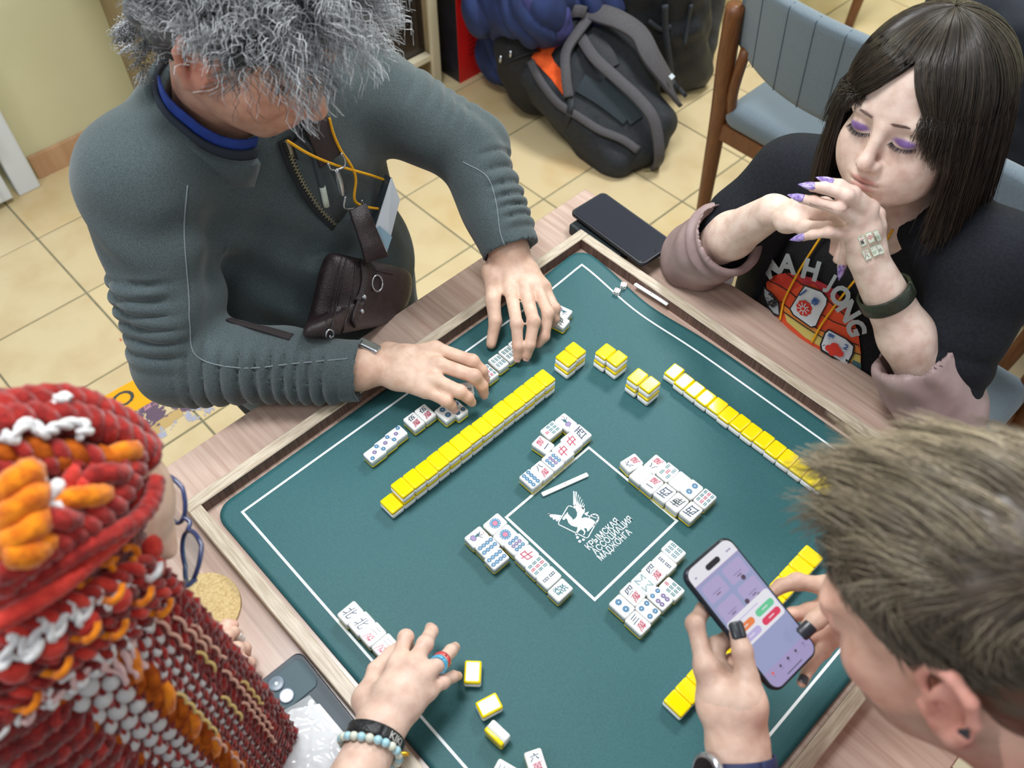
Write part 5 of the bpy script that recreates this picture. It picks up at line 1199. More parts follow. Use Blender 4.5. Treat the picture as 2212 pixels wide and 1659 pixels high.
nail('fingernail', LF3[0][3], LF3[0][2], CAM - LF3[0][3], M('nail_white', (244, 240, 238), 0.2, coat=0.5), p3o, w=0.0055, l=0.006, out=0.006)
# clothes that stay out of sight under the knit
c3 = Solid(); c3.ell((-0.16, -0.72, 0.80), (0.19, 0.12, 0.24), k=0.05); c3.chain([RS3, (-0.16, -0.68, 1.0), LS3], [0.066, 0.07, 0.066], 0.05)
c3.cone(RS3, RE3, 0.064, 0.052, 0.03); c3.cone(RE3, RE3 - fa * 0.05, 0.050, 0.046, 0.02); c3.chain([LS3, LE3, LE3 * 0.6 + lw * 0.4], [0.064, 0.05, 0.044], 0.03); c3.ell((-0.16, -0.72, 0.62), (0.19, 0.15, 0.16), k=0.05)
c3.block((0.02, -0.25, ZM - 0.05), (0.6, 0.252, 0.0505), rad=0.002, k=0.006, op='s')
cloth_obj('dark_top', c3, 0.007, M('top_charcoal', (34, 34, 38), 0.9), p3o, ((0.004, 20, 3),))
t3 = Solid(); t3.ell((-0.16, -0.74, 0.53), (0.17, 0.15, 0.10), k=0.05)
for x in (-1, 1): t3.chain([(-0.16 + x * 0.09, -0.70, 0.53), (-0.16 + x * 0.12, -0.32, 0.54), (-0.16 + x * 0.12, -0.34, 0.08)], [0.082, 0.06, 0.046], 0.03); t3.ell((-0.16 + x * 0.12, -0.29, 0.042), (0.045, 0.12, 0.042), k=0.02)
cloth_obj('trousers', t3, 0.009, M('trousers_black', (26, 27, 30), 0.9), p3o)
# headwrap
yr = M('yarn_red', (170, 42, 36), 0.9, (124, 24, 22), 120, bump=0.9, bscale=240, sheen=0.4, spec=0.15); yd = M('yarn_dark_red', (126, 20, 18), 0.95, (84, 12, 12), 140, bump=1.0, bscale=260, sheen=0.4, spec=0.15)
yo = M('yarn_orange', (236, 138, 16), 0.9, (196, 96, 10), 110, bump=0.6, bscale=240, sheen=0.3, spec=0.15); yw = M('yarn_white', (232, 232, 232), 0.9, (200, 198, 200), 120, bump=0.5, bscale=240, sheen=0.3, spec=0.15)
yl = M('yarn_coral', (206, 62, 50), 0.9, (176, 40, 34), 100, bump=0.8, bscale=220, sheen=0.3, spec=0.15); yb = M('yarn_brown_orange', (182, 92, 22), 0.9, (140, 60, 14), 90, bump=0.8, bscale=220, spec=0.15)
HW = Solid(); hc = h3.w(-0.040, 0, 0.050)
HW.ell(hc, (0.088, 0.088, 0.072), h3.R, 0.02); HW.ell(h3.w(-0.075, 0, 0.005), (0.074, 0.084, 0.088), h3.R, 0.03); HW.ell(h3.w(-0.075, 0, 0.065), (0.070, 0.078, 0.050), h3.R, 0.03); HW.ell(h3.w(-0.095, -0.01, -0.060), (0.060, 0.078, 0.080), h3.R, 0.04)
HW.ell(h3.w(0.10, 0, -0.03), (0.075, 0.10, 0.085), h3.R, 0.012, 's')
V, F = HW.mesh(0.0045); N = vnormals(V, F); V = V + N * (0.0035 * np.abs(np.sin(V @ (h3.R[:, 2] * 260) + 1.2 * np.sin(V @ (h3.R[:, 1] * 300)))))[:, None]
hw = link('headwrap', npmesh('headwrap', V, F), p3o, yd); hw['label'] = 'red knitted headwrap with orange and white yarn'
def rope(path, r, mats, pitch=0.022, plies=2, parent=hw, name='yarn_rope', lump=0.05, n=None):
    L = np.linalg.norm(np.diff(path, axis=0), axis=1).sum(); n = n or max(24, int(L / 0.0022)); p = smooth_path(path, n); t, U, Wv = frames(p); s = np.linspace(0, L, n) / pitch * 2 * math.pi
    for k in range(plies):
        a = s + k * 2 * math.pi / plies; c = p + (r * 0.52) * (np.cos(a)[:, None] * U + np.sin(a)[:, None] * Wv)
        V, F = tube_vf(c, r * 0.60 * (1 + lump * np.sin(np.arange(n) * 1.9 + k)), 7)
        o = link(name, meshd(name, V, F, True), parent, mats[k % len(mats)])
c1 = crop(0, 850, 0.31646); c2 = crop(0, 1200, 0.27667)
def on(cr, pts, off): return castv(HW, [cr(*p) for p in pts], off, t0=0.3)[0]
rope(on(c1, [(-60, 190), (150, 150), (330, 125), (520, 150), (600, 190), (760, 260), (900, 350), (955, 440)], 0.010), 0.0125, [yr, yr])
rope(on(c1, [(-60, 265), (150, 250), (400, 235), (560, 265), (720, 330), (870, 420), (930, 480)], 0.010), 0.0125, [yr, yr])
rope(on(c1, [(-60, 470), (120, 440), (330, 440), (520, 470), (680, 500), (800, 560)], 0.008), 0.0100, [yr, yb])
rope(on(c1, [(-40, 570), (150, 520), (350, 500), (500, 530)], 0.006), 0.0085, [yb, yr])
rope(on(c1, [(100, 600), (120, 720), (130, 860), (140, 1000), (110, 1090)], 0.012), 0.0170, [yo, yo], 0.03)
for a in ([(170, 540), (190, 600), (215, 660), (240, 700)], [(320, 660), (340, 720), (360, 780), (350, 830)], [(300, 850), (340, 810), (400, 780)]): rope(on(c1, a, 0.008), 0.0085, [yw, yw], 0.02)
rope(on(c1, [(780, 440), (700, 560), (600, 660), (440, 800), (300, 900), (150, 1040), (-40, 1180)], 0.010), 0.0135, [yr, yo], 0.05)
rope(on(c1, [(850, 480), (800, 620), (700, 760), (540, 880), (380, 980), (220, 1080), (60, 1200), (-40, 1280)], 0.007), 0.0120, [yr, yr], 0.02)
rope(on(c1, [(920, 620), (900, 760), (830, 880), (680, 990), (520, 1090), (380, 1190), (200, 1300), (60, 1380), (-40, 1440)], 0.010), 0.0125, [yl, yr], 0.3)
rope(on(c1, [(560, 520), (600, 620), (620, 700)], 0.006), 0.008, [yb, yr]); rope(on(c1, [(430, 560), (470, 640), (520, 690)], 0.006), 0.009, [yl, yl])
for a in ([(0, 400), (60, 430), (110, 350), (170, 330), (230, 390), (270, 380), (320, 350), (400, 330), (470, 330), (500, 370), (440, 400)], [(300, 195), (340, 205), (360, 180), (400, 190)]): rope(on(c1, a, 0.021), 0.0042, [yw, yw], 0.02)
zz = [(1010, 1040), (1000, 1100), (900, 1160), (920, 1220), (850, 1290), (760, 1320), (740, 1390), (640, 1430), (600, 1480), (540, 1500), (500, 1570), (380, 1590), (330, 1640)]
rope(on(c1, zz, 0.010), 0.0046, [yw, yw], 0.02)
for a in ((1050, 1065), (1000, 1190), (960, 1250), (830, 1380), (640, 1530), (420, 1640)):
    q = on(c1, [a], 0.006)[0]; bm = bmesh.new(); bmesh.ops.create_icosphere(bm, subdivisions=2, radius=0.0115); bmesh.ops.translate(bm, verts=bm.verts, vec=Vector(q)); o = link('yarn_bobble', bm_done(bm, 'yarn_bobble', True), hw, yl); o['label'] = 'coral red bobble'
rg = np.random.default_rng(4)
for a in ((690, 1140), (720, 1100), (830, 1020), (850, 1110), (590, 1260), (480, 1310), (560, 1330), (260, 1190), (240, 1480), (450, 1420), (400, 1400), (60, 1570), (520, 1260)):
    b = (a[0] + rg.integers(-60, 60), a[1] + rg.integers(20, 70)); rope(on(c1, [a, ((a[0] + b[0]) / 2 + 8, (a[1] + b[1]) / 2), b], 0.004), 0.0050, [yo, yb], 0.02, 1)
for a in ((430, 1080), (510, 1010), (130, 1270), (30, 1330), (690, 1310), (100, 1630)): rope(on(c1, [a, (a[0] + 20, a[1] + 30), (a[0] - 10, a[1] + 60)], 0.006), 0.0055, [yw, yw], 0.02, 1)
# hanging curtain of yarn
A0, A1 = D(338, 1235, 0.715), D(20, 1480, 0.610)
def top(s): return A0 * (1 - s) + A1 * s + np.array((0.012 * math.sin(3.14 * s), 0, 0.012 * math.sin(3.14 * s)))
def fall(s, z, out=0.0):
    """point of the curtain: s along the head, z metres below its upper edge"""
    b = top(s); o = np.array((0.95, 0.25, 0.0)); return b + o * (out + 0.035 * (1 - math.exp(-z / 0.08)) + 0.02 * z) + np.array((0, 0, -z))
ZL = 0.52
def hang(s, mats, r, pitch, out, plies=2, z0=0.0, z1=ZL, name='yarn_strand'):
    pts = [fall(s + 0.006 * math.sin(17 * z + 9 * s), z, out) for z in np.linspace(z0, z1, 12)]; rope(np.array(pts), r, mats, pitch, plies, hw, name, n=110)
# knitted backing
V = []; F = []; ns, nz = 72, 60
for i in range(ns):
    s = i / (ns - 1) * 1.32
    for j in range(nz): V.append(fall(s, ZL * j / (nz - 1), 0.0015 * math.sin(i * 1.7) * math.sin(j * 1.5)))
for i in range(ns - 1):
    for j in range(nz - 1): a = i * nz + j; F.append((a, a + 1, a + nz + 1, a + nz))
bk = link('knit_panel', meshd('knit_panel', V, F, True), hw, yd); so = bk.modifiers.new('thickness', 'SOLIDIFY'); so.thickness = 0.006; so.offset = -1
for s, m, r, p_, o_ in ((0.005, [yd, yr], 0.0105, 0.016, 0.003), (0.045, [yd, yd], 0.0095, 0.016, 0.004), (0.10, [yr, yd], 0.0085, 0.02, 0.004), (0.145, [yd, yd], 0.008, 0.02, 0.003), (0.19, [yd, yr], 0.007, 0.03, 0.004), (0.225, [yd, yd], 0.006, 0.03, 0.003),
                        (0.50, [yo, yb], 0.0095, 0.06, 0.005), (0.55, [yb, yb], 0.0085, 0.03, 0.003), (0.465, [yd, yd], 0.006, 0.03, 0.003), (0.59, [yd, yd], 0.006, 0.03, 0.003), (0.90, [yb, yd], 0.009, 0.04, 0.004), (0.945, [yd, yd], 0.012, 0.03, 0.004), (0.99, [yd, yr], 0.013, 0.03, 0.004), (1.05, [yd, yd], 0.013, 0.03, 0.004), (1.11, [yd, yr], 0.012, 0.03, 0.006), (1.17, [yd, yd], 0.013, 0.03, 0.004), (1.23, [yd, yd], 0.013, 0.03, 0.004), (1.29, [yr, yd], 0.013, 0.03, 0.004)):
    hang(s, m, r, p_, o_)
gold = M('thread_gold', (214, 186, 120), 0.7); tan = M('thread_pink', (214, 168, 150), 0.7)
for s, m, a, b in ((0.075, tan, .05, .12), (0.075, gold, .17, .24), (0.12, tan, .03, .09), (0.125, tan, .13, .30), (0.168, gold, .08, .12), (0.168, tan, .2, .33), (0.21, tan, .02, .07), (0.25, gold, .16, .22), (0.44, gold, .10, .2), (0.47, tan, .2, .3)): hang(s, [m], 0.0026, 0.02, 0.013, 1, a, b, 'thread')
bm = bmesh.new(); bmesh.ops.create_icosphere(bm, subdivisions=2, radius=1.0); bob = bm_done(bm, 'yarn_bobble', True); bob.materials.append(yw)
for s0, s1, cols, r, st, z0 in ((0.285, 0.42, 3, 0.0066, 0.0165, 0.012), (0.645, 0.85, 3, 0.0098, 0.0205, 0.004)):
    for ci in range(cols):
        s = s0 + (s1 - s0) * ci / (cols - 1)
        for k in range(int((ZL - z0) / st)):
            z = z0 + st * (k + 0.5 * (ci % 2)); kk = 1 - 0.30 * min(1, z / 0.3); q = fall(s, z, 0.005)
            o = link('yarn_bobble', bob, hw); o.location = q; o.scale = (r * 0.8 * kk, r * kk * 0.85, r * 1.05 * kk); o.rotation_euler = (0.2, 0.3 * (-1) ** k, 0.4)
        hang(s - 0.022, [yr, yd], 0.0042, 0.022, 0.006, 2)
    hang(s1 + 0.02, [yr, yd], 0.0042, 0.022, 0.006, 2)
UP = lambda s: castv(HW, [(332 * (1 - s / 1.32) - 90 * s / 1.32, 1180 + 205 * s / 1.32)], 0.004, t0=0.3)[0][0]
ups = [UP(s) for s in np.linspace(0, 1.32, 24)]; lows = [fall(s, 0.03, 0.002) for s in np.linspace(0, 1.32, 24)]
mids = [(a + b) / 2 + nrm(CAM - a) * 0.016 for a, b in zip(ups, lows)]
row = lambda t: smooth_path([a * (1 - t) ** 2 + 2 * m * t * (1 - t) + b * t * t for a, m, b in zip(ups, mids, lows)], 72)
R_ = [row(t) for t in np.linspace(0, 1, 14)]; V = np.concatenate(R_); F = [(i * 72 + j, i * 72 + j + 1, (i + 1) * 72 + j + 1, (i + 1) * 72 + j) for i in range(13) for j in range(71)]
o = link('knit_panel', meshd('knit_panel', V, F, True), hw, yd); so = o.modifiers.new('thickness', 'SOLIDIFY'); so.thickness = 0.006; so.offset = -1
for t, m_, r in ((0.12, [yr, yl], 0.008), (0.34, [yd, yr], 0.0085), (0.52, [yr, yd], 0.0075), (0.70, [yl, yr], 0.008), (0.88, [yd, yr], 0.0075)): rope(row(t) + RC[2] * -0.004, r, m_, 0.024)
for t, k in ((0.2, 8), (0.2, 22), (0.45, 14), (0.45, 34), (0.62, 26), (0.62, 46), (0.3, 52), (0.78, 58), (0.8, 10)): q = row(t)[k] - RC[2] * 0.010; rope(np.array([q, q + 0.010 * RC[0] + 0.006 * RC[1], q + 0.016 * RC[0] - 0.008 * RC[1]]), 0.0046, [yo, yb] if k % 4 else [yw, yw], 0.02, 1)
for t_, a_, n_z in ((0.26, 0.016, 8), (0.93, 0.014, 8)):
    zg = []
    for k in range(n_z * 2): i = int(k / (n_z * 2 - 1) * 68) + 1; q = row(t_)[i]; zg.append(q - RC[2] * 0.013 - RC[1] * (a_ if k % 2 else -a_) * 0.5)
    rope(np.array(zg), 0.0042, [yw, M('yarn_pink', (214, 180, 178), 0.9) if t_ > 0.5 else yw], 0.02, 2)
for t, k in ((0.3, 3), (0.36, 18), (0.4, 30), (0.42, 42), (0.44, 55)):
    q = row(t)[k] - RC[2] * 0.006; bm = bmesh.new(); bmesh.ops.create_icosphere(bm, subdivisions=2, radius=0.0112); bmesh.ops.translate(bm, verts=bm.verts, vec=Vector(q)); link('yarn_bobble', bm_done(bm, 'yarn_bobble', True), hw, yl)['label'] = 'coral red bobble'
rope(np.array([fall(s, 0.014 + 0.007 * math.sin(s * 48), 0.013) for s in np.linspace(0.10, 0.98, 40)]), 0.0038, [yw, M('yarn_pink', (214, 180, 178), 0.9)], 0.02, 1)
for a, b in ((0.44, 0.62),):
    rope(np.array([fall(s, 0.035 + 0.014 * math.sin(s * 110), 0.012) for s in np.linspace(a, b, 26)]), 0.0036, [M('yarn_pink', (214, 180, 178), 0.9)], 0.02, 1)
# a few hairs at the temple
# glasses
gl = empty('glasses', h3.w(0.10, -0.03, 0), 0, 'blue and black framed glasses worn under the red headwrap', 'glasses')
gfm = M('glasses_blue', (40, 56, 104), 0.25, coat=0.5); glm = M('glasses_lens', (176, 206, 226), 0.05, trans=0.9, alpha=0.35)
inv = Matrix.Translation(-gl.location)
for y in (-1, 1):
    rimp = [h3.w(0.1300 - 0.010 * (math.cos(a) > 0) * math.cos(a), y * (0.034 + 0.027 * math.cos(a)), -0.026 + 0.021 * math.sin(a)) for a in np.linspace(0, 2 * math.pi, 33)]
    o = tube('rim', rimp, 0.0022, gfm, None, 8); o.parent = gl; o.matrix_parent_inverse = inv
    me = meshd('lens', rimp[:-1], [tuple(range(32))]); o = link('lens', me, gl, glm); o.matrix_parent_inverse = inv
    o = tube('temple_arm', [h3.w(0.121, y * 0.062, -0.020), h3.w(0.10, y * 0.070, -0.014), h3.w(0.02, y * 0.080, 0.002), h3.w(-0.03, y * 0.082, -0.015)], 0.0024, gfm, None, 8, n=20); o.parent = gl; o.matrix_parent_inverse = inv
o = tube('bridge', [h3.w(0.129, -0.008, -0.020), h3.w(0.133, 0, -0.017), h3.w(0.129, 0.008, -0.020)], 0.0022, gfm, None, 8, n=8); o.parent = gl; o.matrix_parent_inverse = inv
# bracelets and rings
blk = M('bracelet_black', (22, 23, 26), 0.4, (40, 42, 46), 300, bump=0.6, bscale=300)
def fpos(px): d = RC.T @ np.array([(px[0] - 1106) / FPX, (px[1] - 829.5) / FPX, 1]); w0 = CAM - RW3; a = fa; b_ = d / np.linalg.norm(d); A = np.array([[a @ a, -a @ b_], [a @ b_, -b_ @ b_]]); r = np.linalg.solve(A, [w0 @ a, w0 @ b_]); return RW3 + fa * r[0]
bc = fpos(c7(790, 1460)); rr = 0.0265 + 0.0045 * (np.linalg.norm(bc - RW3) / 0.09)
pts, up = ring_pts(bc, nrm(fa + np.array((0.05, 0.1, 0))), rr + 0.0045, (0.3, 0.2, 1), 41); bl = ribbon('bracelet', pts, 0.0135, 0.003, blk, None, up=up); setp(bl, 'black bracelet with pale engraved letters on the reaching wrist', 'bracelet')
def on_ring(c, ax, r, ang, off, lat): 
    ax = nrm(ax); f = np.array((0.3, 0.2, 1.0)); f = nrm(f - ax * (f @ ax)); l = np.cross(ax, f); return c + ax * lat + (r + off) * (math.cos(ang) * f + math.sin(ang) * l)
tv, tf = text_polys('KIKI', 1, 0.02); tv = tv / (tv[:, 1].max() - tv[:, 1].min()) * 0.0082
axb = nrm(fa + np.array((0.05, 0.1, 0))); f_ = nrm(np.array((0.3, 0.2, 1.0)) - axb * (np.array((0.3, 0.2, 1.0)) @ axb)); l_ = np.cross(axb, f_); vr = nrm(CAM - bc); right = RC[0]
a_mid = math.atan2(right @ l_, right @ f_); a_cam = math.atan2(vr @ l_, vr @ f_); dlt = (a_mid - a_cam + math.pi) % (2 * math.pi) - math.pi; sg_ = 1 if dlt > 0 else -1
me = meshd('engraving', [on_ring(bc, axb, rr + 0.0045, a_cam + sg_ * (0.72 + x / (rr + 0.006)), 0.0018, -y) for x, y in tv], tf); link('engraving', me, bl, M('engraving_pale', (190, 190, 188), 0.4))
bc2 = fpos(c7(800, 1560)); rr2 = 0.0265 + 0.0045 * (np.linalg.norm(bc2 - RW3) / 0.09)
bb2 = empty('bead_bracelet', bc2, 0, 'bracelet of pale blue and white beads on the reaching wrist', 'bracelet')
bdm = [M('bead_blue', (150, 200, 216), 0.25, (190, 224, 230), 90), M('bead_white', (226, 228, 214), 0.25, (204, 214, 196), 90)]; sph = []
for m_ in bdm:
    bm = bmesh.new(); bmesh.ops.create_uvsphere(bm, u_segments=14, v_segments=10, radius=0.0049); me = bm_done(bm, 'bead', True); me.materials.append(m_); sph.append(me)
nb_ = 23
for i in range(nb_):
    o = link('bead', sph[i % 2], bb2); o.location = Vector(on_ring(bc2, axb, rr2 + 0.0055, i / nb_ * 2 * math.pi, 0, 0.002 * math.sin(i / nb_ * 12.56)) - bc2)
ch = on_ring(bc2, axb, rr2 + 0.0055, a_cam + sg_ * 1.25, 0.004, -0.004); o = tube('charm', [ch + 0.0055 * (math.cos(t) * right + math.sin(t) * np.array((0, 0, 1.0))) * np.array((1, 1, .6)) for t in np.linspace(0, 6.283, 18)], 0.0019, M('gold', (236, 186, 60), 0.25, metal=0.9), None, 8); o.parent = bb2; o.matrix_parent_inverse = Matrix.Translation(-Vector(bc2)); o['label'] = 'small gold ring charm'
f = RF3[2]; d_ = nrm(f[1] - f[0])
for t, col, lab in ((0.60, (196, 60, 60), 'red band ring above the blue one on the ringed finger'), (0.36, (70, 160, 200), 'pale blue band ring below the red one on the ringed finger')):
    c = f[0] * (1 - t) + f[1] * t + (f[1] - f[0]) * 0.25; c = f[1] + (f[2] - f[1]) * (t - 0.45) * 1.1
    pts, up = ring_pts(c, nrm(f[2] - f[1]), 0.0098, (0.3, 0.2, 1), 29); setp(ribbon('finger_ring', pts, 0.0052, 0.0024, M('ring_' + str(col[0]), col, 0.2, tuple(min(255, v + 30) for v in col), 200, coat=0.6), None, up=up), lab, 'ring')
# ------------------------------------------------------------------ the man with the phone
RP = np.array([[0.0552, 0.9982, -0.0241], [-0.9402, 0.0601, 0.3352], [0.3360, 0.0041, 0.9418]]).T; tp = np.array((0.2521, -0.0571, 0.959))
def PP(px, py, off):
    d = RC.T @ np.array([(px - 1106.0) / FPX, (py - 829.5) / FPX, 1.0]); n = RP[:, 2]; return CAM + d * (((tp + n * off - CAM) @ n) / (d @ n))
c8 = crop(1300, 1120, 0.3248)
K = lambda lst: [PP(*c8(x, y), o) for x, y, o in lst]
h4 = Head((0.386, -0.060, 1.205), (-0.84, -0.185, -0.52), (-0.50, 0.06, 0.86), 1.02)
B4 = Solid(); h4.build(B4, nose=0.9, jaw=1.08, ears=(1.0, 1.08), neck=0.058, chin=1.0, neckdir=(-0.07, 0, -0.15))
LT4 = K([(960, 1230, .004), (965, 1060, .008), (935, 880, .012), (900, 760, .011)])
LF4 = [K([(690, 990, -.012), (620, 700, -.016), (680, 600, -.020), (770, 600, -.020)]), K([(760, 1030, -.022), (760, 850, -.030), (840, 800, -.026), (930, 790, -.022)]),
       K([(850, 1080, -.030), (870, 960, -.038), (960, 930, -.032), (1050, 930, -.024)]), K([(930, 1140, -.036), (980, 1050, -.044), (1080, 1040, -.036), (1150, 1060, -.026)])]
LW4 = PP(*c8(905, 1530), -.030); hand(B4, LW4, LF4, LT4, 1.02, palm=0.0140, kp=0.018)
B4.cone(LW4 * 0.5 + LF4[0][0] * 0.5, LW4 * 0.5 + LT4[1] * 0.5, 0.017, 0.017, 0.02)
RT4 = K([(1640, 600, .010), (1530, 590, .014), (1420, 680, .016), (1362, 735, .012)])
RF4 = [K([(1500, 450, -.010), (1300, 420, -.016), (1190, 450, -.022), (1100, 520, -.020)]), K([(1540, 560, -.022), (1380, 620, -.030), (1270, 640, -.028), (1180, 660, -.022)]),
       K([(1570, 680, -.030), (1450, 770, -.036), (1340, 790, -.034), (1250, 790, -.026)]), K([(1590, 760, -.034), (1470, 880, -.036), (1380, 990, -.030), (1332, 1090, -.014)])]
RW4 = PP(*c8(1760, 640), -.030); hand(B4, RW4, RF4, RT4, 0.98, palm=0.0140, kp=0.016)
LE4 = np.array((0.44, -0.36, 0.84)); LE4 = PP(1640, 1980, -.05); RE4 = np.array((0.52, 0.14, 0.86)); LS4 = np.array((0.60, -0.23, 1.02)); RS4 = np.array((0.60, 0.17, 1.02))
B4.cone(LW4, LE4, 0.030, 0.042, 0.016); B4.cone(RW4, RE4, 0.029, 0.040, 0.016); B4.cone(LE4, LS4, 0.042, 0.05, 0.02); B4.cone(RE4, RS4, 0.040, 0.05, 0.02); B4.cone(LS4, RS4, 0.05, 0.05, 0.03); B4.cone((0.61, -0.03, 1.0), (0.70, -0.03, 0.55), 0.10, 0.12, 0.05)
B4.cone(h4.w(-0.02, 0, -0.06), (0.585, -0.03, 1.06), 0.056, 0.062, 0.03)
man4 = skin_body('person', B4, 0.0025, (222, 178, 158), [h4], [(LF4, LT4), (RF4, RT4)], [(LW4, 0.13, (236, 208, 190), 0.7), (RF4[1][0], 0.10, (230, 194, 172), 0.6)], tintkw=dict(stub=((128, 104, 92), 0.62), bl=0.42, blush=(226, 140, 132)),
                 label='short haired man seen from above looking down at the phone in his hands')
nbk = M('nail_black', (38, 44, 52), 0.35, coat=0.15)
for T_, lab in ((LT4, 'black painted thumbnail'), (RT4, 'black painted thumbnail')):
    o = nail('fingernail', T_[3], T_[2], RP[:, 2] * 0.7 + nrm(CAM - T_[3]), nbk, man4, w=0.0074, l=0.0072, out=0.0025, rad=0.0086, sharp=0.0); o['label'] = lab
o = nail('fingernail', RF4[3][3], RF4[3][2], CAM - RF4[3][3], nbk, man4, w=0.0050, l=0.005, out=0.002)
# ear stud
es = cast(B4, 2089, 1580, 0.002)[0]
bm = bmesh.new(); bmesh.ops.create_cone(bm, cap_ends=True, segments=3, radius1=0.0052, radius2=0.0040, depth=0.0030); bmesh.ops.transform(bm, matrix=Matrix.Translation(Vector(es)) @ Vector(h4.R[:, 1]).to_track_quat('Z', 'Y').to_matrix().to_4x4(), verts=bm.verts)
setp(link('ear_stud', bm_done(bm, 'ear_stud'), None, nbk), 'black triangular stud in the ear of the short haired man', 'earring')
# hair
hair4 = M('hair_light_brown', (255, 255, 255), 0.42, attr='col', spec=0.5)
okc = lambda q: (((q[:, 0] > 0.035) & (q[:, 2] > 0.062 - 0.5 * np.clip(0.09 - q[:, 0], 0, 0.05))) | ((q[:, 0] <= 0.035) & (q[:, 0] > 0.018) & (q[:, 2] > 0.018)) | ((q[:, 0] <= 0.018) & (q[:, 2] > 0.008)) | ((q[:, 0] < -0.030) & (q[:, 2] > -0.070)))
cp = Solid(); cp.ell(h4.w(-0.010, 0, 0.040), np.array((0.1015, 0.0795, 0.0855)) * h4.s, h4.R, 0.01); cp.ell(h4.w(-0.045, 0, -0.01), np.array((0.065, 0.072, 0.07)) * h4.s, h4.R, 0.02)
cp.ell(h4.w(0.115, 0, -0.035), np.array((0.085, 0.11, 0.088)) * h4.s, h4.R, 0.008, 's')
for y in (-1, 1): cp.ell(h4.w(0.012, y * 0.095, -0.045), np.array((0.046, 0.040, 0.052)) * h4.s, h4.R, 0.008, 's')
Vc, Fc = cp.mesh(0.0035); Nc = vnormals(Vc, Fc); Vc = Vc + Nc * (0.0015 * wob(Vc, 140, 3))[:, None]
me = npmesh('hair', Vc, Fc); vcol(me, np.tile(np.array(lin((74, 62, 50))[:3]), (len(Vc), 1)) * (1 + 0.3 * wob(Vc, 150, 2))[:, None])
h4o = link('hair', me, man4, hair4); h4o['label'] = 'short light brown hair swept forward'
rg = np.random.default_rng(31); n0 = 9000; q, nn = scalp_points(h4, n0, okc, rg); n0 = len(q)
NCL = 420; cen = q[rg.integers(0, n0, NCL)]; ci = np.argmin(((q[:, None] - cen[None]) ** 2).sum(2), 1); jn = rg.normal(size=(NCL, 3)) * 0.16
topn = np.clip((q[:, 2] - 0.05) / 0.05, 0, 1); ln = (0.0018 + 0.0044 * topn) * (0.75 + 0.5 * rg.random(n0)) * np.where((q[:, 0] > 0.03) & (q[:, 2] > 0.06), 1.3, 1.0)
def f4(p, d, k):
    g = np.zeros((len(p), 3)); g[:, 0] = 0.95 * topn + 0.15 - 0.75 * (1 - topn); g[:, 1] = -0.45 * topn * 1 + 0.0; g[:, 2] = -0.55 * (1 - topn) + 0.10 * topn * (k < 5) - 0.20 * topn * (k >= 6)
    r = p - np.array((-0.008, 0, 0.035)); r = nrm_rows(r / np.array((0.0098, 0.0060, 0.0069))); g = g - r * (g * r).sum(1)[:, None] * (0.8 if k < 6 else 0.35)
    return nrm_rows(g + jn[ci] * 0.9 + rg.normal(size=g.shape) * 0.06) + nn * (0.34 if k < 3 else 0.02)
G = grow(h4, q, nn, ln, 11, f4, 0.35, 0.0035)
glc = (G - h4.t) @ h4.R / h4.s; bad = (((glc[..., 0] > 0.0) & (glc[..., 0] < 0.04) & (glc[..., 2] < 0.0) & (np.abs(glc[..., 1]) > 0.05)) | ((np.abs(glc[..., 0] + 0.004) < 0.025) & (glc[..., 2] < 0.004) & (np.abs(glc[..., 1]) > 0.06))).any(1)
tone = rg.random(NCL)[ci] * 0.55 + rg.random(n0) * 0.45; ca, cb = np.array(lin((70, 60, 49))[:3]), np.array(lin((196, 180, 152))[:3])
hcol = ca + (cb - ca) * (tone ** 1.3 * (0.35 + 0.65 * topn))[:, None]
strands_mesh('hair_strands', G[~bad], 0.00046, 0.0002, h4o, hair4, hcol[~bad])
# clothes
c4s = Solid(); c4s.ell((0.66, -0.03, 0.82), (0.13, 0.20, 0.24), k=0.05); c4s.ell((0.68, -0.03, 0.63), (0.15, 0.20, 0.16), k=0.05); c4s.chain([LS4, (0.615, -0.03, 1.03), RS4], [0.075, 0.08, 0.075], 0.05)
c4s.cone(LS4, LE4 * 0.5 + LS4 * 0.5, 0.072, 0.066, 0.03); c4s.cone(RS4, RE4 * 0.5 + RS4 * 0.5, 0.072, 0.066, 0.03)
c4s.cone((0.585, -0.03, 1.05), h4.w(-0.03, 0, -0.08), 0.060, 0.075, 0.01, 's')
c4s.block((0.02, 0.0, ZM - 0.05), (0.487, 0.6, 0.0505), rad=0.002, k=0.004, op='s')
cloth_obj('tshirt', c4s, 0.006, M('tshirt_red', (196, 62, 44), 0.9, (170, 48, 36), 200, bump=0.2, bscale=400), man4, ((0.003, 22, 4),))
cb_ = np.array((0.578, -0.035, 1.055)); cx_ = nrm(h4.w(-0.02, 0, -0.06) - np.array((0.60, -0.03, 1.02))); pts, up = ring_pts(cb_, cx_, 0.072, (-0.9, 0, -0.3), 41)
ribbon('collar', pts, 0.046, 0.006, M('collar_pale_blue', (206, 222, 226), 0.8), man4, up=up)['label'] = 'pale blue collar'
t4 = Solid(); t4.ell((0.70, -0.03, 0.53), (0.16, 0.18, 0.10), k=0.05)
for y in (-1, 1): t4.chain([(0.66, -0.03 + y * 0.09, 0.53), (0.30, -0.03 + y * 0.17, 0.54), (0.33, -0.03 + y * 0.17, 0.08)], [0.085, 0.062, 0.048], 0.03); t4.ell((0.28, -0.03 + y * 0.17, 0.044), (0.12, 0.046, 0.044), k=0.02)
cloth_obj('trousers', t4, 0.009, M('trousers_dark', (34, 38, 42), 0.9), man4)
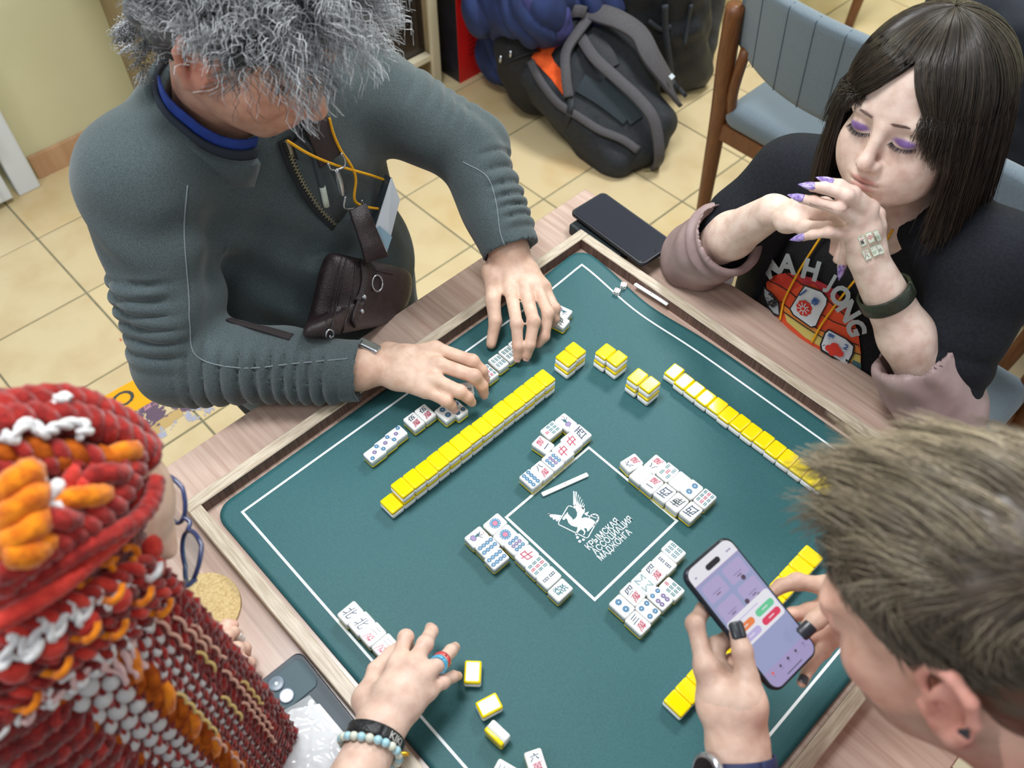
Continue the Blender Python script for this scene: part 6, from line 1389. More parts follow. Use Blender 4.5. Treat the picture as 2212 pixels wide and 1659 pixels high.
# watch on the left wrist
fa4 = nrm(LE4 - LW4); wc = LW4 + fa4 * 0.018
wt = empty('wristwatch', wc, 0, 'wristwatch with a blue strap cut off by the bottom edge of the picture', 'watch'); winv = Matrix.Translation(-Vector(wc))
pts, up = ring_pts(wc, fa4, 0.0345, (0.3, 0.2, 1), 41); o = ribbon('strap', pts, 0.020, 0.003, M('strap_blue', (32, 44, 84), 0.6), None, up=up); o.parent = wt; o.matrix_parent_inverse = winv
dn = nrm(-RC[0] * 0.9 + nrm(CAM - wc) * 0.6); dn = nrm(dn - fa4 * (dn @ fa4)); cc_ = wc + dn * 0.036; V, F = tube_vf([cc_, cc_ + dn * 0.003, cc_ + dn * 0.0085, cc_ + dn * 0.0095], [0.019, 0.0205, 0.0205, 0.0185], 28)
o = link('watch_case', meshd('watch_case', V, F, True), None, M('steel', (190, 196, 204), 0.25, metal=0.9)); o.parent = wt; o.matrix_parent_inverse = winv
V, F = tube_vf([cc_ + dn * 0.0096, cc_ + dn * 0.0100], [0.0165, 0.0165], 28); o = link('dial', meshd('dial', V, F), None, M('dial_dark', (24, 26, 32), 0.15, coat=0.8)); o.parent = wt; o.matrix_parent_inverse = winv
# ring on a finger behind the phone
f = LF4[2]; pts, up = ring_pts(f[1] * 0.6 + f[2] * 0.4, nrm(f[2] - f[1]), 0.0100, (0.3, 0.2, 1), 25); setp(ribbon('finger_ring', pts, 0.004, 0.002, M('steel', (190, 196, 204), 0.25, metal=0.9), None, up=up), 'plain metal ring on a finger behind the phone', 'ring')
# the phone itself
ph_ = empty('smartphone', tp, 0, 'smartphone with a lit lilac screen held in both hands over the mat', 'phone')
Mp = Matrix.Translation(Vector(tp)) @ Matrix(RP.tolist()).to_4x4(); ph_.matrix_world = Mp
def rrect(w, l, r, n=7):
    return [(cx * (w / 2 - r) + r * math.cos(math.radians(a0 + t)), cy * (l / 2 - r) + r * math.sin(math.radians(a0 + t))) for cx, cy, a0 in ((1, 1, 0), (-1, 1, 90), (-1, -1, 180), (1, -1, 270)) for t in np.linspace(0, 90, n)]
def slab(name, w, l, r, z0, z1, e, mat, parent):
    o1 = rrect(w, l, r); V = []; k = len(o1)
    for ins, z in ((e, z0), (0, z0 + e), (0, z1 - e), (e, z1)): V += [(x * (1 - 2 * ins / w), y * (1 - 2 * ins / l), z) for x, y in o1]
    F = [(i * k + j, i * k + (j + 1) % k, (i + 1) * k + (j + 1) % k, (i + 1) * k + j) for i in range(3) for j in range(k)] + [tuple(range(k - 1, -1, -1)), tuple(range(3 * k, 4 * k))]
    me = meshd(name, V, F, True)
    for p in me.polygons:
        if len(p.vertices) > 4: p.use_smooth = False
    return link(name, me, parent, mat)
slab('phone_body', 0.0716, 0.1476, 0.0125, -0.0078, -0.0002, 0.0012, M('phone_titanium', (34, 40, 52), 0.3, metal=0.5), ph_)
slab('screen_glass', 0.0690, 0.1450, 0.0112, -0.0010, 0.0001, 0.0003, M('phone_glass', (8, 9, 12), 0.08, coat=0.5), ph_)
em = lambda n, c: M('screen_' + n, c, 0.15, emit=0.8)
sc_l = em('lilac', (172, 160, 206)); sc_b = em('blue_grey', (160, 168, 208)); sc_w = em('white', (246, 244, 252)); sc_c = em('card', (186, 172, 216)); sc_g = em('green', (110, 214, 160)); sc_r = em('red', (236, 58, 96)); sc_o = em('orange', (248, 140, 74)); sc_v = em('violet', (200, 186, 236)); sc_d = em('dark', (86, 62, 84)); sc_k = em('black', (20, 18, 24)); sc_t = em('text', (146, 134, 178))
fs = Flat(); fs.poly(rrect(0.0662, 0.1422, 0.0100), sc_l)
fs.poly([(x, min(y, -0.016)) for x, y in rrect(0.0662, 0.1422, 0.0100)], sc_b) if False else fs.poly([(-0.0331, -0.052), (0.0331, -0.052), (0.0331, 0.052), (-0.0331, 0.052)], sc_b)
fs.poly([(x, y) for x, y in rrect(0.0662, 0.1422, 0.0100) if y > 0.05] + [(-0.0331, 0.054), (0.0331, 0.054)], sc_w)
for x, y in ((-0.016, 0.040), (0.016, 0.040), (-0.016, 0.016), (0.016, 0.016), (-0.016, -0.006), (0.016, -0.006)):
    fs.poly([(x + a * 1.0, y + b) for a, b in rrect(0.027, 0.0195, 0.003)], sc_c); fs.poly([(x - 0.006, y - 0.003), (x + 0.006, y - 0.003), (x + 0.006, y - 0.002), (x - 0.006, y - 0.002)], sc_t); fs.poly([(x - 0.003, y - 0.006), (x + 0.003, y - 0.006), (x + 0.003, y - 0.005), (x - 0.003, y - 0.005)], sc_d)
for x, y in ((0.018, 0.030), (0.004, 0.010), (0.020, 0.006)): fs.disc((x, y), 0.0028, sc_d, 12)
fs.poly([(a, b - 0.008) for a, b in rrect(0.0640, 0.0310, 0.004)], sc_w)
for x, y, c, s_ in ((0.0155, 0.0000, sc_g, 'C'), (0.0155, -0.0105, sc_r, 'C'), (-0.0155, -0.0005, sc_o, ''), (-0.0155, -0.0110, sc_v, '')):
    fs.poly([(x + a, y - 0.006 + b) for a, b in rrect(0.0265, 0.0075, 0.0037)], c); fs.poly([(x - 0.004, y - 0.0065), (x + 0.004, y - 0.0065), (x + 0.004, y - 0.0055), (x - 0.004, y - 0.0055)], sc_w)
fs.poly([(-0.020, 0.0015), (0.012, 0.0015), (0.012, 0.0024), (-0.020, 0.0024)], sc_v)
fs.poly([(a, b + 0.0605) for a, b in rrect(0.0205, 0.0062, 0.0031)], sc_k)
fs.poly([(-0.0331, -0.0520), (0.0331, -0.0520), (0.0300, -0.0650), (-0.0300, -0.0650)], sc_l)
for i, x in enumerate((-0.024, -0.012, 0.0, 0.012, 0.024)): fs.disc((x, -0.0570), 0.0016, (em('coral', (240, 96, 84)), sc_d, sc_k, sc_d, sc_t)[i], 8); fs.poly([(x - 0.002, -0.0605), (x + 0.002, -0.0605), (x + 0.002, -0.0598), (x - 0.002, -0.0598)], sc_t)
fs.poly([(-0.0115, -0.0677), (0.0115, -0.0677), (0.0115, -0.0669), (-0.0115, -0.0669)], sc_k)
for x in (-0.026, 0.022, 0.0255): fs.poly([(x - 0.0015, 0.0597), (x + 0.0015, 0.0597), (x + 0.0015, 0.0612), (x - 0.0015, 0.0612)], sc_t)
o = link('screen_picture', fs.mesh('screen_picture', 0.0003, 2e-5), ph_); o['label'] = 'lit screen showing a card with coloured buttons'
for y, l in ((0.040, 0.006), (0.028, 0.010), (0.014, 0.010)): box('side_button', (-0.0361, y, -0.004), (0.0010, l, 0.0026), M('phone_titanium', (34, 40, 52), 0.3, metal=0.5), ph_, bev=0.0004)
# ------------------------------------------------------------------ things on the table
black_pl = M('phone_black', (26, 30, 36), 0.4); scr_off = M('phone_glass_dark', (22, 26, 38), 0.10, coat=0.6, spec=0.6)
def lying_phone(a, b, c, z, r, label, th=0.0085):
    A, B_, C_ = P(*a, z), P(*b, z), P(*c, z); ex = nrm(B_ - A); ey = nrm(np.cross((0, 0, 1.0), ex)); L = np.linalg.norm(B_ - A); W = abs((C_ - A) @ ey); sgn = np.sign((C_ - A) @ ey)
    ctr = (A + B_) / 2 + ey * sgn * W / 2; o = empty('smartphone', (ctr[0], ctr[1], z - th), math.atan2(ex[1], ex[0]) - math.pi / 2, label, 'phone'); return o, W, L
o, W, L = lying_phone((1231, 456), (1388, 573), (1303, 412), ZM + 0.030, 0.01, 'black phone with a dark screen lying over the far corner of the table rim')
slab('phone_body', W, L, 0.010, 0.0, 0.0082, 0.0014, black_pl, o); slab('screen_glass', W - 0.007, L - 0.007, 0.008, 0.0078, 0.0088, 0.0003, scr_off, o)
box('side_button', (-W / 2 - 0.0003, L * 0.2, 0.004), (0.0012, 0.018, 0.0028), black_pl, o, bev=0.0004)
V, F = tube_vf([(0, L / 2 - 0.009, 0.00885), (0, L / 2 - 0.009, 0.0089)], [0.0016, 0.0016], 10); link('front_camera', meshd('front_camera', V, F), o, M('lens_black', (6, 7, 9), 0.1))
A, B_ = P(1228, 486, ZM + 0.016), P(1330, 560, ZM + 0.016); ex = nrm(B_ - A)
o = empty('power_bank', ((A[0] + B_[0]) / 2, (A[1] + B_[1]) / 2 + 0.025, ZM - 0.003), math.atan2(ex[1], ex[0]), 'dark flat case lying under the black phone by the rim', 'case')
slab('case_body', np.linalg.norm(B_ - A), 0.05, 0.006, 0.0, 0.0195, 0.002, M('case_dark', (30, 40, 44), 0.6), o); box('case_flap', (-np.linalg.norm(B_ - A) / 2 + 0.012, 0, 0.0198), (0.016, 0.046, 0.0012), M('case_dark', (30, 40, 44), 0.6), o, bev=0.0004)
# cork coaster
q = P(436, 1312, ZM + 0.003); cork = M('cork', (214, 190, 138), 0.85, (188, 158, 104), 260, bump=0.5, bscale=300, contrast=(0.4, 0.7))
V, F = tube_vf([(0, 0, 0), (0, 0, 0.0008), (0, 0, 0.0046), (0, 0, 0.005)], [0.0475, 0.0482, 0.0482, 0.0475], 48); o = link('coaster', meshd('coaster', V, F), None, cork); o.location = (q[0], q[1], ZM - 0.003); setp(o, 'round cork coaster on the table beside the red headwrap', 'coaster')
# phone with camera bump and the plastic pouch over it
zt_ = ZM + 0.007; A, B_ = P(646, 1402, zt_), P(760, 1546, zt_); ex = nrm(B_ - A); wn = np.array((ex[1], -ex[0], 0))
o = empty('smartphone', tuple(A * [1, 1, 0] + ex * 0.080 + wn * 0.038 + np.array((0, 0, ZM - 0.003))), math.atan2(ex[1], ex[0]) + math.pi / 2, 'phone lying face down with two big round camera lenses beside the red yarn', 'phone')
gr = M('phone_grey', (74, 86, 94), 0.45, (80, 92, 100), 12, spec=0.25); slab('phone_body', 0.076, 0.160, 0.0105, 0.0, 0.0085, 0.0016, M('phone_edge', (58, 62, 74), 0.3), o)
slab('back_glass', 0.072, 0.156, 0.009, 0.0080, 0.0090, 0.0003, gr, o); bumpo = slab('camera_plate', 0.058, 0.044, 0.0095, 0.0088, 0.0108, 0.0006, M('camera_plate', (84, 104, 112), 0.5, spec=0.2), o); bumpo.location = (0.004, 0.050, 0)
for px in ((596, 1475), (618, 1501)):
    lp = Matrix.Rotation(-o.rotation_euler.z, 3, 'Z') @ (Vector(P(*px, zt_ + 0.005)) - o.location)
    for r0, z0, z1, m_, nm in ((0.0092, 0.0105, 0.0126, M('lens_ring', (64, 72, 82), 0.25, metal=0.6), 'lens_ring'), (0.0076, 0.0124, 0.0129, M('lens_glass', (86, 108, 124), 0.05, coat=1.0), 'lens_glass'), (0.0022, 0.0128, 0.0131, M('painted_glint', (214, 228, 236), 0.1), 'lens_glint')):  # the small pale disc is a painted reflection of the ceiling panel
        V, F = tube_vf([(lp[0], lp[1], z0), (lp[0], lp[1], z1)], [r0, r0 * 0.96], 24); link(nm, meshd(nm, V, F), o, m_)
plm = M('plastic_film', (240, 244, 248), 0.12, spec=0.7, alpha=0.42, coat=0.5)
V = []; F = []; nx, ny = 70, 46
c00, c10, c01, c11 = (P(x, y, ZM + 0.012) for x, y in ((668, 1500), (770, 1625), (500, 1600), (610, 1790)))
for i in range(nx):
    for j in range(ny):
        u, v = i / (nx - 1), j / (ny - 1); p = (c00 * (1 - u) + c10 * u) * (1 - v) + (c01 * (1 - u) + c11 * u) * v; V.append(p)
V = np.array(V); e = np.minimum(1, np.minimum.reduce([np.repeat(np.linspace(0, 1, nx), ny), 1 - np.repeat(np.linspace(0, 1, nx), ny), np.tile(np.linspace(0, 1, ny), nx), 1 - np.tile(np.linspace(0, 1, ny), nx)]) * 8)
V[:, 2] = ZM + 0.0095 + e * (0.004 + 0.0035 * np.abs(wob(V, 90, 3)) + 0.002 * np.abs(wob(V, 240, 4)))
F = [(i * ny + j, (i + 1) * ny + j, (i + 1) * ny + j + 1, i * ny + j + 1) for i in range(nx - 1) for j in range(ny - 1)]
pl = link('plastic_pouch', meshd('plastic_pouch', V, F, True), None, plm); setp(pl, 'crumpled clear plastic pouch with white paper over the face-down phone', 'pouch')
c = [P(x, y, ZM + 0.011) for x, y in ((630, 1532), (690, 1520), (742, 1582), (775, 1640), (640, 1780), (520, 1640), (600, 1560))]
me = meshd('paper', [*c, *[p - np.array((0, 0, .001)) for p in c]], [tuple(range(7)), tuple(range(13, 6, -1))] + [(i, (i + 1) % 7, 7 + (i + 1) % 7, 7 + i) for i in range(7)]); link('paper_sheet', me, pl, M('paper_white', (240, 242, 244), 0.6))
# white adapter under the woman's cuff
q = P(1568, 588, ZM + 0.012); o = box('charger', (0, 0, 0.008), (0.030, 0.022, 0.016), white_pvc, None, bev=0.002); o.location = (q[0], q[1], ZM - 0.003); o.rotation_euler = (0, 0, 0.5); setp(o, 'small white plastic box under the rolled mauve cuff at the table edge', 'box')
# tile between the fingers of the right hand
q = P(1003, 842, ZM + 0.022)
tile('2s', 0, 0, 0, label='tile held tilted between the fingers of the right hand', group='tiles before the grey haired man', tilt=Matrix.Translation((q[0], q[1], q[2])) @ Matrix.Rotation(math.radians(-35), 4, 'Z') @ Matrix.Rotation(math.radians(38), 4, 'Y') @ Matrix.Translation((0, 0, -TH / 2)))

# ------------------------------------------------------------------ bag, badge and band of the grey haired man
lea = M('leather_brown', (52, 40, 44), 0.38, (40, 30, 33), 60, bump=0.55, bscale=420, spec=0.5); met = M('steel', (190, 196, 204), 0.25, metal=0.9)
bg = empty('crossbody_bag', cast(S1, 770, 640, 0.0)[0], 0, 'dark brown leather crossbody bag hanging on the front of the grey sweater', 'bag'); binv = Matrix.Translation(-bg.location)
def to_bag(o): o.parent = bg; o.matrix_parent_inverse = binv; return o
fr = [(694, 534), (735, 549), (782, 560), (830, 572), (863, 581), (862, 622), (853, 656), (800, 700), (722, 742), (668, 748), (650, 742), (660, 690), (672, 630), (683, 575)]
ctr_ = np.mean(fr, 0); Fp, _ = castv(S1, [tuple(np.array(p) * 0.95 + ctr_ * 0.05) for p in fr], 0.040); Mp_, _ = castv(S1, fr, 0.020); Bp, _ = castv(S1, fr, 0.002); Cp, cn = castv(S1, [tuple(ctr_)], 0.054); k = len(fr)
V = [*Bp, *Mp_, *Fp, Cp[0]]; F = [tuple(range(k - 1, -1, -1))] + [(r * k + i, r * k + (i + 1) % k, (r + 1) * k + (i + 1) % k, (r + 1) * k + i) for r in (0, 1) for i in range(k)] + [(2 * k + i, 2 * k + (i + 1) % k, 3 * k) for i in range(k)]
o = to_bag(link('bag_body', meshd('bag_body', V, F, True), None, lea)); o.modifiers.new('soft', 'SUBSURF').render_levels = 2; o.modifiers['soft'].levels = 2
bag_o = o
for pts, r in (([(738, 556), (722, 620), (706, 690), (696, 730)], 0.0013), ([(748, 560), (734, 620), (720, 690), (708, 732)], 0.0016), ([(768, 566), (764, 620), (750, 680), (738, 722)], 0.0013), ([(795, 580), (820, 586), (848, 592)], 0.0012)):
    p, _ = mcast(bag_o, [tuple(t) for t in smooth_path(pts, 24)], 0.0004); to_bag(tube('bag_seam', p, r, lea, None, 6))
p, n_ = mcast(bag_o, [tuple(t) for t in smooth_path([(788, 566), (790, 610), (776, 660), (760, 700)], 16)], 0.002); to_bag(ribbon('bag_strap', p, 0.019, 0.004, lea, None, up=n_))
for px in ((782, 642), (775, 675)):
    q, _ = mcast(bag_o, [px], 0.005); bm = bmesh.new(); bmesh.ops.create_uvsphere(bm, u_segments=12, v_segments=8, radius=0.0042); bmesh.ops.translate(bm, verts=bm.verts, vec=Vector(q[0])); to_bag(link('stud', bm_done(bm, 'stud', True), None, met))
for c_, rx, ry in (((812, 612), 11, 17), ((709, 722), 8, 11)):
    p, _ = mcast(bag_o, [(c_[0] + rx * math.cos(t), c_[1] + ry * math.sin(t)) for t in np.linspace(0, 6.283, 21)], 0.003); to_bag(tube('metal_ring', p, 0.0015, met, None, 8))
p, n_ = castv(S1, [(742, 436), (752, 480), (762, 520), (770, 556)], 0.030); to_bag(ribbon('leather_tab', [a + g * (0.022 * i / 3) for i, (a, g) in enumerate(zip(p, n_))], [0.034, 0.036, 0.038, 0.044], 0.005, lea, None, 4, up=n_))
p, n_ = castv(S1, [(645, 215), (670, 262), (690, 305), (702, 340)], 0.012); to_bag(ribbon('shoulder_strap', p, 0.040, 0.004, M('strap_brown', (56, 46, 48), 0.8, bump=0.3, bscale=500), None, 30, up=n_))
p, _ = castv(S1, [(690, 342), (700, 358), (724, 352), (726, 336), (718, 322)], 0.018); to_bag(tube('metal_ring', p, 0.0018, met, None, 8, n=24))
p, _ = castv(S1, [(706, 355), (714, 385), (720, 415)], 0.020); to_bag(tube('swivel_clasp', p, [0.003 + 0.002 * math.sin(3.14 * i / 11) for i in range(12)], met, None, 8, n=12))
p, _ = castv(S1, [(722, 412), (722, 440), (756, 440), (756, 424)], 0.024); to_bag(tube('metal_ring', p, 0.0016, met, None, 8, n=24))
for px in ((500, 700), (530, 715)):
    pass
p, n_ = castv(S1, [(630, 733), (570, 716), (520, 704), (490, 694)], 0.004); to_bag(ribbon('waist_strap', p, 0.014, 0.003, M('strap_dark', (40, 33, 34), 0.8, bump=0.3, bscale=500), None, 20, up=n_))
# badge on a yellow cord
bd = empty('name_badge', cast(S1, 815, 450, 0.0)[0], 0, 'name badge in a clear holder hanging from a yellow cord on the grey sweater', 'badge'); dinv = Matrix.Translation(-bd.location)
def to_bd(o): o.parent = bd; o.matrix_parent_inverse = dinv; return o
for pts in ([(607, 297), (650, 322), (700, 345), (750, 362), (795, 378), (818, 394), (814, 425), (808, 455)], [(695, 252), (705, 285), (722, 320), (742, 350), (752, 380), (750, 425), (768, 442), (806, 452)]):
    p, _ = castv(S1, pts, 0.015); to_bd(tube('cord', p, 0.0021, yc, None, 8, n=60))
q = castv(S1, [(808, 456)], 0.016)[0][0]; bm = bmesh.new(); bmesh.ops.create_icosphere(bm, subdivisions=2, radius=0.0062); bmesh.ops.transform(bm, matrix=Matrix.Translation(Vector(q)) @ Matrix.Diagonal((0.7, 0.7, 1.5, 1)), verts=bm.verts); to_bd(link('cord_knot', bm_done(bm, 'cord_knot', True), None, yc))
d0 = (castv(S1, [(800, 450)], 0.012)[0][0] - CAM) @ RC[2]
def thin(name, px, dep, th, mat):
    Q = [D(x, y, d0 + dd) for (x, y), dd in zip(px, dep)]; n = nrm(np.cross(Q[1] - Q[0], Q[3] - Q[0])); return to_bd(link(name, meshd(name, [*Q, *[a + n * th for a in Q]], [(0, 1, 2, 3), (7, 6, 5, 4), (0, 4, 5, 1), (1, 5, 6, 2), (2, 6, 7, 3), (3, 7, 4, 0)]), None, mat))
thin('badge_holder', [(832, 376), (846, 384), (812, 494), (797, 476)], [0.0, -0.004, -0.004, 0.0], 0.003, M('holder_dark', (44, 52, 58), 0.2, coat=0.5))
thin('badge_card', [(846, 383), (864, 432), (836, 545), (811, 494)], [-0.006, 0.014, 0.014, -0.006], 0.002, M('badge_white', (216, 226, 234), 0.4, coat=0.4))
thin('badge_stripe', [(820, 488), (847, 512), (837, 541), (813, 494)], [-0.0075, 0.0115, 0.0125, -0.0075], 0.001, M('badge_blue', (150, 186, 206), 0.4))
# fitness band
fb = RW * 0.25 + Rcu * 0.75 + nrm(RW - Rcu) * 0.016; ax = nrm(RW - Rcu); be = empty('fitness_band', fb, 0, 'dark fitness band on the wrist at the end of the grey sleeve', 'watch'); einv = Matrix.Translation(-Vector(fb))
pts, up = ring_pts(fb, ax, 0.0305, (0.3, 0.2, 1), 41); o = ribbon('strap', pts, 0.018, 0.003, M('band_black', (24, 26, 30), 0.5), None, up=up); o.parent = be; o.matrix_parent_inverse = einv
dn = nrm(np.array((0.1, 0.25, 1.0))); dn = nrm(dn - ax * (dn @ ax)); qq = fb + dn * 0.0335; sd_ = np.cross(ax, dn); R = Matrix((sd_, ax, dn)).transposed(); o = box('case', qq, (0.034, 0.020, 0.008), M('steel', (190, 196, 204), 0.25, metal=0.9), None, rot=R, bev=0.003); o.parent = be; o.matrix_parent_inverse = einv

# ------------------------------------------------------------------ chairs
oak = M('chair_wood', (122, 76, 40), 0.45, (98, 56, 28), 8, (20, 20, 2), contrast=(0.3, 0.7)); fab = M('chair_fabric', (112, 126, 136), 0.9, (98, 112, 122), 500, bump=0.25, bscale=800, sheen=0.3); pipe_m = M('chair_seam', (84, 96, 106), 0.9)
ch = empty('upholstered_chair', (-0.410, 1.235, 0), 0.0, 'empty blue grey upholstered chair with brown wooden legs behind the woman', 'chair', 'upholstered chairs')
s_ = Solid(); s_.block((0, 0.235, 0.440), (0.255, 0.235, 0.036), rad=0.034, k=0.01); V, F = s_.mesh(0.008); link('seat', npmesh('seat', V, F), ch, fab)
V = []; F = []; nx, nz = 33, 15
def back(u, w, t):
    x = (u - 0.5) * 0.52; e = abs(2 * u - 1); z0 = 0.585 + 0.045 * e ** 2.5; z1 = 0.820 - 0.008 * e ** 2; z = z0 + (z1 - z0) * w; return (x, -0.035 + 0.055 * (1 - e * e) * -0.4 + 0.03 * (e ** 2) - 0.09 * (w - 0.5) * 0.35 + t, z)
prof = [(0.0, w) for w in np.linspace(0.04, 0.96, nz)] + [(0.008, 0.99), (0.020, 1.0), (0.032, 0.99)] + [(0.040, w) for w in np.linspace(0.96, 0.04, nz)] + [(0.032, 0.01), (0.020, 0.0), (0.008, 0.01)]
for i in range(nx):
    for t, w in prof: V.append(back(i / (nx - 1), w, t))
k = len(prof)
for i in range(nx - 1):
    for j in range(k): F.append((i * k + j, i * k + (j + 1) % k, (i + 1) * k + (j + 1) % k, (i + 1) * k + j))
F += [tuple(range(k)), tuple(range(nx * k - 1, (nx - 1) * k - 1, -1))]; bo = link('backrest', meshd('backrest', V, F, True), ch, fab)
for u in (0.13, 0.28, 0.42, 0.56, 0.71, 0.86): tube('back_seam', [back(u, w, -0.0006) for w in np.linspace(0.03, 0.97, 10)] + [back(u, 1.0, 0.02)], 0.0014, pipe_m, bo, 5)
for x in (-1, 1):
    p = [(x * 0.268, 0.05, 0.0), (x * 0.268, 0.018, 0.40), (x * 0.268, -0.012, 0.62), (x * 0.268, -0.022, 0.74)]; tube('leg', p, [0.017 + 0.007 * math.sin(min(1, i / 11) * 2.2) for i in range(16)], oak, ch, 10, n=16)
    p = [(x * 0.250, 0.46, 0.0), (x * 0.255, 0.43, 0.20), (x * 0.255, 0.41, 0.415)]; tube('leg', p, [0.015 + 0.006 * i / 9 for i in range(10)], oak, ch, 10, n=10)
    box('side_rail', (x * 0.248, 0.22, 0.385), (0.022, 0.40, 0.045), oak, ch, bev=0.003)
    tube('back_support', [(x * 0.24, 0.03, 0.42), (x * 0.235, 0.0, 0.52), (x * 0.225, -0.005, 0.64)], 0.014, oak, ch, 8, n=8)
box('rear_rail', (0, 0.020, 0.385), (0.50, 0.024, 0.048), oak, ch, bev=0.003); box('front_rail', (0, 0.425, 0.385), (0.48, 0.022, 0.045), oak, ch, bev=0.003)
copy_thing(ch, (0.055, 0.965, 0.0), (0, 0, math.pi), 'blue grey upholstered chair that the woman sits on')
so_ = empty('stool', (-0.72, 0.0, 0.0), 0, 'low stool under the grey haired man', 'stool')
V, F = tube_vf([(0, 0, 0.395), (0, 0, 0.40), (0, 0, 0.43), (0, 0, 0.435)], [0.15, 0.16, 0.16, 0.15], 32); link('seat', meshd('seat', V, F, True), so_, oak)
for a in range(4): t = math.pi / 4 + a * math.pi / 2; tube('leg', [(0.11 * math.cos(t), 0.11 * math.sin(t), 0.395), (0.15 * math.cos(t), 0.15 * math.sin(t), 0.0)], 0.014, oak, so_, 10)
copy_thing(ch, (-1.12, 2.33, 0.0), (0, 0, 0.9), 'far chair whose light wooden leg shows behind the black backpack')
copy_thing(ch, (0.66, 1.56, 0.0), (0, 0, 2.6), 'chair with brown wood behind the right side of the woman')

# ------------------------------------------------------------------ desk and bags against the wall
cream = M('desk_edge_cream', (206, 196, 168), 0.5); dwood = M('desk_side_wood', (160, 142, 108), 0.5, (140, 122, 90), 5, (8, 8, 1.5)); dark = M('desk_dark_panel', (38, 30, 26), 0.25, coat=0.3)
dk = empty('desk', (WX + 0.25, 0.78, 0), 0, 'dark fronted desk with cream edges standing along the yellow wall', 'desk'); kinv = Matrix.Translation(-dk.location)
def to_dk(o): o.parent = dk; o.matrix_parent_inverse = kinv; return o
to_dk(box('side_panel', ((WX - 1.79) / 2, 0.360, 0.36), (-1.79 - WX, 0.022, 0.72), dwood)); to_dk(box('side_panel', ((WX - 1.785) / 2, 1.195, 0.36), (-1.785 - WX, 0.022, 0.72), dwood))
to_dk(box('panel_edge', (-1.780, 0.360, 0.36), (0.012, 0.030, 0.72), cream, bev=0.002)); to_dk(box('panel_edge', (-1.772, 1.195, 0.36), (0.014, 0.034, 0.72), cream, bev=0.002))
to_dk(box('front_panel', (-1.815, 0.78, 0.42), (0.014, 0.80, 0.60), dark)); to_dk(box('bottom_rail', (-1.790, 0.78, 0.118), (0.030, 0.80, 0.022), cream, bev=0.002)); to_dk(box('desk_top', ((WX - 1.74) / 2, 0.78, 0.735), (-1.74 - WX, 0.92, 0.026), dwood, bev=0.002))
navy = M('cloth_navy', (34, 46, 66), 0.85, (26, 36, 52), 60, bump=0.4, bscale=60)
s_ = Solid(); s_.block((-1.95, 0.33, 0.765), (0.17, 0.08, 0.035), rad=0.030, k=0.02); s_.block((-1.90, 0.275, 0.735), (0.14, 0.022, 0.055), rad=0.02, k=0.02)
V, F = s_.mesh(0.006); N = vnormals(V, F); o = link('folded_coat', npmesh('folded_coat', V + N * (0.007 * wob(V, 45, 2))[:, None], F), None, navy); setp(o, 'dark navy cloth hanging over the left end of the desk', 'coat')
# red and black carton
bx = empty('carton', (-1.86, 1.40, 0), 0, 'red and black carton standing on the floor beside the desk', 'box'); xinv = Matrix.Translation(-bx.location)
redp = M('carton_red', (206, 24, 24), 0.45); blkp = M('carton_black', (26, 26, 32), 0.4, (40, 38, 50), 12)
def to_bx(o): o.parent = bx; o.matrix_parent_inverse = xinv; return o
to_bx(box('carton_side', (-1.86, 1.40, 0.16), (0.25, 0.268, 0.32), blkp, bev=0.002)); to_bx(box('red_face', (-1.7335, 1.40, 0.16), (0.003, 0.268, 0.32), redp))
for y, z, w, h in ((1.325, 0.285, 0.035, 0.030), (1.49, 0.055, 0.060, 0.035)): to_bx(box('white_label', (-1.7315, y, z), (0.001, w, h), M('label_white', (226, 226, 226), 0.5)))
for k in range(9): to_bx(box('print_line', (-1.7316, 1.335, 0.235 - k * 0.018), (0.0006, 0.05, 0.006), M('print_dark_red', (150, 18, 18), 0.5)))
for k in range(4): to_bx(box('print_line', (-1.7308, 1.49, 0.062 - k * 0.006), (0.0006, 0.036, 0.002), M('print_grey_line', (120, 120, 124), 0.5)))
blkn = M('nylon_black', (24, 27, 32), 0.6, (34, 38, 44), 120, bump=0.4, bscale=160, spec=0.4); gryn = M('nylon_grey', (96, 104, 110), 0.7, (78, 86, 92), 120, bump=0.3, bscale=200); strp = M('strap_grey', (84, 82, 86), 0.8, (70, 68, 72), 300, bump=0.3, bscale=400)
def bag_solid(S, label, name, mat, h=0.007, noise=((0.006, 26, 3), (0.003, 70, 4)), cat='bag'):
    V, F = S.mesh(h); N = vnormals(V, F)
    for a, fq, sd in noise: V = V + N * (a * wob(V, fq, sd))[:, None]
    V[:, 2] = np.maximum(V[:, 2], 0.0015); return setp(link(name, npmesh(name, V, F), None, mat), label, cat)
s_ = Solid(); s_.block((-1.76, 1.37, 0.50), (0.10, 0.12, 0.17), rad=0.06, k=0.02); s_.block((-1.70, 1.33, 0.44), (0.05, 0.09, 0.10), rad=0.04, k=0.03); gb = bag_solid(s_, 'grey bag with black straps lying on top of the red carton', 'grey_bag', gryn)
ribbon('strap', [(-1.69, 1.34, 0.52), (-1.655, 1.36, 0.40), (-1.66, 1.372, 0.30), (-1.69, 1.368, 0.20), (-1.712, 1.352, 0.05)], 0.032, 0.004, blkn, gb, 24, up=(1, 0, 0.1))
ribbon('strap', [(-1.68, 1.27, 0.345), (-1.665, 1.32, 0.325), (-1.67, 1.38, 0.34), (-1.70, 1.44, 0.37)], 0.028, 0.005, blkn, gb, 20, up=(1, -0.1, 0.1)); box('buckle', (-1.66, 1.365, 0.335), (0.02, 0.05, 0.035), blkn, gb, bev=0.006)
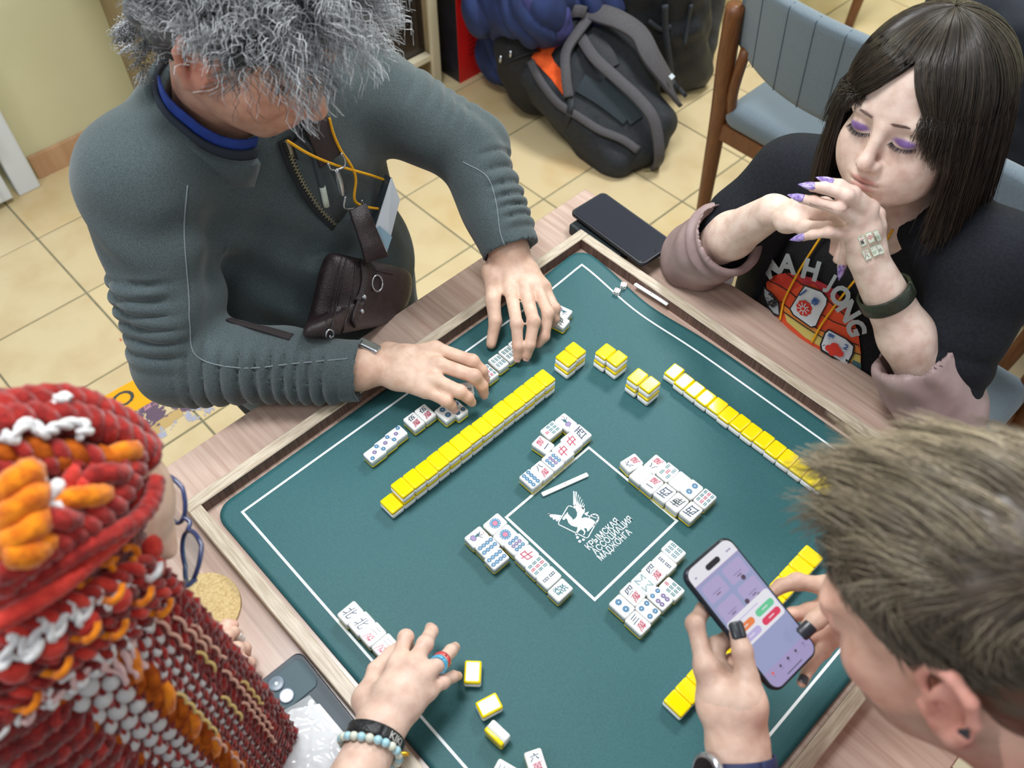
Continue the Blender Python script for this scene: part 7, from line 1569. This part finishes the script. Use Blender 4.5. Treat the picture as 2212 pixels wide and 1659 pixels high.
# blue jacket
blu = M('jacket_blue', (30, 48, 96), 0.8, (24, 38, 78), 20, bump=0.5, bscale=35); vio = M('jacket_violet_blue', (66, 66, 126), 0.75, (52, 54, 110), 20, bump=0.5, bscale=35)
s_ = Solid(); q = [un_ for un_ in (P(1090, 60, 0.22), P(1180, 40, 0.28), P(1250, 30, 0.30), P(1150, 10, 0.40), P(1290, 0, 0.36), P(1075, 100, 0.12), P(1060, 20, 0.34))]
for c_, r in zip(q, (0.07, 0.10, 0.09, 0.12, 0.09, 0.05, 0.09)): s_.ball(c_, r, 0.05)
s_.ell(np.mean(q, 0) * np.array((1, 1, 0.4)) + np.array((-0.10, 0.10, 0)), (0.14, 0.22, 0.13), k=0.05)
V, F = s_.mesh(0.008); N = vnormals(V, F); fold = np.abs(np.sin(V @ np.array((38, 22, 30)) + 2.2 * np.sin(V @ np.array((9, -14, 8))))) ** 0.6; V = V + N * (0.016 * (fold - 0.6) + 0.008 * wob(V, 40, 8))[:, None]; V[:, 2] = np.maximum(V[:, 2], 0.0015)
bj = link('blue_jacket', npmesh('blue_jacket', V, F), None, blu); setp(bj, 'crumpled dark blue jacket heaped behind the bags on the floor', 'jacket')
s_ = Solid(); s_.chain([P(1150, 5, 0.44), P(1195, 45, 0.36), P(1205, 80, 0.28)], [0.055, 0.062, 0.045], 0.02); V, F = s_.mesh(0.007); N = vnormals(V, F); V = V + N * (0.010 * wob(V, 50, 5))[:, None]; link('sleeve', npmesh('sleeve', V, F), bj, vio)
# black bag with zip pulls
s_ = Solid(); s_.chain([P(1150, 195, 0.09), P(1148, 150, 0.17), P(1125, 100, 0.25), P(1145, 75, 0.27)], [0.075, 0.090, 0.070, 0.060], 0.05); s_.ball(P(1190, 190, 0.08), 0.085, 0.05)
bb = bag_solid(s_, 'soft black bag with silver zip pulls slumped between jacket and backpack', 'black_bag', M('cloth_black', (22, 22, 24), 0.85, (30, 30, 32), 120, bump=0.3, bscale=120))
for px in ((1087, 118), (1106, 108)):
    q, g = cast(s_, *px, 0.010); tube('zip_pull', [q, q + np.array((0, 0, -0.022)) + g * 0.004], 0.0045, met, bb, 8)
p, n_ = castv(s_, [(1092, 135), (1120, 122), (1150, 112), (1180, 108)], 0.006); tube('zip', p, 0.003, M('zip_tape', (32, 36, 40), 0.9), bb, 6, n=24)
# orange lined backpack
s_ = Solid(); T_, B_ = P(1200, 105, 0.26), P(1375, 300, 0.085); e1 = nrm(B_ - T_); n3 = nrm(nrm(CAM - T_) + np.array((0, 0, 0.5))); n3 = nrm(n3 - e1 * (n3 @ e1)); e2 = np.cross(n3, e1); Rb = np.array([e1, e2, n3]).T; cb = (T_ + B_) / 2
L1 = np.linalg.norm(B_ - T_) / 2 + 0.055; s_.block(cb - n3 * 0.055, (L1, 0.155, 0.085), Rb, 0.06, 0.02); s_.block(cb - n3 * 0.02 + e1 * 0.05, (L1 * 0.8, 0.135, 0.075), Rb, 0.05, 0.03); s_.block(cb - n3 * 0.03 + e2 * 0.055 - e1 * 0.06, (L1 * 0.72, 0.15, 0.06), Rb, 0.05, 0.03); s_.ball(P(1395, 315, 0.05), 0.055, 0.06); s_.ball(P(1290, 285, 0.05), 0.06, 0.05)
bp = bag_solid(s_, 'dark backpack with grey straps and an orange lining lying on the floor', 'backpack', M('pack_black', (34, 40, 46), 0.75, (26, 30, 36), 90, bump=0.5, bscale=260), 0.006, ((0.005, 24, 3), (0.002, 70, 4)), 'backpack')
cc2 = crop(1130, 0, 0.4095); Q = lambda l: [cc2(*t) for t in l]
og = M('lining_orange', (240, 96, 26), 0.8, (224, 78, 16), 60, bump=0.4, bscale=80)
decal('orange_lining', s_, [(*poly_px(Q([(50, 265), (110, 215), (170, 185), (235, 168), (240, 215), (170, 255), (148, 290), (165, 330), (200, 370), (205, 440), (212, 505), (150, 420), (90, 355), (48, 310)])), og)], bp, 0.004, 8.0, 'bright orange lining')
def strap(pts, w, off, th, m_, lift=0.0, nm='shoulder_strap'):
    p, n_ = castv(s_, Q(pts), off); k = len(p); p = np.array([a + g * lift * math.sin(math.pi * i / (k - 1)) for i, (a, g) in enumerate(zip(p, n_))]); return ribbon(nm, p, w, th, m_, bp, 40, up=n_)
strap([(330, 70), (400, 110), (480, 165), (570, 245), (640, 345), (700, 455), (790, 560)], 0.062, 0.020, 0.014, strp, 0.05)
strap([(310, 215), (370, 320), (480, 430), (600, 545), (680, 660), (690, 800), (680, 870)], [0.034] * 40, 0.016, 0.012, strp, 0.03)
strap([(440, 60), (380, 75), (300, 190), (240, 310), (225, 420), (240, 520)], 0.030, 0.016, 0.014, strp, 0.02, 'edge_band')
strap([(45, 330), (100, 430), (190, 540), (300, 620), (400, 690), (520, 740), (600, 790)], 0.024, 0.012, 0.012, strp, 0.0, 'edge_band')
strap([(250, 500), (255, 580), (230, 650)], 0.020, 0.010, 0.004, blkn, 0.01, 'webbing')
strap([(350, 190), (430, 280), (470, 360)], 0.05, 0.006, 0.004, blkn, 0.0, 'back_padding'); strap([(300, 440), (430, 520), (560, 620)], 0.06, 0.006, 0.006, M('mesh_padding', (44, 54, 60), 0.9, bump=0.6, bscale=400), 0.0, 'back_padding'); strap([(420, 430), (520, 520), (600, 640)], 0.05, 0.007, 0.006, M('mesh_padding', (44, 54, 60), 0.9, bump=0.6, bscale=400), 0.0, 'back_padding')
a = [P(*cc2(x, y), z) for x, y, z in ((195, 240, .25), (188, 160, .31), (215, 85, .37), (280, 58, .39), (330, 65, .38))]; ribbon('haul_loop', a, 0.034, 0.006, strp, bp, 28, up=[(0.6, -0.5, 0.3)] * 5)
q, g = cast(s_, *cc2(690, 440), 0.075); box('strap_patch', q, (0.014, 0.014, 0.004), M('patch_pale', (196, 208, 212), 0.5), bp, rot=Matrix(Rb.tolist()))
p, n_ = castv(s_, Q([(715, 465), (760, 510), (815, 545)]), 0.05); ribbon('strap_slider', p, 0.03, 0.012, blkn, bp, 8, up=n_); a = [P(*cc2(x, y), z) for x, y, z in ((640, 860, .012), (630, 890, .006), (660, 898, .006), (700, 880, .01))]; tube('webbing_loop', a, 0.003, M('webbing_beige', (150, 140, 100), 0.9), bp, 6, n=16)
# second backpack
s2 = Solid(); T_, B_ = P(1420, -40, 0.40), P(1440, 130, 0.09); e1 = nrm(B_ - T_); n3 = nrm(CAM - T_); n3 = nrm(n3 - e1 * (n3 @ e1)); e2 = np.cross(n3, e1); Rb2 = np.array([e1, e2, n3]).T; cb2 = (T_ + B_) / 2
s2.block(cb2, (np.linalg.norm(B_ - T_) / 2 + 0.10, 0.150, 0.085), Rb2, 0.06, 0.02); s2.block(cb2 + e1 * 0.08 + n3 * 0.05 + e2 * 0.05, (0.14, 0.075, 0.06), Rb2, 0.04, 0.03)
bq = bag_solid(s2, 'black nylon backpack standing behind the orange lined one', 'backpack', blkn, 0.007, ((0.008, 22, 3), (0.004, 60, 4)), 'backpack')
for pts, w in (([(1436, 5), (1438, 60), (1446, 120), (1452, 165)], 0.02), ([(1492, 5), (1486, 45), (1478, 90)], 0.012), ([(1400, 40), (1430, 60), (1450, 55)], 0.015)):
    p, n_ = castv(s2, pts, 0.012); ribbon('webbing', p, w, 0.008, M('nylon_edge', (44, 50, 58), 0.6), bq, 20, up=n_)
a = [P(x, y, z) for x, y, z in ((1455, 196, .012), (1480, 190, .006), (1500, 188, .004), (1521, 184, .004))]; ribbon('webbing', a, 0.022, 0.003, M('nylon_edge', (44, 50, 58), 0.6), bq, 12); a = [P(x, y, z) for x, y, z in ((1470, 150, .06), (1490, 130, .05), (1503, 128, .03), (1500, 160, .01))]; ribbon('webbing', a, 0.034, 0.006, blkn, bq, 14, up=(0.4, -0.4, 0.8))
s3 = Solid(); s3.block(P(1508, 20, 0.20), (0.08, 0.10, 0.20), np.array([[0.8, -0.6, 0], [0.6, 0.8, 0], [0, 0, 1]]), 0.04, 0.02); bag_solid(s3, 'dark grey bag standing beyond the black backpack', 'grey_bag', M('nylon_dark_grey', (66, 68, 70), 0.8, (56, 58, 60), 60, bump=0.3, bscale=100))
# coat on the chair beyond
s4 = Solid(); s4.block((-0.02, 1.66, 0.56), (0.40, 0.12, 0.24), rad=0.09, k=0.03); s4.block((0.42, 1.52, 0.55), (0.14, 0.14, 0.24), rad=0.09, k=0.06); s4.block((0.1, 1.70, 0.20), (0.40, 0.10, 0.20), rad=0.08, k=0.05)
V, F = s4.mesh(0.011); N = vnormals(V, F); V = V + N * (0.016 * wob(V, 22, 5) + 0.006 * wob(V, 60, 6))[:, None]; V[:, 2] = np.maximum(V[:, 2], 0.002); setp(link('dark_coat', npmesh('dark_coat', V, F), None, M('coat_navy_black', (26, 32, 44), 0.85, (20, 24, 34), 30, bump=0.4, bscale=60)), 'dark navy coat piled behind the empty chair at the top of the picture', 'coat')

# ------------------------------------------------------------------ floor stickers and the remains of old ones
orm = M('sticker_orange', (255, 176, 0), 0.4); dkl = M('sticker_letters', (66, 70, 62), 0.5)
a, b, c = P(180, 882, 0)[:2], P(344, 790, 0)[:2], P(372, 843, 0)[:2]; ey = (b - a) / np.linalg.norm(b - a); ex = np.array((ey[1], -ey[0])); wd = abs((c - b) @ ex)
fs = Flat(); r0 = a - ey * 0.20; r1 = b + ey * 0.12; fs.poly([r0, r0 + ex * wd, r1 + ex * wd, r1], orm)
for s_t, px, wid, hgt in (('O', (266, 862), 0.058, 0.050), ('C', (229, 887), 0.050, 0.050), ('Т', (190, 908), 0.05, 0.05)):
    v, f = text_polys(s_t, 1, 0.015, fit=(wid, hgt)); o_ = P(*px, 0)[:2]; fs.add([o_ - ey * x_ + ex * y_ for x_, y_ in v], f, dkl)
st = link('floor_sticker', fs.mesh('floor_sticker', 0.0012, 1e-5), fl); st['label'] = 'orange floor sticker with dark letters'
def flakes(name, poly, mat, cov, seed, label, cell=0.0035):
    pts = np.array([P(*q, 0)[:2] for q in poly]); lo, hi = pts.min(0), pts.max(0); g = np.stack(np.meshgrid(np.arange(lo[0], hi[0], cell), np.arange(lo[1], hi[1], cell), indexing='ij'), -1).reshape(-1, 2)
    ins = np.zeros(len(g), bool); j = len(pts) - 1
    for i in range(len(pts)):
        c = ((pts[i, 1] > g[:, 1]) != (pts[j, 1] > g[:, 1])) & (g[:, 0] < (pts[j, 0] - pts[i, 0]) * (g[:, 1] - pts[i, 1]) / (pts[j, 1] - pts[i, 1] + 1e-12) + pts[i, 0]); ins ^= c; j = i
    n3_ = wob(np.c_[g, 0 * g[:, 0]], 120, seed) * 0.6 + wob(np.c_[g, 0 * g[:, 0]], 420, seed + 1) * 0.5; g = g[ins & (n3_ > cov)]
    V = []; F = []
    for q in g: b_ = len(V); z_ = 0.0004 + 0.00004 * seed; V += [(q[0], q[1], z_), (q[0] + cell, q[1], z_), (q[0] + cell, q[1] + cell, z_), (q[0], q[1] + cell, z_)]; F.append((b_, b_ + 1, b_ + 2, b_ + 3))
    o = link(name, meshd(name, V, F), fl, mat); o['label'] = label; return o
flakes('sticker_residue', [(272, 702), (305, 690), (345, 700), (352, 800), (335, 790), (300, 735)], M('residue_red', (206, 92, 66), 0.7), -0.35, 3, 'worn red paint flakes')
flakes('sticker_residue', [(255, 722), (300, 745), (305, 775), (280, 775), (262, 755)], M('residue_red', (206, 92, 66), 0.7), 0.25, 5, 'worn red paint flakes')
flakes('sticker_residue', [(250, 905), (380, 840), (440, 860), (445, 880), (395, 890), (300, 948), (285, 945)], M('residue_purple', (104, 84, 104), 0.7), -0.6, 7, 'worn purple strip')
flakes('sticker_residue', [(300, 952), (400, 885), (470, 870), (470, 890), (400, 915), (320, 965)], M('residue_blue', (168, 170, 190), 0.7), 0.1, 9, 'pale blue sticker remains')
flakes('sticker_residue', [(255, 900), (372, 846), (380, 852), (262, 912)], M('residue_lilac', (180, 130, 150), 0.7), 0.0, 11, 'lilac sticker remains')
flakes('sticker_residue', [(300, 945), (345, 905), (385, 880), (395, 895), (350, 930), (310, 958)], M('residue_ochre', (196, 166, 110), 0.7), -0.5, 13, 'ochre sticker remains')
